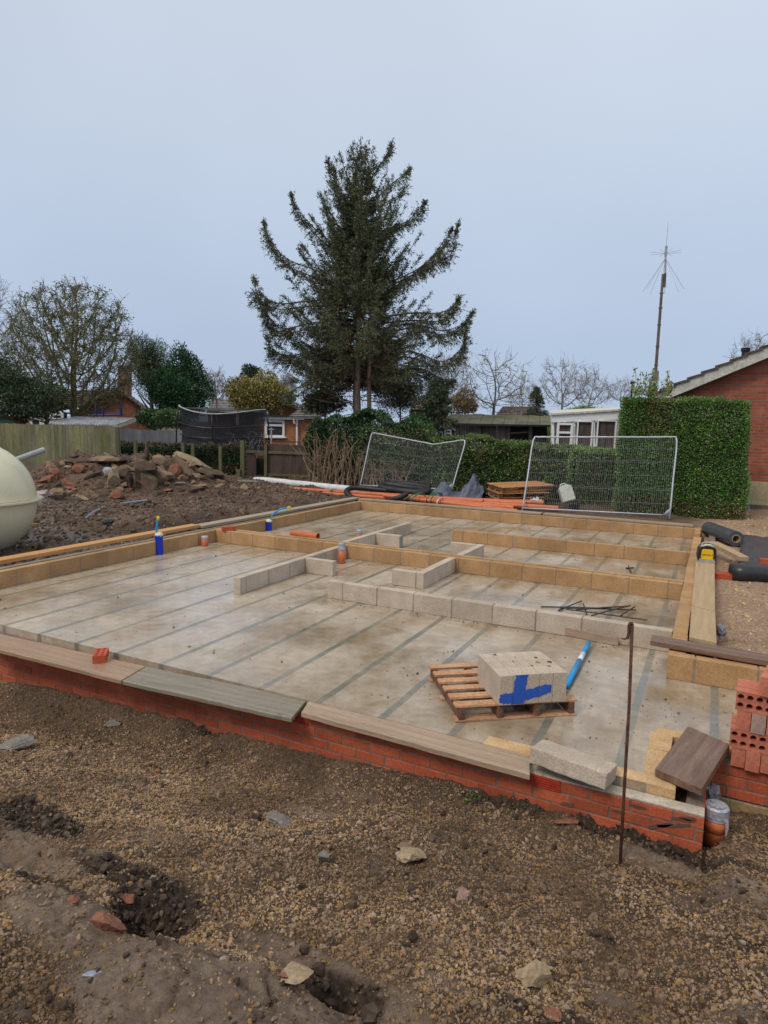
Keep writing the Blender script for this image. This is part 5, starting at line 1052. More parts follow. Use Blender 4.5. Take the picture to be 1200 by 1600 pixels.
    m.build('needles', [M_NEEDLE, M_NEEDB], t_); wood.build('boughs', M_TWIG, t_)
    # dead leafless side twigs near the trunk
    tw = MB()
    for k in range(70): z = rg.uniform(2.4, 6.2); a = rg.uniform(0, 2*PI); d_ = np.array([math.cos(a), math.sin(a), rg.uniform(-.2, .35)]); bare(tw, tp_(z), d_, rg.uniform(.8, 1.8), .018, 1, rg, 0, .1, .3, (5, 8), (.4, 1.2), .004, (.3, .5))
    tw.build('dead_twigs', M_TWIG, t_)
conifer()
# drooping dark conifer at its foot, left understorey
def small_conifer(label, px, dep, ytop, wpx, ybot, seed, m, n=9000, sparse=1.0, name='conifer'):
    rg = np.random.default_rng(seed); s_ = dep/FPX; b = gd(px, dep); t_ = thing(name, label, 'tree', tuple(b)); top = D(px, ytop, dep); H_ = top[2]-b[2]; zb_ = D(px, ybot, dep)[2]
    tr = MB(); tr.tube([b, (b+top)/2, top], [.09, .05, .01], 6); tr.build('trunk', M_TWIG, t_); P = []; Dd = []; wd_ = MB()
    for k in range(int(70*sparse)):
        f = rg.random(); z = zb_+(top[2]-zb_)*f; r_ = wpx*s_*(1-f)**.8*rg.uniform(.6, 1.1)+.05; a = rg.uniform(0, 2*PI); st = b+(top-b)*((z-b[2])/H_); tip = st+np.array([math.cos(a)*r_, math.sin(a)*r_, -r_*.15]); mid = (st+tip)/2+[0, 0, .06]; wd_.tube([st, mid, tip], [.02, .012, .004], 3, cap=False)
        k_ = n//int(70*sparse); u = rg.random(k_)[:, None]**.7; q = st+(tip-st)*u; q = q+rg.normal(size=(k_, 3))*np.array([.10, .10, .07])*(1.2-u)-np.array([0, 0, .06]); P.append(q); Dd.append(np.repeat([(tip-st)/max(r_, .1)+[0, 0, -.5]], k_, 0))
    mm_ = MB(); mm_.leaves(np.concatenate(P), .09, .024, np.concatenate(Dd), 0, .5); mm_.build('needles', m, t_); wd_.build('boughs', M_TWIG, t_)
small_conifer('low drooping dark conifer spreading right of the big spruce trunks', 684, 19.9, 588, 36, 660, 3, M_DARKEV, 11000)
small_conifer('small dark fir standing beyond the long shed', 838, 34, 604, 24, 652, 5, M_DARKEV, 7000)
crown_tree('evergreen_shrub', 'dark evergreen undergrowth left of the big spruce trunk', gd(505, 21.6), D(508, 628, 21.6), (.9, .7, .55), M_DARKEV, 6000, (.10, .04), 8, 14, .06, mix=M_NEEDB, cat='shrub')
crown_tree('evergreen_shrub', 'brownish twiggy undergrowth right of the big spruce trunks', gd(625, 21.2), D(625, 622, 21.2), (1.2, .9, .85), M_DARKEV, 9000, (.09, .025), 18, 14, .06, mix=M_NEEDB, cat='shrub')

# big bare mossy tree, left
b = gd(112, 28); S_ = 28/FPX
colony_tree('bare_tree', 'wide bare mossy tree with many spreading limbs on the left', b, D(112, 545, 28), (108*S_, 2.5, 104*S_), 21, M_MOSSTW, .17, 3000, .19, .013, (3.0, .34), (M_OLIVE, .34, .08, 2, .10), stems=D(113, 642, 28), lower=-.2, twr=.012)
colony_tree('bare_tree', 'bare grey tree cut off by the left edge, behind the mossy one', gd(-20, 36), D(-15, 530, 36), (2.3, 2.2, 3.3), 33, M_GREYTW, .22, 1200, .26, .012, (2.5, .55), stems=D(-18, 620, 36), twr=.010, curl=.3)
for i, (px_, py_, rx, rz, sd__) in enumerate(((-30, 590, 2.2, 1.6, 41), (30, 610, 1.6, 1.1, 43))):
    crown_tree('yew_tree', ('large dark yew filling the left edge' , 'dark yew spreading right of the one at the left edge')[i], gd(px_, 25-i), D(px_, py_, 25-i), (rx, 1.6, rz), M_DARKEV, 14000, (.12, .05), sd__, 16, .2, mix=M_OLIVE)
crown_tree('evergreen_shrub', 'olive evergreen mass around the foot of the mossy tree', gd(75, 27), D(72, 628, 27), (1.5, 1.2, .62), M_OLIVE, 6000, (.12, .04), 47, 16, .1, mix=M_DARKEV, cat='shrub')
crown_tree('laurel_tree', 'dense glossy green laurel left of the trampoline', gd(283, 31), D(283, 600, 31)-[0, 0, .1], (1.85, 1.6, 2.1), M_LAUREL, 28000, (.14, .06), 51, 26, .15, point=.45)
crown_tree('evergreen_tree', 'duller olive evergreen tree between the chimney and the laurel', gd(238, 33), D(234, 580, 33), (1.45, 1.2, 1.85), M_OLIVE, 17000, (.12, .035), 53, 24, .15, mix=M_DARKEV)
crown_tree('ivy_bush', 'pale ivy bush behind the grey fence', gd(248, 29), D(250, 660, 29), (1.4, .9, .7), M_IVYP, 10000, (.10, .07), 55, 12, .06, mix=M_IVY, cat='bush')
crown_tree('golden_tree', 'golden yellow leafy tree above the orange brick house', gd(405, 35), D(405, 617, 35), (1.95, 1.6, 1.35), M_GOLD, 20000, (.13, .07), 57, 18, .15, mix=M_OLIVE)
crown_tree('evergreen_tree', 'small dark treetop poking up left of the golden tree', gd(388, 38), D(392, 583, 38), (.75, .7, .45), M_DARKEV, 2200, (.14, .05), 59, 7, .08)
colony_tree('bare_tree', 'small reddish bare tree between the laurel and the golden tree', gd(337, 46), D(337, 605, 46), (1.0, 1, 1.2), 61, M_PINKTW, .08, 350, .16, .012, (3, .4), twr=.012, curl=.5)
crown_tree('shrub', 'faint grey shrub beside the golden tree', gd(447, 50), D(447, 600, 50), (1.1, 1, .9), M_GREYTW, 1800, (.25, .03), 63, 7, .05, cat='shrub')
colony_tree('bare_tree', 'fine twigged greenish bare tree right of the big spruce', gd(702, 34), D(702, 598, 34), (1.35, 1.2, 1.5), 65, M_GREYTW, .11, 700, .17, .009, (2.4, .42), twr=.008, curl=.4)
colony_tree('bare_tree', 'gnarled bare tree with a few yellow leaves behind the long shed', gd(775, 25), D(775, 600, 25), (1.45, 1.2, 1.45), 67, M_GREYTW, .11, 240, .22, .012, (1.3, .45), leafy=(mat('yellow leaves', (.50, .42, .02), (.62, .52, .05), 4, 20, .7, bump=0, isl=.2), .22, .10, 1, .05), stems=D(771, 652, 25), twr=.008, curl=.5)
crown_tree('shrub', 'tan beech shrub behind the left end of the long shed', gd(722, 27), D(722, 634, 27), (.75, .6, .6), leafmat('tan leaves', (.20, .14, .06), (.30, .21, .09), .4), 3500, (.09, .05), 69, 8, .05, cat='shrub')
for px_, py_, dep, rr, nn, sd__, lb in ((882, 605, 38, (1.7, 1.3, 1.5), 420, 71, 'spreading bare grey tree behind the small dark fir'), (925, 612, 42, (1.4, 1.2, 1.2), 320, 73, 'bare grey tree above the green conifer hedge'), (970, 612, 50, (1.3, 1.2, 1.0), 300, 75, 'thin bare tree left of the tall hedge'), (1182, 556, 45, (1.6, 1.5, 1.6), 350, 77, 'bare twigs of a tree above the right hand roof'), (815, 615, 46, (1.2, 1.2, 1.2), 300, 79, 'thin bare tree between the yellow leaved tree and the small fir')):
    colony_tree('bare_tree', lb, gd(px_, dep), D(px_, py_, dep), rr, sd__, M_GREYTW, .10, nn, .20, .010, (2.2, .5), twr=.009, curl=.4)
boxhedge('conifer_hedge', 'soft bright green conifer hedge rising above the white conservatory', gd(866, 24.5), gd(962, 24.5), 1.5, .1, 2.95, M_CONHEDGE, 16000, (.10, .03), .1, zfun=lambda u: 1-.10*(1-u)-.12*np.abs(u-.5)*2)
# shoots growing up round the mast foot
m = MB(); rg = np.random.default_rng(5)
for k in range(46):
    b = D(rg.uniform(988, 1046), 618, 14.6+rg.uniform(-.3, .3)); h_ = rg.uniform(.12, .62)*(1 if 1000 < 1020 else .5); P = [b, b+[rg.normal()*.04, 0, h_*.6], b+[rg.normal()*.08, 0, h_]]; m.tube(P, [.006, .005, .003], 3, 1, cap=False)
    q = P[0]+(P[2]-P[0])*rg.random((14, 1)); m.leaves(q, .07, .04, m=0)
o = m.build('hedge_shoots', [M_CONHEDGE, M_STEM]); tag(o, 'loose bright shoots rising above the tall hedge around the mast', 'shoots')

# ================================================================== FENCES
M_FGREEN = mat('algae green fence boards', (.17, .17, .075), (.30, .28, .16), 1.5, 14, .9, bump=.4, isl=.22, hue=.012, stretch=(3, 3, .5), spots=.34, spot=1.2, spotc=(.27, .22, .17))
M_FGREY = mat('weathered grey fence boards', (.19, .205, .22), (.29, .30, .31), 2, 20, .9, bump=.4, isl=.18, stretch=(3, 3, .5))
M_FBROWN = mat('dark stained fence boards', (.060, .038, .033), (.105, .07, .06), 2, 20, .8, bump=.3, isl=.15, stretch=(3, 3, .5))
M_POST = mat('mossy fence post', (.085, .09, .04), (.15, .14, .075), 3, 20, .95, bump=.4)
def fence(name, label, a, b, zb_, zt_, bw, m, step=None, posts=(), rails=(), cat='fence', jitz=.012):
    a = np.asarray(a, float)[:2]; b = np.asarray(b, float)[:2]; d = b-a; L = np.linalg.norm(d); d /= L; n = np.array([-d[1], d[0]]); t_ = thing(name, label, cat, (*((a+b)/2), zb_)); M_ = np.array([[d[0], n[0], 0], [d[1], n[1], 0], [0, 0, 1.]])
    zt_ = np.atleast_1d(zt_).astype(float); k = int(L/bw); p_ = MB()
    for i in range(k):
        u = (i+.5)*L/k; z1 = np.interp(u/L, np.linspace(0, 1, len(zt_)), zt_)+RNG.uniform(-jitz, jitz); p_.box(np.array([*(a+d*u), (zb_+z1)/2])+M_@np.array([0, .012*(i % 2), 0]), (L/k*1.02, .016, z1-zb_), M_@rotm(0, 0, R(3)))
    p_.build('boards', m, t_)
    for u, h_ in posts: q = a+d*L*u; r_ = MB(); r_.box(np.array([*q, (zb_+h_)/2])+M_@np.array([0, -.07, 0]), (.10, .10, h_-zb_), M_, jit=.004); r_.build('post', M_POST, t_)
    for z_, mm_ in rails: r_ = MB(); r_.box(np.array([*(a+b)/2, z_])+M_@np.array([0, -.035, 0]), (L, .04, .09), M_); r_.build('rail', mm_, t_)
    return t_
dF = 21.5
fence('board_fence', 'mossy green closeboard fence at the left behind the rubble heap', gd(-60, dF), gd(187, 22.5), -.1, [1.83, 1.80, 1.78], .115, M_FGREEN, posts=[(.985, 1.76)])
fence('board_fence', 'grey weathered board fence behind the trampoline', gd(186, 27.6), gd(300, 27.9), .2, [1.64, 1.60, 1.64], .12, M_FGREY)
fence('board_fence', 'grey board fence seen through the trampoline net', gd(300, 28.4), gd(402, 28.6), .2, [1.9, 1.9], .12, M_FGREY)
# low ivy clad fence with posts
bf = boxhedge('ivy_fence', 'low fence smothered in ivy with green posts behind the rubble', gd(186, 22.9), gd(383, 22.3), .25, 0, 1.20, M_IVY, 11000, (.075, .055), .10, accents=(leafmat('rusty fence leaves', (.12, .075, .04), (.20, .13, .07), .4), lambda u, z, r_: ((z > .9)&(r_ < .65))|((u > .55)&(z < .5)&(r_ < .75))|(r_ < .12)), cat='fence')
for px_, yt, dd_ in ((211, 688, 22.6), (286, 692, 22.4), (301, 693, 22.3), (344, 697, 22.1)):
    q = gd(px_, dd_); zt__ = D(px_, yt, dd_)[2]; m = MB(); m.box((q[0], q[1], (q[2]+zt__)/2-.05), (.10, .10, zt__-q[2]+.1), rotm(0, 0, .3), jit=.005); m.build('post', M_POST, bf)
q = gd(379, 21.7); zt__ = D(379, 688, 21.7)[2]; m = MB(); m.box((q[0], q[1], (q[2]+zt__)/2-.05), (.14, .14, zt__-q[2]+.1), rotm(0, 0, .3), jit=.005, taper=.9); tag(m.build('fence_post', M_POST), 'taller mossy post left of the brown fence', 'post')
q = gd(373, 21.4); m = MB(); m.box(q+[0, 0, .12], (.14, .14, .32), rotm(0, 0, .2), jit=.01); tag(m.build('post_stump', M_POST), 'short mossy post stump at the foot of the taller post', 'post')
za = D(440, 694, 22)[2]; zl = D(440, 707, 22)[2]; zbm = D(440, 742, 22)[2]
fence('board_fence', 'dark brown board fence with green rails in front of the orange brick house', gd(417, 22.1), gd(486, 21.7), .12, [za, za-.02], .13, M_FBROWN, posts=[(.0, za-.02)], rails=[(zl, M_POST), (zbm, M_POST)])
fence('board_fence', 'lower dark fence section with a gap beside the mossy post', gd(385, 22.2), gd(400, 22.2), .12, [zl+.02, zl], .11, M_FBROWN, rails=[(zl, M_POST)])
fence('board_fence', 'blackened low boards in the gap of the dark fence', gd(399, 22.7), gd(417, 22.7), .1, [zl-.25, zl-.28], .1, mat('black boards', (.015, .014, .014), (.035, .03, .03), 3, 20, .9))
q1, q2 = gd(397, 22.2), gd(417, 22.1); m = MB(); m.beam([q1[0], q1[1], zl-.05], [q2[0], q2[1], zl-.05], .05, .14); tag(m.build('fence_rail', M_POST), 'mossy rail bridging the gap in the dark fence', 'rail')
m = MB(); 
for k in range(22): q = gd(405+k*3.3, 23.6); m.tube([[q[0], q[1], 1.0], [q[0], q[1], 1.36]], .008, 4)
q1, q2 = gd(402, 23.6), gd(480, 23.6); m.tube([[q1[0], q1[1], 1.36], [q2[0], q2[1], 1.36]], .014, 4); m.tube([[q1[0], q1[1], 1.18], [q2[0], q2[1], 1.18]], .008, 4); tag(m.build('garden_railing', mat('dark iron', (.06, .05, .05), (.1, .08, .07), 5, 20, .8)), 'thin dark garden railing behind the brown fence', 'railing')
m = MB(); q = gd(424, 24.5); m.tube([q, [q[0], q[1], D(424, 668, 24.5)[2]]], .028, 6); m.tube([D(420, 671, 24.5), D(428, 671, 24.5)], .02, 5); tag(m.build('washing_post', mat('pale blue grey metal', (.35, .38, .42), (.45, .48, .52), 4, 20, .5)), 'pale metal post with a short crossbar in front of the white window', 'post')
# bramble twigs
m = MB(); rg = np.random.default_rng(9)
for k in range(14): b = gd(rg.uniform(352, 402), 22.7); bare(m, b+[0, 0, .6], np.array([rg.normal()*.8, 0, 1.]), rg.uniform(.5, .9), .014, 2, rg, 0, .0, .5, (2, 4), (.4, 1.), .005, (.4, .7))
tag(m.build('bramble', [M_GREYTW]), 'dry bramble stems arching beside the trampoline', 'bramble')

# ================================================================== TRAMPOLINE
def net_mat():
    m = mat('black safety net', (.012, .013, .02), (.022, .023, .034), 4, 60, .8, bump=0); nt = m.node_tree; o = nt.nodes['Material Output']; b = nt.nodes['Principled BSDF']; tr = nt.nodes.new('ShaderNodeBsdfTransparent'); mxs = nt.nodes.new('ShaderNodeMixShader'); mxs.inputs[0].default_value = .74
    nt.links.new(tr.outputs[0], mxs.inputs[1]); nt.links.new(b.outputs[0], mxs.inputs[2]); nt.links.new(mxs.outputs[0], o.inputs['Surface']); return m
dT = 25.8; ctr = gd(349, dT); RTm = 65*dT/FPX; t_ = thing('trampoline', 'round garden trampoline with a sagging black safety net behind the ivy fence', 'trampoline', tuple(ctr))
zt0 = D(349, 648, dT)[2]; zt1 = D(283, 633, dT)[2]; zt2 = D(413, 640, dT)[2]
def rimz(a):   # a = angle in the level frame, front is -HF
    x_ = math.cos(a); f_ = -math.sin(a); base_ = zt0+((zt1-zt0) if x_ < 0 else (zt2-zt0))*abs(x_)**1.8
    return base_ if f_ > 0 else zt1-.10+(zt2-zt1)*(x_*.5+.5)-.08*(1-abs(x_))
AA = np.linspace(0, 2*PI, 49); rim = [ctr+HR*RTm*math.cos(a)+HF*RTm*math.sin(a)+[0, 0, rimz(a)-ctr[2]] for a in AA]
bz0 = .95; m = MB(); lo_ = [np.array([ctr[0], ctr[1], bz0])+HR*RTm*.97*math.cos(a)+HF*RTm*.97*math.sin(a) for a in AA]; nA = 49; nv = 8
VV = []; 
for k in range(nv):
    f = k/(nv-1)
    for i in range(nA): q = lo_[i]*(1-f)+np.array(rim[i])*f; c_ = np.array([ctr[0], ctr[1], q[2]]); VV.append(q+(c_-q)*(.05*math.sin(f*PI)+.015*math.sin(i*1.3+f*4)))
i_ = np.arange(nv-1)[:, None]*nA; j_ = np.arange(nA-1)[None]; m.add(np.array(VV), np.stack([i_+j_, i_+j_+1, i_+nA+j_+1, i_+nA+j_], -1).reshape(-1, 4)); m.build('net', net_mat(), t_, smooth=True)
front = [q for q, a in zip(rim, AA) if math.sin(a) <= .05]; m = MB(); m.tube(front, .024, 6); m.build('rim_sleeve', mat('pale grey foam', (.38, .42, .40), (.5, .53, .51), 5, 30, .7), t_, smooth=True)
back = [q for q, a in zip(rim, AA) if math.sin(a) >= -.05]; m = MB(); m.tube(back, .015, 5); m.build('rear_rim', M_BLK, t_)
for hz, off in ((.62, .0), (.34, .0), (.16, .12)):
    m = MB(); m.tube([lo_[i]*(1-hz)+np.array(rim[i])*hz-HF*.02+[0, 0, -off*math.sin(i*.26)*.5] for i in range(25, 49)], .020, 5); m.build('net_strap', M_BLK, t_)
for a in (PI*1.02, PI*1.5, PI*1.97, PI*.5):
    top = ctr+HR*(RTm+.06)*math.cos(a)+HF*(RTm+.06)*math.sin(a); z_ = rimz(a % (2*PI)); m = MB(); bend = HR*.10*np.sign(round(math.cos(a), 2)); m.tube([top+bend*1.3+[0, 0, .0], top+bend*1.3+[0, 0, .9], top+bend+[0, 0, (z_-ctr[2])*.75], top+[0, 0, z_-ctr[2]]], .026, 8); m.build('pole', M_BLK, t_, smooth=True)
m = MB(); m.tube([q+[0, 0, -.05] for q in lo_], .05, 8); m.build('frame_pad', M_BLK, t_, smooth=True)
# swing seen through the net
m = MB(); q = lambda x_, y_: D(x_, y_, 28.0)
for a, b in (((322, 662), (308, 700)), ((330, 662), (342, 700)), ((352, 662), (374, 700)), ((318, 665), (362, 665))): m.tube([q(*a), q(*b)], .035, 5)
tag(m.build('swing_frame', mat('tan timber frame', (.30, .19, .11), (.38, .26, .16), 4, 30, .8)), 'timber swing frame half seen through the trampoline net', 'swing frame')

# ================================================================== HOUSES
def brick_mat(name, c1, c2, mortar, rotz=0., bw=.225, rh=.075, mort=.011):
    m = bpy.data.materials.new(name); m.use_nodes = True; nt = m.node_tree; b = nt.nodes['Principled BSDF']; t = nt.nodes.new('ShaderNodeTexCoord').outputs['Object']
    mp = nt.nodes.new('ShaderNodeMapping'); mp.inputs['Rotation'].default_value = (0, 0, -rotz); nt.links.new(t, mp.inputs[0]); s_ = nt.nodes.new('ShaderNodeSeparateXYZ'); nt.links.new(mp.outputs[0], s_.inputs[0]); ad = nt.nodes.new('ShaderNodeMath'); ad.operation = 'ADD'; nt.links.new(s_.outputs[0], ad.inputs[0]); nt.links.new(s_.outputs[1], ad.inputs[1])
    cb = nt.nodes.new('ShaderNodeCombineXYZ'); nt.links.new(ad.outputs[0], cb.inputs[0]); nt.links.new(s_.outputs[2], cb.inputs[1])
    bt_ = _n(nt, 'ShaderNodeTexBrick', Scale=1.0, Mortar_Size=mort, Brick_Width=bw, Row_Height=rh, Bias=0.0); bt_.inputs['Color1'].default_value = (*c1, 1); bt_.inputs['Color2'].default_value = (*c2, 1); bt_.inputs['Mortar'].default_value = (*mortar, 1); nt.links.new(cb.outputs[0], bt_.inputs['Vector'])
    c = mixc(nt, 1.0, bt_.outputs['Color'], ramp_(nt, noise_(nt, t, 3, 6, .7), [(.3, (.65,)*3), (.7, (1.25,)*3)]), 'MULTIPLY'); nt.links.new(c, b.inputs['Base Color']); b.inputs['Roughness'].default_value = .9
    bp = nt.nodes.new('ShaderNodeBump'); bp.invert = True; bp.inputs['Strength'].default_value = .6; bp.inputs['Distance'].default_value = .008; nt.links.new(bt_.outputs['Fac'], bp.inputs['Height']); nt.links.new(bp.outputs[0], b.inputs['Normal']); return m
M_TILE = mat('brown roof tiles', (.075, .052, .045), (.13, .095, .08), 4, 30, .9, bump=.6, isl=.25, spots=.2, spot=3, spotc=(.12, .12, .07))
M_TILEG = mat('grey roof tiles', (.13, .125, .12), (.22, .21, .20), 3, 30, .9, bump=.6, isl=.2, spots=.25, spot=2, spotc=(.16, .15, .06))
M_UPVC = mat('white window frame', (.80, .81, .82), (.88, .89, .90), 4, 40, .4, bump=0, fineamt=.06)
M_GLASS = mat('dark window glass', (.03, .035, .045), (.08, .09, .11), 2, 10, .08, bump=0, spec=.8)
M_BARGE = mat('lichened white bargeboard', (.42, .42, .36), (.60, .61, .56), 3, 30, .8, bump=.4, spots=.3, spot=6, spotc=(.30, .31, .22))
def tiled_slope(mb, p0, p1, p2, p3, rows, cols, m=0, th=.03):
    """p0-p1 eaves, p3-p2 ridge; rows of overlapping tiles"""
    p0, p1, p2, p3 = [np.asarray(q, float) for q in (p0, p1, p2, p3)]; n = np.cross(p1-p0, p3-p0); n /= np.linalg.norm(n); n = n if n[2] > 0 else -n
    for i in range(rows):
        a, b = i/rows, (i+1.15)/rows
        for j in range(cols):
            u0, u1 = j/cols, (j+.97)/cols; S = lambda u, v: (p0*(1-u)+p1*u)*(1-v)+(p3*(1-u)+p2*u)*v
            q = [S(u0, a)+n*th, S(u1, a)+n*th, S(u1, min(b, 1.02)), S(u0, min(b, 1.02))]; q2 = [x_-n*th*.9 for x_ in q]
            mb.add(q2+q, [(0, 3, 2, 1), (4, 5, 6, 7), (0, 1, 5, 4), (1, 2, 6, 5), (2, 3, 7, 6), (3, 0, 4, 7)], m)
# right hand house gable: plane y = 18.2
yw = 18.2; e0 = YP(1035, 612, yw-.25); e1 = YP(1200, 543, yw-.25); sl = (e1[2]-e0[2])/(e1[0]-e0[0]); print('house', e0, e1, sl)
t_ = thing('brick_house', 'red brick bungalow gable with a pale sloping bargeboard at the right edge', 'house', (2.5, yw, .1))
x0 = e0[0]+.45; apexx = x0+5.2; zt_f = lambda x_: e0[2]+(x_-e0[0])*sl-.20
m = MB(); m.prism([(x0, .75), (x0+10.4, .75), (x0+10.4, zt_f(x0)), (apexx, zt_f(apexx)), (x0, zt_f(x0))], 0, 9, M=rotm(PI/2, 0, 0)*np.array([1, -1, 1])[None].T*1.0 if False else np.array([[1, 0, 0], [0, 0, 1], [0, 1, 0]]), c=(0, yw, 0)); m.build('wall', brick_mat('house red brick', (.30, .062, .030), (.40, .10, .05), (.20, .15, .12)), t_)
zpl = YP(1180, 752, yw)[2]; m = MB(); m.bb(x0-.03, x0+10.4, yw-.05, yw+9, -.3, zpl); m.build('plinth', mat('cream rendered plinth', (.40, .34, .20), (.52, .45, .29), 2.5, 25, .95, bump=.5, spots=.2, spot=2, spotc=(.30, .26, .17)), t_)
m = MB(); m.bb(x0-.05, x0+10.4, yw-.09, yw-.0, -.3, .30); m.build('dark_base', mat('dark concrete base', (.13, .105, .075), (.20, .165, .12), 3, 30, .9, bump=.6), t_)  # darker concrete band along the foot of the plinth
m = MB(); A0 = np.array([e0[0]-.2, yw-.30, e0[2]-.2*sl]); A1 = np.array([apexx, yw-.30, e0[2]+(apexx-e0[0])*sl]); dn_ = np.array([0, 0, -.115]); m.beam(A0+dn_, A1+dn_, .035, .235, up=(0, 0, 1)); m.build('bargeboard', M_BARGE, t_)
m = MB(); m.beam(A0+[0, .15, -.26], A1+[0, .15, -.26], .28, .02); 
for k in range(3): q = A0+(A1-A0)*(.16+.18*k); 
m.build('soffit', mat('dark soffit', (.06, .05, .045), (.1, .085, .075), 4, 30, .9), t_)
m = MB(); tiled_slope(m, [A0[0]-.15, yw-.36, A0[2]+.035-.15*sl], [A0[0]-.15, yw+9, A0[2]+.035-.15*sl], [A1[0], yw+9, A1[2]+.035], [A1[0], yw-.36, A1[2]+.035], 20, 26, th=.05)
m.build('roof', M_TILE, t_)
m = MB(); q = YP(1046, 606, yw+1.5); m.tube([q-[0, 0, .2], q+[0, 0, .10]], .06, 10); m.tube([q+[0, 0, .1], q+[0, 0, .16]], .085, 10); m.build('vent_pipe', M_PBRICK, t_)
m = MB(); q = YP(1164, 556, yw+1.5); m.tube([q-[0, 0, .3], q+[0, 0, .14]], .09, 10); m.tube([q+[0, 0, .12], q+[0, 0, .2]], .11, 10); m.build('flue', M_BLK, t_)
m = MB(); q = YP(988, 600, 24); m.tube([q-[0, 0, 3], q], .03, 6); m.tube([q, q+[0, 0, .08]], .07, 8); tag(m.build('flue_pipe', M_BLK), 'thin dark flue just visible left of the mast above the conservatory', 'flue')
# mast with a discone aerial
base = gd(1018, 16.8); top = D(1036, 428, 16.0); t_ = thing('aerial_mast', 'tall leaning rusty mast carrying a wire discone aerial', 'mast', tuple(base)); M_MAST = mat('rusty grey mast', (.10, .075, .07), (.22, .19, .18), 3, 30, .7, spots=.25, spot=2, spotc=(.12, .06, .05))
dm = (top-base)/np.linalg.norm(top-base); Lm = np.linalg.norm(top-base); m = MB(); m.tube([base, base+dm*Lm*.6, top], [.042, .038, .030], 10)
for f in (.46, .62, .70, .79, .86, .92): m.tube([base+dm*Lm*f, base+dm*(Lm*f+.03)], .046, 10)
m.build('pole', M_MAST, t_, smooth=False)
m = MB(); m.box(base+dm*Lm*.575, (.14, .14, .24)); m.build('clamp', M_MAST, t_); m = MB(); m.tube([base+dm*(Lm-.3)+HR*.05, base+dm*(Lm+.02)+HR*.05], .028, 8); m.build('bracket', M_MAST, t_)
hub = D(1040, 400, 16.0); m = MB(); m.tube([top-dm*.3+HR*.07, hub], .022, 8); m.tube([hub, hub+dm*.22], .03, 8); m.build('aerial_stem', M_GALV, t_)
m = MB(); M_WIRE = mat('aerial wire', (.20, .20, .21), (.30, .30, .31), 5, 30, .5, metal=.3)
for k in range(8): a = k*PI/4+.3; m.tube([hub+[0, 0, -.05], hub+HR*.45*math.cos(a)+HF*.45*math.sin(a)+[0, 0, -.78]], .0035, 4)
for k in range(8): a = k*PI/4; m.tube([hub+[0, 0, .06], hub+HR*.36*math.cos(a)+HF*.36*math.sin(a)+[0, 0, .08]], .0028, 4)
m.tube([hub+dm*.2, D(1044, 346, 16.0)], [.005, .003], 5); m.build('aerial_wires', M_WIRE, t_)
# white conservatory
def winframe(name_, parent, p00, p11, dep, rows, fr_=.05, panes=M_GLASS, frame=M_UPVC):
    """window in the plane facing the camera; p00 lower-left pixel, p11 upper-right pixel"""
    a = D(p00[0], p00[1], dep); b = D(p11[0], p11[1], dep); w_ = (b-a)@HR; h_ = b[2]-a[2]; M_ = np.stack([HR, HF, [0, 0, 1]], 1); m = MB()
    m.box(a+M_@np.array([w_/2, -.03, fr_/2]), (w_, .07, fr_), M_); m.box(a+M_@np.array([w_/2, -.03, h_-fr_/2]), (w_, .07, fr_), M_)
    for x_ in (fr_/2, w_-fr_/2): m.box(a+M_@np.array([x_, -.03, h_/2]), (fr_, .068, h_-2*fr_-.002), M_)
    for r__ in rows: m.box(a+M_@np.array([w_/2, -.03, h_*r__]), (w_-2*fr_-.002, .066, fr_), M_)
    o = m.build(name_, frame, parent); g_ = MB(); g_.box(a+M_@np.array([w_/2, .0, h_/2]), (w_-.02, .012, h_-.02), M_); g_.build('pane', panes, o); return o
dc = 18.6; t_ = thing('conservatory', 'small white conservatory with a sloping white roof behind the low hedge', 'conservatory', tuple(gd(915, dc))); HM = np.stack([HR, HF, [0, 0, 1]], 1)
M_CURT = mat('dim room behind glass', (.07, .05, .05), (.14, .11, .10), 3, 8, .15, bump=0, spec=.7, stretch=(4, 4, .5))
def slabpx(mb, pxs, dep, th=.08, m=0):
    P = [D(x_, y_, dep) for x_, y_ in pxs]; a = P[0]; poly = [((q-a)@HR, (q-a)[2]) for q in P]; mb.prism(poly, 0, th, m, M=np.stack([HR, [0, 0, 1], HF], 1), c=a); return mb
m = MB(); slabpx(m, [(862, 660), (972, 655), (972, 638), (862, 646)], dc-.05, .12); slabpx(m, [(862, 706), (866, 706), (866, 660), (862, 660)], dc, .1); slabpx(m, [(895, 706), (899, 706), (899, 658), (895, 658)], dc, .1); slabpx(m, [(926, 712), (930, 712), (930, 657), (926, 657)], dc, .1); slabpx(m, [(963, 712), (972, 712), (972, 656), (963, 656)], dc, .1); slabpx(m, [(862, 775), (972, 775), (972, 700), (862, 700)], dc+.02, .1); m.build('wall', M_UPVC, t_)
m = MB(); tiled = [D(861, 646, dc-.1), D(972, 639, dc-.1), D(972, 636, dc+2.6), D(861, 641, dc+2.6)]; V4 = np.array(tiled+[q-[0, 0, .05] for q in tiled]); m.add(V4, [(3, 2, 1, 0), (4, 5, 6, 7), (0, 1, 5, 4), (1, 2, 6, 5), (2, 3, 7, 6), (3, 0, 4, 7)]); m.build('roof', mat('cream roof sheet', (.55, .54, .46), (.68, .66, .58), 2, 20, .6), t_)
winframe('window', t_, (868, 700), (895, 661), dc-.02, (.62,), .06, M_CURT); winframe('window', t_, (899, 704), (926, 658), dc, (), .03, M_CURT); winframe('window', t_, (930, 704), (963, 657), dc, (), .03, M_CURT)
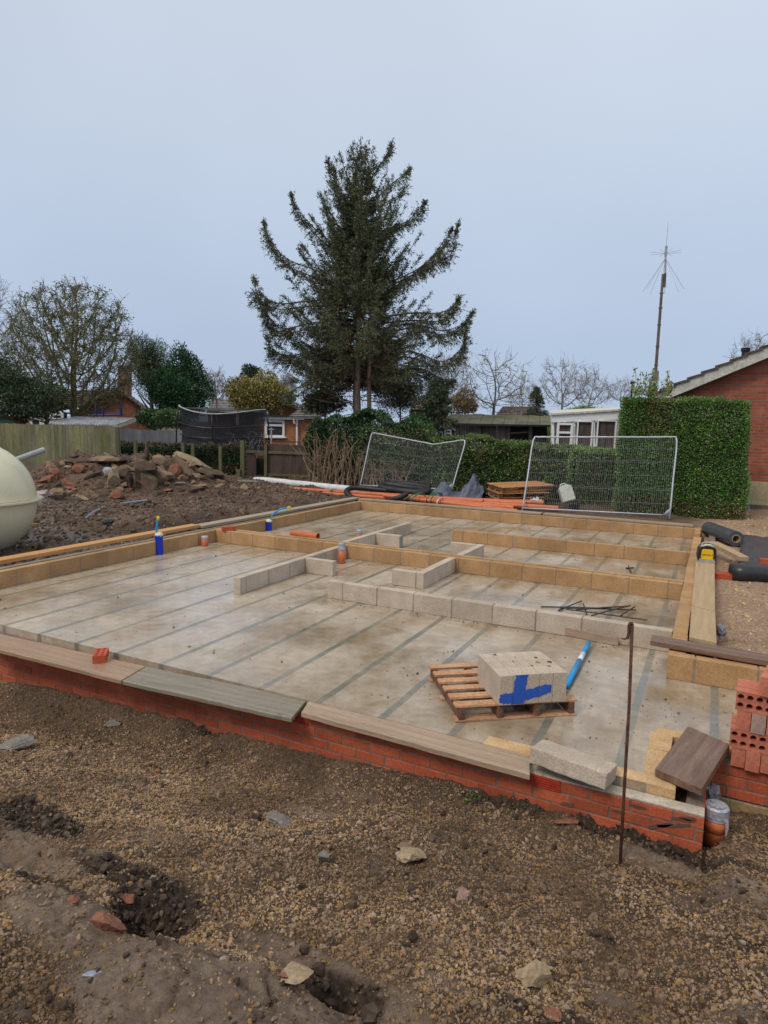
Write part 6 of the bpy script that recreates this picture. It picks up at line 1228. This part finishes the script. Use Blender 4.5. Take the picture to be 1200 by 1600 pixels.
m = MB(); slabpx(m, [(862, 660), (972, 660), (972, 775), (862, 775)][::-1], dc+2.5, .05); m.build('back_wall', mat('dim interior wall', (.18, .15, .14), (.25, .21, .19), 2, 8, .9), t_)
# long garden shed
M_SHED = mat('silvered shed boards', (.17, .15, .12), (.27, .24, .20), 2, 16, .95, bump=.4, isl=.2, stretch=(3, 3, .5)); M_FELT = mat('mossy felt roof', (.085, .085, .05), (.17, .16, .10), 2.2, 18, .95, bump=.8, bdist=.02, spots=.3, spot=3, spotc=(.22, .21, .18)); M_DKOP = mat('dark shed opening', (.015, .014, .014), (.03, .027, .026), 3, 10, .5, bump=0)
ds = 21.5; t_ = thing('garden_shed', 'long low weathered shed with a mossy felt roof beyond the middle hedge', 'shed', tuple(gd(770, ds)))
def vboards(mb, x0, x1, yt0, yt1, yb_, dep, n):
    for i in range(n):
        a = x0+(x1-x0)*i/n; b = x0+(x1-x0)*(i+.94)/n; yt = yt0+(yt1-yt0)*(i/n); slabpx(mb, [(a, yb_), (b, yb_), (b, yt), (a, yt)], dep+RNG.uniform(0, .02), .03)
m = MB(); vboards(m, 700, 752, 661, 662, 765, ds, 13); vboards(m, 777, 797, 662, 662, 765, ds, 5); vboards(m, 826, 832, 663, 663, 765, ds, 1); m.build('boards', M_SHED, t_)
m = MB(); vboards(m, 754, 776, 664, 664, 765, ds+.05, 6); m.build('door', mat('brownish shed door', (.13, .10, .085), (.20, .16, .14), 2, 20, .9, isl=.1), t_)
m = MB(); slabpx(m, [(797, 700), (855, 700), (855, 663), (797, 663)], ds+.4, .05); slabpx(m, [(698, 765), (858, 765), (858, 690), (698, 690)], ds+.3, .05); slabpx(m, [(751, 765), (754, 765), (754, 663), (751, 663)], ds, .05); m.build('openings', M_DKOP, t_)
m = MB(); slabpx(m, [(797, 676), (826, 674), (826, 676), (797, 678)], ds-.02, .04); slabpx(m, [(833, 690), (860, 692), (860, 695), (833, 693)], ds-.1, .04); m.build('shelf', M_SHED, t_)
m = MB(); e_ = [(692, 661), (862, 664)]; r_ = [(704, 646), (862, 650)]
for k in range(9):
    f0, f1 = k/9, (k+.97)/9; L0 = D(e_[0][0]+(e_[1][0]-e_[0][0])*f0, e_[0][1]+(e_[1][1]-e_[0][1])*f0, ds-.35); L1 = D(e_[0][0]+(e_[1][0]-e_[0][0])*f1, e_[0][1]+3*f1, ds-.35); U0 = D(r_[0][0]+(r_[1][0]-r_[0][0])*f0, r_[0][1]+4*f0+RNG.uniform(-1, 1), ds+1.7); U1 = D(r_[0][0]+(r_[1][0]-r_[0][0])*f1, r_[0][1]+4*f1+RNG.uniform(-1, 1), ds+1.7)
    V8 = np.array([L0, L1, U1, U0]); V8 = np.concatenate([V8, V8-[0, 0, .06]]); m.add(V8, [(3, 2, 1, 0)[::-1], (4, 5, 6, 7)[::-1], (0, 1, 5, 4), (1, 2, 6, 5), (2, 3, 7, 6), (3, 0, 4, 7)])
m.build('roof', M_FELT, t_)
m = MB(); slabpx(m, [(692, 664), (862, 667), (862, 664), (692, 661)], ds-.36, .03); m.build('fascia', M_DKOP, t_)
# wendy house
t_ = thing('playhouse', 'small wooden playhouse with white trim at the left end of the shed', 'playhouse', tuple(gd(697, 20.3)))
m = MB(); slabpx(m, [(682, 700), (710, 700), (710, 672), (697, 663), (682, 673)], 20.3, .8); m.build('wall', mat('brown playhouse boards', (.14, .08, .06), (.22, .13, .10), 3, 20, .9), t_)
m = MB(); a, b, c_, d_ = D(679, 674, 20.2), D(698, 661, 20.2), D(698, 660, 21.2), D(679, 671, 21.2); V8 = np.array([a, b, c_, d_]); V8 = np.concatenate([V8, V8-[0, 0, .05]]); m.add(V8, [(0, 1, 2, 3), (7, 6, 5, 4), (1, 0, 4, 5), (2, 1, 5, 6), (3, 2, 6, 7), (0, 3, 7, 4)]); slabpx(m, [(697, 663), (699, 661), (712, 671), (711, 674)], 20.2, .9); m.build('roof', mat('grey playhouse roof', (.35, .37, .41), (.45, .47, .51), 3, 20, .7), t_)
winframe('window', t_, (694, 683), (705, 671), 20.28, (.5,), .04); winframe('window', t_, (685, 684), (692, 674), 20.28, (), .035)
# orange brick house with white window, left of the spruce
dh = 29; t_ = thing('brick_house', 'orange brick house with a white window behind the brown fence', 'house', tuple(gd(440, dh))); M_OB = brick_mat('orange house brick', (.42, .155, .06), (.52, .21, .09), (.36, .20, .12), math.atan2(HR[1], HR[0]))
m = MB(); slabpx(m, [(398, 740), (500, 740), (500, 654), (398, 654)], dh, 4); m.build('wall', M_OB, t_)
m = MB(); slabpx(m, [(405, 655), (475, 656), (475, 651), (405, 650)], dh-.2, .2); slabpx(m, [(452, 654), (500, 654), (500, 651), (452, 650)], dh-.25, .2); m.build('fascia', M_UPVC, t_)
m = MB(); slabpx(m, [(404, 650.5), (455, 651), (455, 649), (404, 648)], dh-.3, 4.2); m.build('flat_roof', M_DKOP, t_)
m = MB(); tiled_slope(m, D(452, 651, dh-.35), D(512, 652, dh-.35), D(512, 632, dh+3), D(478, 632, dh+3), 8, 12, th=.05); m.build('roof', M_TILEG, t_)
w_ = winframe('window', t_, (414, 683), (445, 656.5), dh-.01, (.70,), .10); 
m = MB(); slabpx(m, [(412, 684.5), (447, 684.5), (447, 682.5), (412, 682.5)], dh-.12, .12); m.build('sill', M_UPVC, w_)
m = MB(); m.tube([D(459, 655, dh-.25), D(460, 661, dh-.2), D(464, 663, dh-.1), D(464, 700, dh-.1)], .045, 6); m.tube([D(464, 655, dh-.1), D(464, 664, dh-.1)], .045, 6); m.build('downpipe', M_UPVC, t_)
t_ = thing('brick_house', 'brick gable with a white bargeboard rising behind the flat roofed orange house', 'house', tuple(gd(450, 36)))
m = MB(); slabpx(m, [(420, 700), (478, 700), (478, 645), (443, 626), (420, 640)], 36, .4); m.build('wall', brick_mat('dull orange brick', (.30, .13, .075), (.38, .17, .10), (.28, .18, .13), math.atan2(HR[1], HR[0])), t_)
m = MB(); slabpx(m, [(441, 627), (441, 624.5), (480, 644), (480, 648)], 35.7, .3); m.build('bargeboard', M_UPVC, t_)
m = MB(); tiled_slope(m, D(480, 644.5, 35.6), D(488, 642, 42), D(450, 623, 42), D(441, 624, 35.6), 8, 10, th=.05); tiled_slope(m, D(415, 641, 35.6), D(420, 641, 42), D(450, 623, 42), D(441, 624, 35.6), 8, 10, th=.05); m.build('roof', M_TILEG, t_)
t_ = thing('tiled_roof_house', 'grey tiled roof of a distant house above the trampoline', 'house', tuple(gd(345, 48)))
m = MB(); tiled_slope(m, D(322, 648, 46), D(420, 649, 46), D(400, 624, 52), D(330, 624, 52), 9, 16, th=.06); m.build('roof', M_TILEG, t_); m = MB(); slabpx(m, [(325, 690), (418, 690), (418, 646), (325, 646)], 46.6, 3); m.build('wall', M_OB, t_)
m = MB(); slabpx(m, [(369, 668), (373, 668), (373, 638), (369, 638)], 40, .15); tag(m.build('gate_pillar', M_UPVC), 'slim white upright seen above the trampoline net', 'post')
# left house
dl = 33; t_ = thing('brick_house', 'red brick house gable with a lichened bargeboard and chimney behind the mossy tree', 'house', tuple(gd(185, dl)))
m = MB(); slabpx(m, [(120, 700), (236, 700), (236, 650), (183, 611), (120, 640)], dl, .5); m.build('wall', brick_mat('left house brick', (.26, .07, .04), (.34, .11, .06), (.18, .13, .10), math.atan2(HR[1], HR[0])), t_)
m = MB(); slabpx(m, [(122, 638), (122, 634), (182, 608), (184, 612)], dl-.3, .3); m.build('bargeboard', M_BARGE, t_)
m = MB(); tiled_slope(m, D(60, 650, dl-.4), D(130, 635, dl-.4), D(183, 608, dl-.4), D(75, 612, dl+5), 10, 14, th=.05); tiled_slope(m, D(240, 652, dl-.4), D(244, 648, dl+5), D(190, 607, dl+5), D(183, 608, dl-.4), 8, 10, th=.05); m.build('roof', M_TILE, t_)
ch = MB(); slabpx(ch, [(184, 640), (199, 640), (199, 574), (184, 574)], dl+1.2, .6); slabpx(ch, [(183, 575), (200, 575), (200, 571), (183, 571)], dl+1.17, .66); ch.build('chimney', brick_mat('chimney brick', (.20, .085, .055), (.28, .13, .085), (.18, .14, .11), math.atan2(HR[1], HR[0])), t_)
m = MB(); M_BP = mat('blue painted metal', (.03, .07, .30), (.05, .10, .38), 5, 30, .5)
for x_, a_, b_ in ((150, 632, 662), (161, 639, 655), (189, 633, 650)): m.tube([D(x_, b_, dl-1.5), D(x_, a_, dl-1.5)], .06, 6)
m.tube([D(138, 649, dl-1.5), D(192, 648, dl-1.5)], .04, 5); tag(m.build('climbing_frame', M_BP), 'blue metal climbing frame behind the corrugated roof', 'climbing frame')
t_ = thing('white_window_wall', 'white framed garden room above the green fence', 'garden room', tuple(gd(72, 30))); m = MB(); slabpx(m, [(46, 700), (100, 700), (100, 645), (46, 645)], 30.1, .3); m.build('wall', M_DKOP, t_)
for a_, b_ in ((48, 66), (66, 82), (82, 100)): winframe('window', t_, (a_, 668), (b_, 645), 30, (.55,), .12)
m = MB(); slabpx(m, [(27, 668), (46, 668), (46, 645), (27, 645)], 30.3, .3); tag(m.build('brick_pier', M_OB), 'stub of orange brick wall left of the garden room', 'wall'); m = MB(); slabpx(m, [(33, 651), (39, 651), (39, 645), (33, 645)], 30.2, .08); tag(m.build('meter_box', M_UPVC), 'small white box on the stub of orange brick wall', 'box')
m = MB(); slabpx(m, [(-40, 670), (26, 670), (26, 649), (-40, 649)], 28, .6); slabpx(m, [(-40, 650), (27, 650), (27, 647.5), (-40, 647.5)], 27.9, .8, 1); tag(m.build('green_shed', [mat('dark green boards', (.02, .06, .045), (.04, .09, .07), 3, 20, .7), M_UPVC]), 'dark green shed with a pale roof edge over the left fence', 'shed')
# corrugated roof lean-to
M_CORR = mat('corrugated sheet', (.22, .23, .25), (.48, .49, .52), 2.5, 10, .5, bump=.2, spots=.25, spot=3, spotc=(.10, .10, .11)); t_ = thing('lean_to', 'lean-to with a silver grey corrugated roof behind the green fence', 'shed', tuple(gd(140, 24)))
F0, F1, B1, B0 = D(76, 662, 23.2), D(182, 664.5, 23.2), D(212, 653.5, 26), D(118, 651.5, 26); nC = 150; us = np.linspace(0, 1, nC); Vc = []
for v in (0, .5, 1): Vc += [(F0*(1-u)+F1*u)*(1-v)+(B0*(1-u)+B1*u)*v+[0, 0, .035*math.cos(u*2*PI*24)] for u in us]
i_ = np.arange(2)[:, None]*nC; j_ = np.arange(nC-1)[None]; m = MB(); m.add(np.array(Vc), np.stack([i_+j_, i_+j_+1, i_+nC+j_+1, i_+nC+j_], -1).reshape(-1, 4)); ob = m.build('roof_sheet', M_CORR, t_, smooth=True); md = ob.modifiers.new('thickness', 'SOLIDIFY'); md.thickness = .02
m = MB(); slabpx(m, [(80, 700), (182, 700), (182, 667), (80, 665)], 23.5, .1); m.build('wall', M_DKOP, t_); m = MB(); m.beam(F1+[0, 0, -.07], B1+[0, 0, -.07], .04, .1); m.build('end_rafter', M_BARGE, t_)
# far roof between trees
t_ = thing('tiled_roof_house', 'dark distant roof between the bare trees and the small fir', 'house', tuple(gd(800, 52))); m = MB(); tiled_slope(m, D(772, 652, 50), D(850, 653, 50), D(835, 635.5, 55), D(786, 635, 55), 8, 14, th=.06); m.build('roof', M_TILE, t_); m = MB(); slabpx(m, [(776, 690), (848, 690), (848, 650), (776, 650)], 50.5, 3); m.build('wall', M_FBROWN, t_)
t_ = thing('tiled_roof_house', 'pale tiled roof glimpsed behind the drooping conifer', 'house', tuple(gd(672, 44))); m = MB(); tiled_slope(m, D(640, 640, 42), D(702, 641, 42), D(695, 622, 47), D(648, 621, 47), 8, 12, th=.06); m.build('roof', mat('pinkish roof tiles', (.24, .19, .17), (.33, .27, .24), 3, 30, .9, isl=.2), t_); m = MB(); slabpx(m, [(642, 690), (700, 690), (700, 639), (642, 639)], 42.5, 3); m.build('wall', M_FBROWN, t_)
# ================================================================== RUBBLE AND STONES
M_CONC = mat('broken concrete', (.165, .11, .07), (.29, .205, .135), 5, 40, .9, bump=.8, bdist=.01, spots=.25, spot=7, spotc=(.13, .09, .06))
M_CONCD = mat('dark broken concrete', (.06, .040, .028), (.13, .088, .06), 5, 40, .9, bump=.8, bdist=.01, spots=.2, spot=7, spotc=(.25, .2, .14))
M_LUMPR = mat('broken red brick', (.19, .075, .045), (.30, .135, .085), 6, 40, .85, bump=.7, spots=.35, spot=9, spotc=(.15, .095, .065))
M_PALE = mat('pale stone', (.29, .215, .13), (.41, .32, .21), 7, 60, .85, bump=.7, spots=.25, spot=14, spotc=(.25, .18, .10))
M_GREYST = mat('grey stone', (.15, .135, .115), (.25, .23, .20), 8, 60, .85, bump=.7, spots=.25, spot=12, spotc=(.14, .11, .08))
M_PINKST = mat('pinkish stone', (.22, .14, .115), (.31, .215, .18), 8, 60, .85, bump=.6)
def lump(px, py, wpx, hpx, ang, m, label, name='rubble_block', cat='rubble', thick=.45, seed=0, sub=2, big=1.0, dep=None, sink=.3, group=None, cuts=6, lift=0, onto=None):
    q = G(px, py+hpx*.35) if dep is None else D(px, py+hpx*.35, dep); dd = (q-CAM)@HF; s_ = dd/FPX; w_, h_ = wpx*s_*big, hpx*s_*big
    M_ = np.stack([HR, HF, [0, 0, 1]], 1)@rotm(0, R(-ang), 0)@rotm(0, 0, R((seed*37) % 50-25)); mb = MB(); rock(mb, q+np.array([0, 0, h_*(.5-sink)+lift]), (w_, max(w_, h_)*thick, h_), seed+100, M_, 0, cuts, sub)
    o = mb.build(name, m, smooth=False); tag(o, label, cat, group); return o
RUB = [
 (178, 721, 84, 15, 3, M_CONC, 'long flat brown slab along the crest of the rubble heap'), (231, 715, 9, 30, 8, M_CONCD, 'upright dark shard sticking out of the crest of the rubble heap'),
 (214, 722, 22, 20, 20, M_CONC, 'blunt tan lump on the crest just left of the upright shard'), (256, 724, 42, 15, -18, M_CONC, 'broken slab tilted down right of the upright shard'),
 (303, 724, 54, 14, -30, M_PALE, 'pale slab sloping down to the right near the top of the rubble heap'), (291, 740, 58, 15, -52, M_CONC, 'steeply leaning brown slab in the right half of the heap'),
 (330, 731, 42, 9, -26, M_CONC, 'thin slab propped at the right shoulder of the rubble heap'), (336, 744, 62, 13, -9, M_CONCD, 'dark log like slab low on the right of the rubble heap'),
 (178, 750, 26, 36, -18, M_PALE, 'cream lump standing in the middle of the rubble heap'), (170, 738, 16, 20, 40, mat('blue grey slab', (.25, .29, .36), (.34, .39, .46), 5, 30, .6), 'blue grey slab piece leaning on the cream lump'),
 (106, 758, 19, 15, 0, M_LUMPR, 'orange brick lump at the left of the rubble heap'), (271, 738, 22, 20, 10, M_LUMPR, 'red stained block behind the leaning slab'), (284, 757, 28, 7, 4, M_GREYST, 'flat pale grey slab at the foot of the leaning slab'),
 (155, 773, 46, 9, 3, M_CONCD, 'black log lying across the front of the heap'), (255, 748, 36, 16, -5, M_CONC, 'brown block right of the hollow stump like block'), (310, 760, 30, 8, 6, M_CONC, 'low tan rubble slab at the right foot of the heap'),
 (367, 763, 22, 7, 0, M_CONC, 'flat tan stone left of the square pale one in the yard'), (383, 763, 14, 14, 8, M_PALE, 'square pale block standing in the yard right of the heap'), (380, 752, 44, 6, 0, M_GREYST, 'flat grey slab before the mossy post'),
 (93, 779, 26, 17, 0, M_CONCD, 'rounded earth coloured lump near the tank'), (130, 782, 22, 12, -35, M_PALE, 'orange tinged shard at the front of the heap'), (122, 724, 40, 13, -6, M_CONCD, 'dark crest lump at the left shoulder of the heap'), (60, 762, 18, 7, 20, M_PALE, 'tan wedge just right of the tank'),
 (265, 767, 22, 8, 8, M_LUMPR, 'low orange block in front of the hollow block'), (252, 770, 18, 13, 15, M_CONCD, 'dark hollow fragment right of the hollow block')]
for i, (a, b, c_, d_, e_, f_, g_) in enumerate(RUB): lump(a, b, c_, d_, e_, f_, g_, seed=i, sink=.12, big=1.22)
# hollow block: three slabs round a dark opening
q = G(221, 766); s_ = ((q-CAM)@HF)/FPX; t_ = thing('hollow_block', 'big hollow brown block with a dark opening in the middle of the rubble heap', 'rubble', tuple(q)); FR_ = np.stack([HR, HF, [0, 0, 1]], 1)
for nm, (u, z_, w_, h_, an, mt) in {'top_slab': (2, 39, 42, 15, -14, M_CONCD), 'right_wall': (12, 16, 22, 40, 4, M_CONC), 'left_wall': (-18, 16, 8, 32, -4, M_CONCD)}.items():
    mb = MB(); rock(mb, q+HR*u*s_+[0, 0, z_*s_], (w_*s_*1.15, .7, h_*s_*1.15), int(z_), FR_@rotm(0, R(-an), 0), 0, 7); mb.build(nm, mt, t_)
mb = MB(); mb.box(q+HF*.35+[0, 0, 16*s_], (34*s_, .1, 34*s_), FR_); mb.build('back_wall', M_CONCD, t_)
# many small pieces
rg = np.random.default_rng(77)
mats_ = [M_CONC, M_CONCD, M_LUMPR, M_PALE]; words = ['small tan rubble piece in the heap left of the building', 'small dark rubble piece in the heap left of the building', 'small red brick fragment in the heap left of the building', 'small pale rubble piece in the heap left of the building']
for i in range(170):
    px_ = rg.uniform(52, 350); top_ = np.interp(px_, [50, 100, 180, 300, 350], [738, 712, 712, 724, 745]); py_ = rg.uniform(top_, 778 if px_ < 200 else 768); k = rg.choice(4, p=[.40, .40, .14, .06]); w_ = rg.uniform(5, 16) if i > 45 else rg.uniform(16, 30); k = k if i > 45 or k != 3 else 1; lb_ = f"{'small' if i > 45 else 'chunky'} {['tan rubble piece', 'dark rubble piece', 'red brick fragment', 'pale rubble piece'][k]} {'near the crest' if py_ < top_+24 else 'in the lower front'} of the heap's {'left third' if px_ < 150 else 'middle third' if px_ < 250 else 'right third'}"; lump(px_, py_, w_, w_*rg.uniform(.4, .9), rg.uniform(-40, 40), mats_[k], lb_, 'rubble_piece', 'rubble', .7, 300+i, sink=.2, group=lb_.split(' of the')[0]+' of the rubble heap', cuts=5)
for i in range(26):
    px_ = rg.uniform(95, 350); top_ = np.interp(px_, [50, 100, 180, 300, 350], [738, 716, 714, 724, 742]); py_ = rg.uniform(top_, top_+30); k = rg.choice(2); w_ = rg.uniform(24, 44); lump(px_, py_, w_, rg.uniform(6, 10), rg.uniform(-38, 25), mats_[k], ['long brown broken slab or timber piece in the heap', 'long dark broken slab or timber piece in the heap'][k], 'rubble_piece', 'rubble', .4, 450+i, sink=.1, group='long broken pieces in the heap', cuts=4)
for i in range(34):
    px_ = rg.uniform(60, 440); py_ = rg.uniform(772, 815) if px_ < 250 else rg.uniform(752, 778); k = rg.choice(4, p=[.4, .15, .25, .2]); w_ = rg.uniform(4, 10); lump(px_, py_, w_, w_*.5, 0, mats_[k], ['tan stone lying in the muddy yard', 'dark stone lying in the muddy yard', 'red brick crumb lying in the muddy yard', 'pale stone lying in the muddy yard'][k], 'stone', 'stone', .8, 600+i, sink=.3, group='stones scattered in the muddy yard')
# pinkish plastic by the tank
mb = MB(); q = G(66, 778); crumple(mb, q+[0, 0, .03], (.75, .5, .22), 23, 3, .7, np.stack([HR, HF, [0, 0, 1]], 1)); tag(mb.build('plastic_sheet', mat('dirty pink polythene', (.34, .26, .27), (.50, .42, .44), 4, 30, .4, bump=.5)), 'crumpled pinkish polythene on the ground right of the tank', 'plastic sheet')
mb = MB(); rg = np.random.default_rng(3)
# foreground stones
STN = [(833, 1516, 54, 50, M_PALE, 'large pale tan triangular stone at the lower right of the gravel'), (648, 1337, 50, 26, M_PALE, 'tan flat stone near the middle of the gravel'), (628, 1322, 30, 9, M_CONC, 'thin brown flake touching the tan flat stone'), (502, 1338, 24, 22, M_GREYST, 'round grey stone near the middle of the gravel'),
 (722, 1396, 26, 28, M_PINKST, 'pinkish rounded stone in the gravel'), (168, 1440, 58, 42, M_LUMPR, 'large broken red brick in the muddy hollow'), (116, 1405, 32, 22, M_LUMPR, 'red brick fragment left of the large broken brick'), (198, 1404, 22, 18, M_LUMPR, 'small red brick fragment above the large broken brick'),
 (25, 1162, 54, 20, M_GREYST, 'flat grey stone at the left edge of the gravel'), (172, 1131, 28, 13, M_GREYST, 'wedge of grey stone on the left gravel below the wall'), (438, 1278, 40, 22, M_GREYST, 'flat dark grey stone pressed into the gravel'), (244, 1206, 14, 14, M_LUMPR, 'small red crumb in the left gravel'),
 (1172, 1395, 42, 18, M_LUMPR, 'red brick fragment at the right edge'), (884, 1283, 36, 9, M_LUMPR, 'flat terracotta shard leaning at the foot of the brick wall'), (902, 1412, 20, 20, M_CONC, 'brown angular stone in the right gravel'), (925, 1434, 20, 18, M_CONC, 'brown stone just below the angular one'), (975, 1526, 28, 26, M_CONC, 'brown rounded stone right of the large pale stone'),
 (1048, 1472, 24, 12, M_GREYST, 'small flat grey stone in the right gravel'), (978, 1483, 12, 10, M_PALE, 'small pale pebble in the right gravel'), (1098, 1506, 16, 9, M_LUMPR, 'small reddish pebble in the right gravel'), (505, 1480, 16, 14, M_PALE, 'pale pebble left of the middle at the bottom'), (865, 1585, 26, 14, M_LUMPR, 'reddish stone at the bottom edge'),
 (462, 1518, 70, 15, M_PALE, 'long tan concrete edge lying over a hole at the bottom'), (444, 1525, 18, 14, M_LUMPR, 'red fragment under the long tan concrete edge'), (238, 1372, 16, 10, M_PALE, 'white pebble above the muddy hollow'), (262, 1363, 12, 10, M_PALE, 'tan pebble above the muddy hollow'), (70, 1520, 14, 10, M_LUMPR, 'reddish pebble at the lower left'), (285, 1540, 12, 8, M_PALE, 'pale pebble on the smooth mud'), (95, 1556, 12, 9, M_PALE, 'whitish pebble at the lower left corner'),
 (560, 1310, 12, 9, M_PALE, 'pale pebble between the grey stone and the tan flat stone'), (700, 1470, 18, 12, M_GREYST, 'dull grey pebble left of the large pale stone'), (605, 1500, 18, 12, M_PINKST, 'pinkish pebble at the bottom middle')]
for i, (a, b, w_, h_, mt, lb) in enumerate(STN):
    lump(a, b, w_, h_*.8, (i*53) % 24-12, mt, lb, 'stone' if mt is not M_LUMPR else 'brick_fragment', 'stone' if mt is not M_LUMPR else 'brick fragment', .85 if h_ > 12 else .5, 900+i, 3, 1.18, sink=.24, cuts=7)
# sky glint of a puddle put into a flat blue patch; weeds
q = G(146, 1531); m = MB(); aa = np.linspace(0, 2*PI, 15)[:-1]; m.prism([(.035*math.cos(a)*RNG.uniform(.8, 1.1), .012*math.sin(a)*RNG.uniform(.8, 1.1)) for a in aa], 0, .002, M=rotm(0, 0, .6), c=q+[0, 0, .02]); tag(m.build('puddle_glint', mat('blue puddle glint', (.22, .26, .36), (.3, .34, .45), 6, 40, .2)), 'small blue grey painted puddle glint at the lower left beside the smooth mud', 'glint')
for px_, py_, n_, lb in ((738, 1251, 26, 'tiny green weed at the foot of the brick wall'), (518/3+0, 773, 40, 'small green weed on the front of the rubble heap')):
    q = G(px_, py_); m = MB(); sc = .05 if py_ > 1000 else .18; m.leaves(q+RNG.normal(size=(n_, 3))*[sc*.6, sc*.6, sc*.1]+[0, 0, .015], sc*.5, sc*.25, np.repeat([[0, 0, 1.]], n_, 0), 0, .8); tag(m.build('weed', M_HEDGE), lb, 'weed')
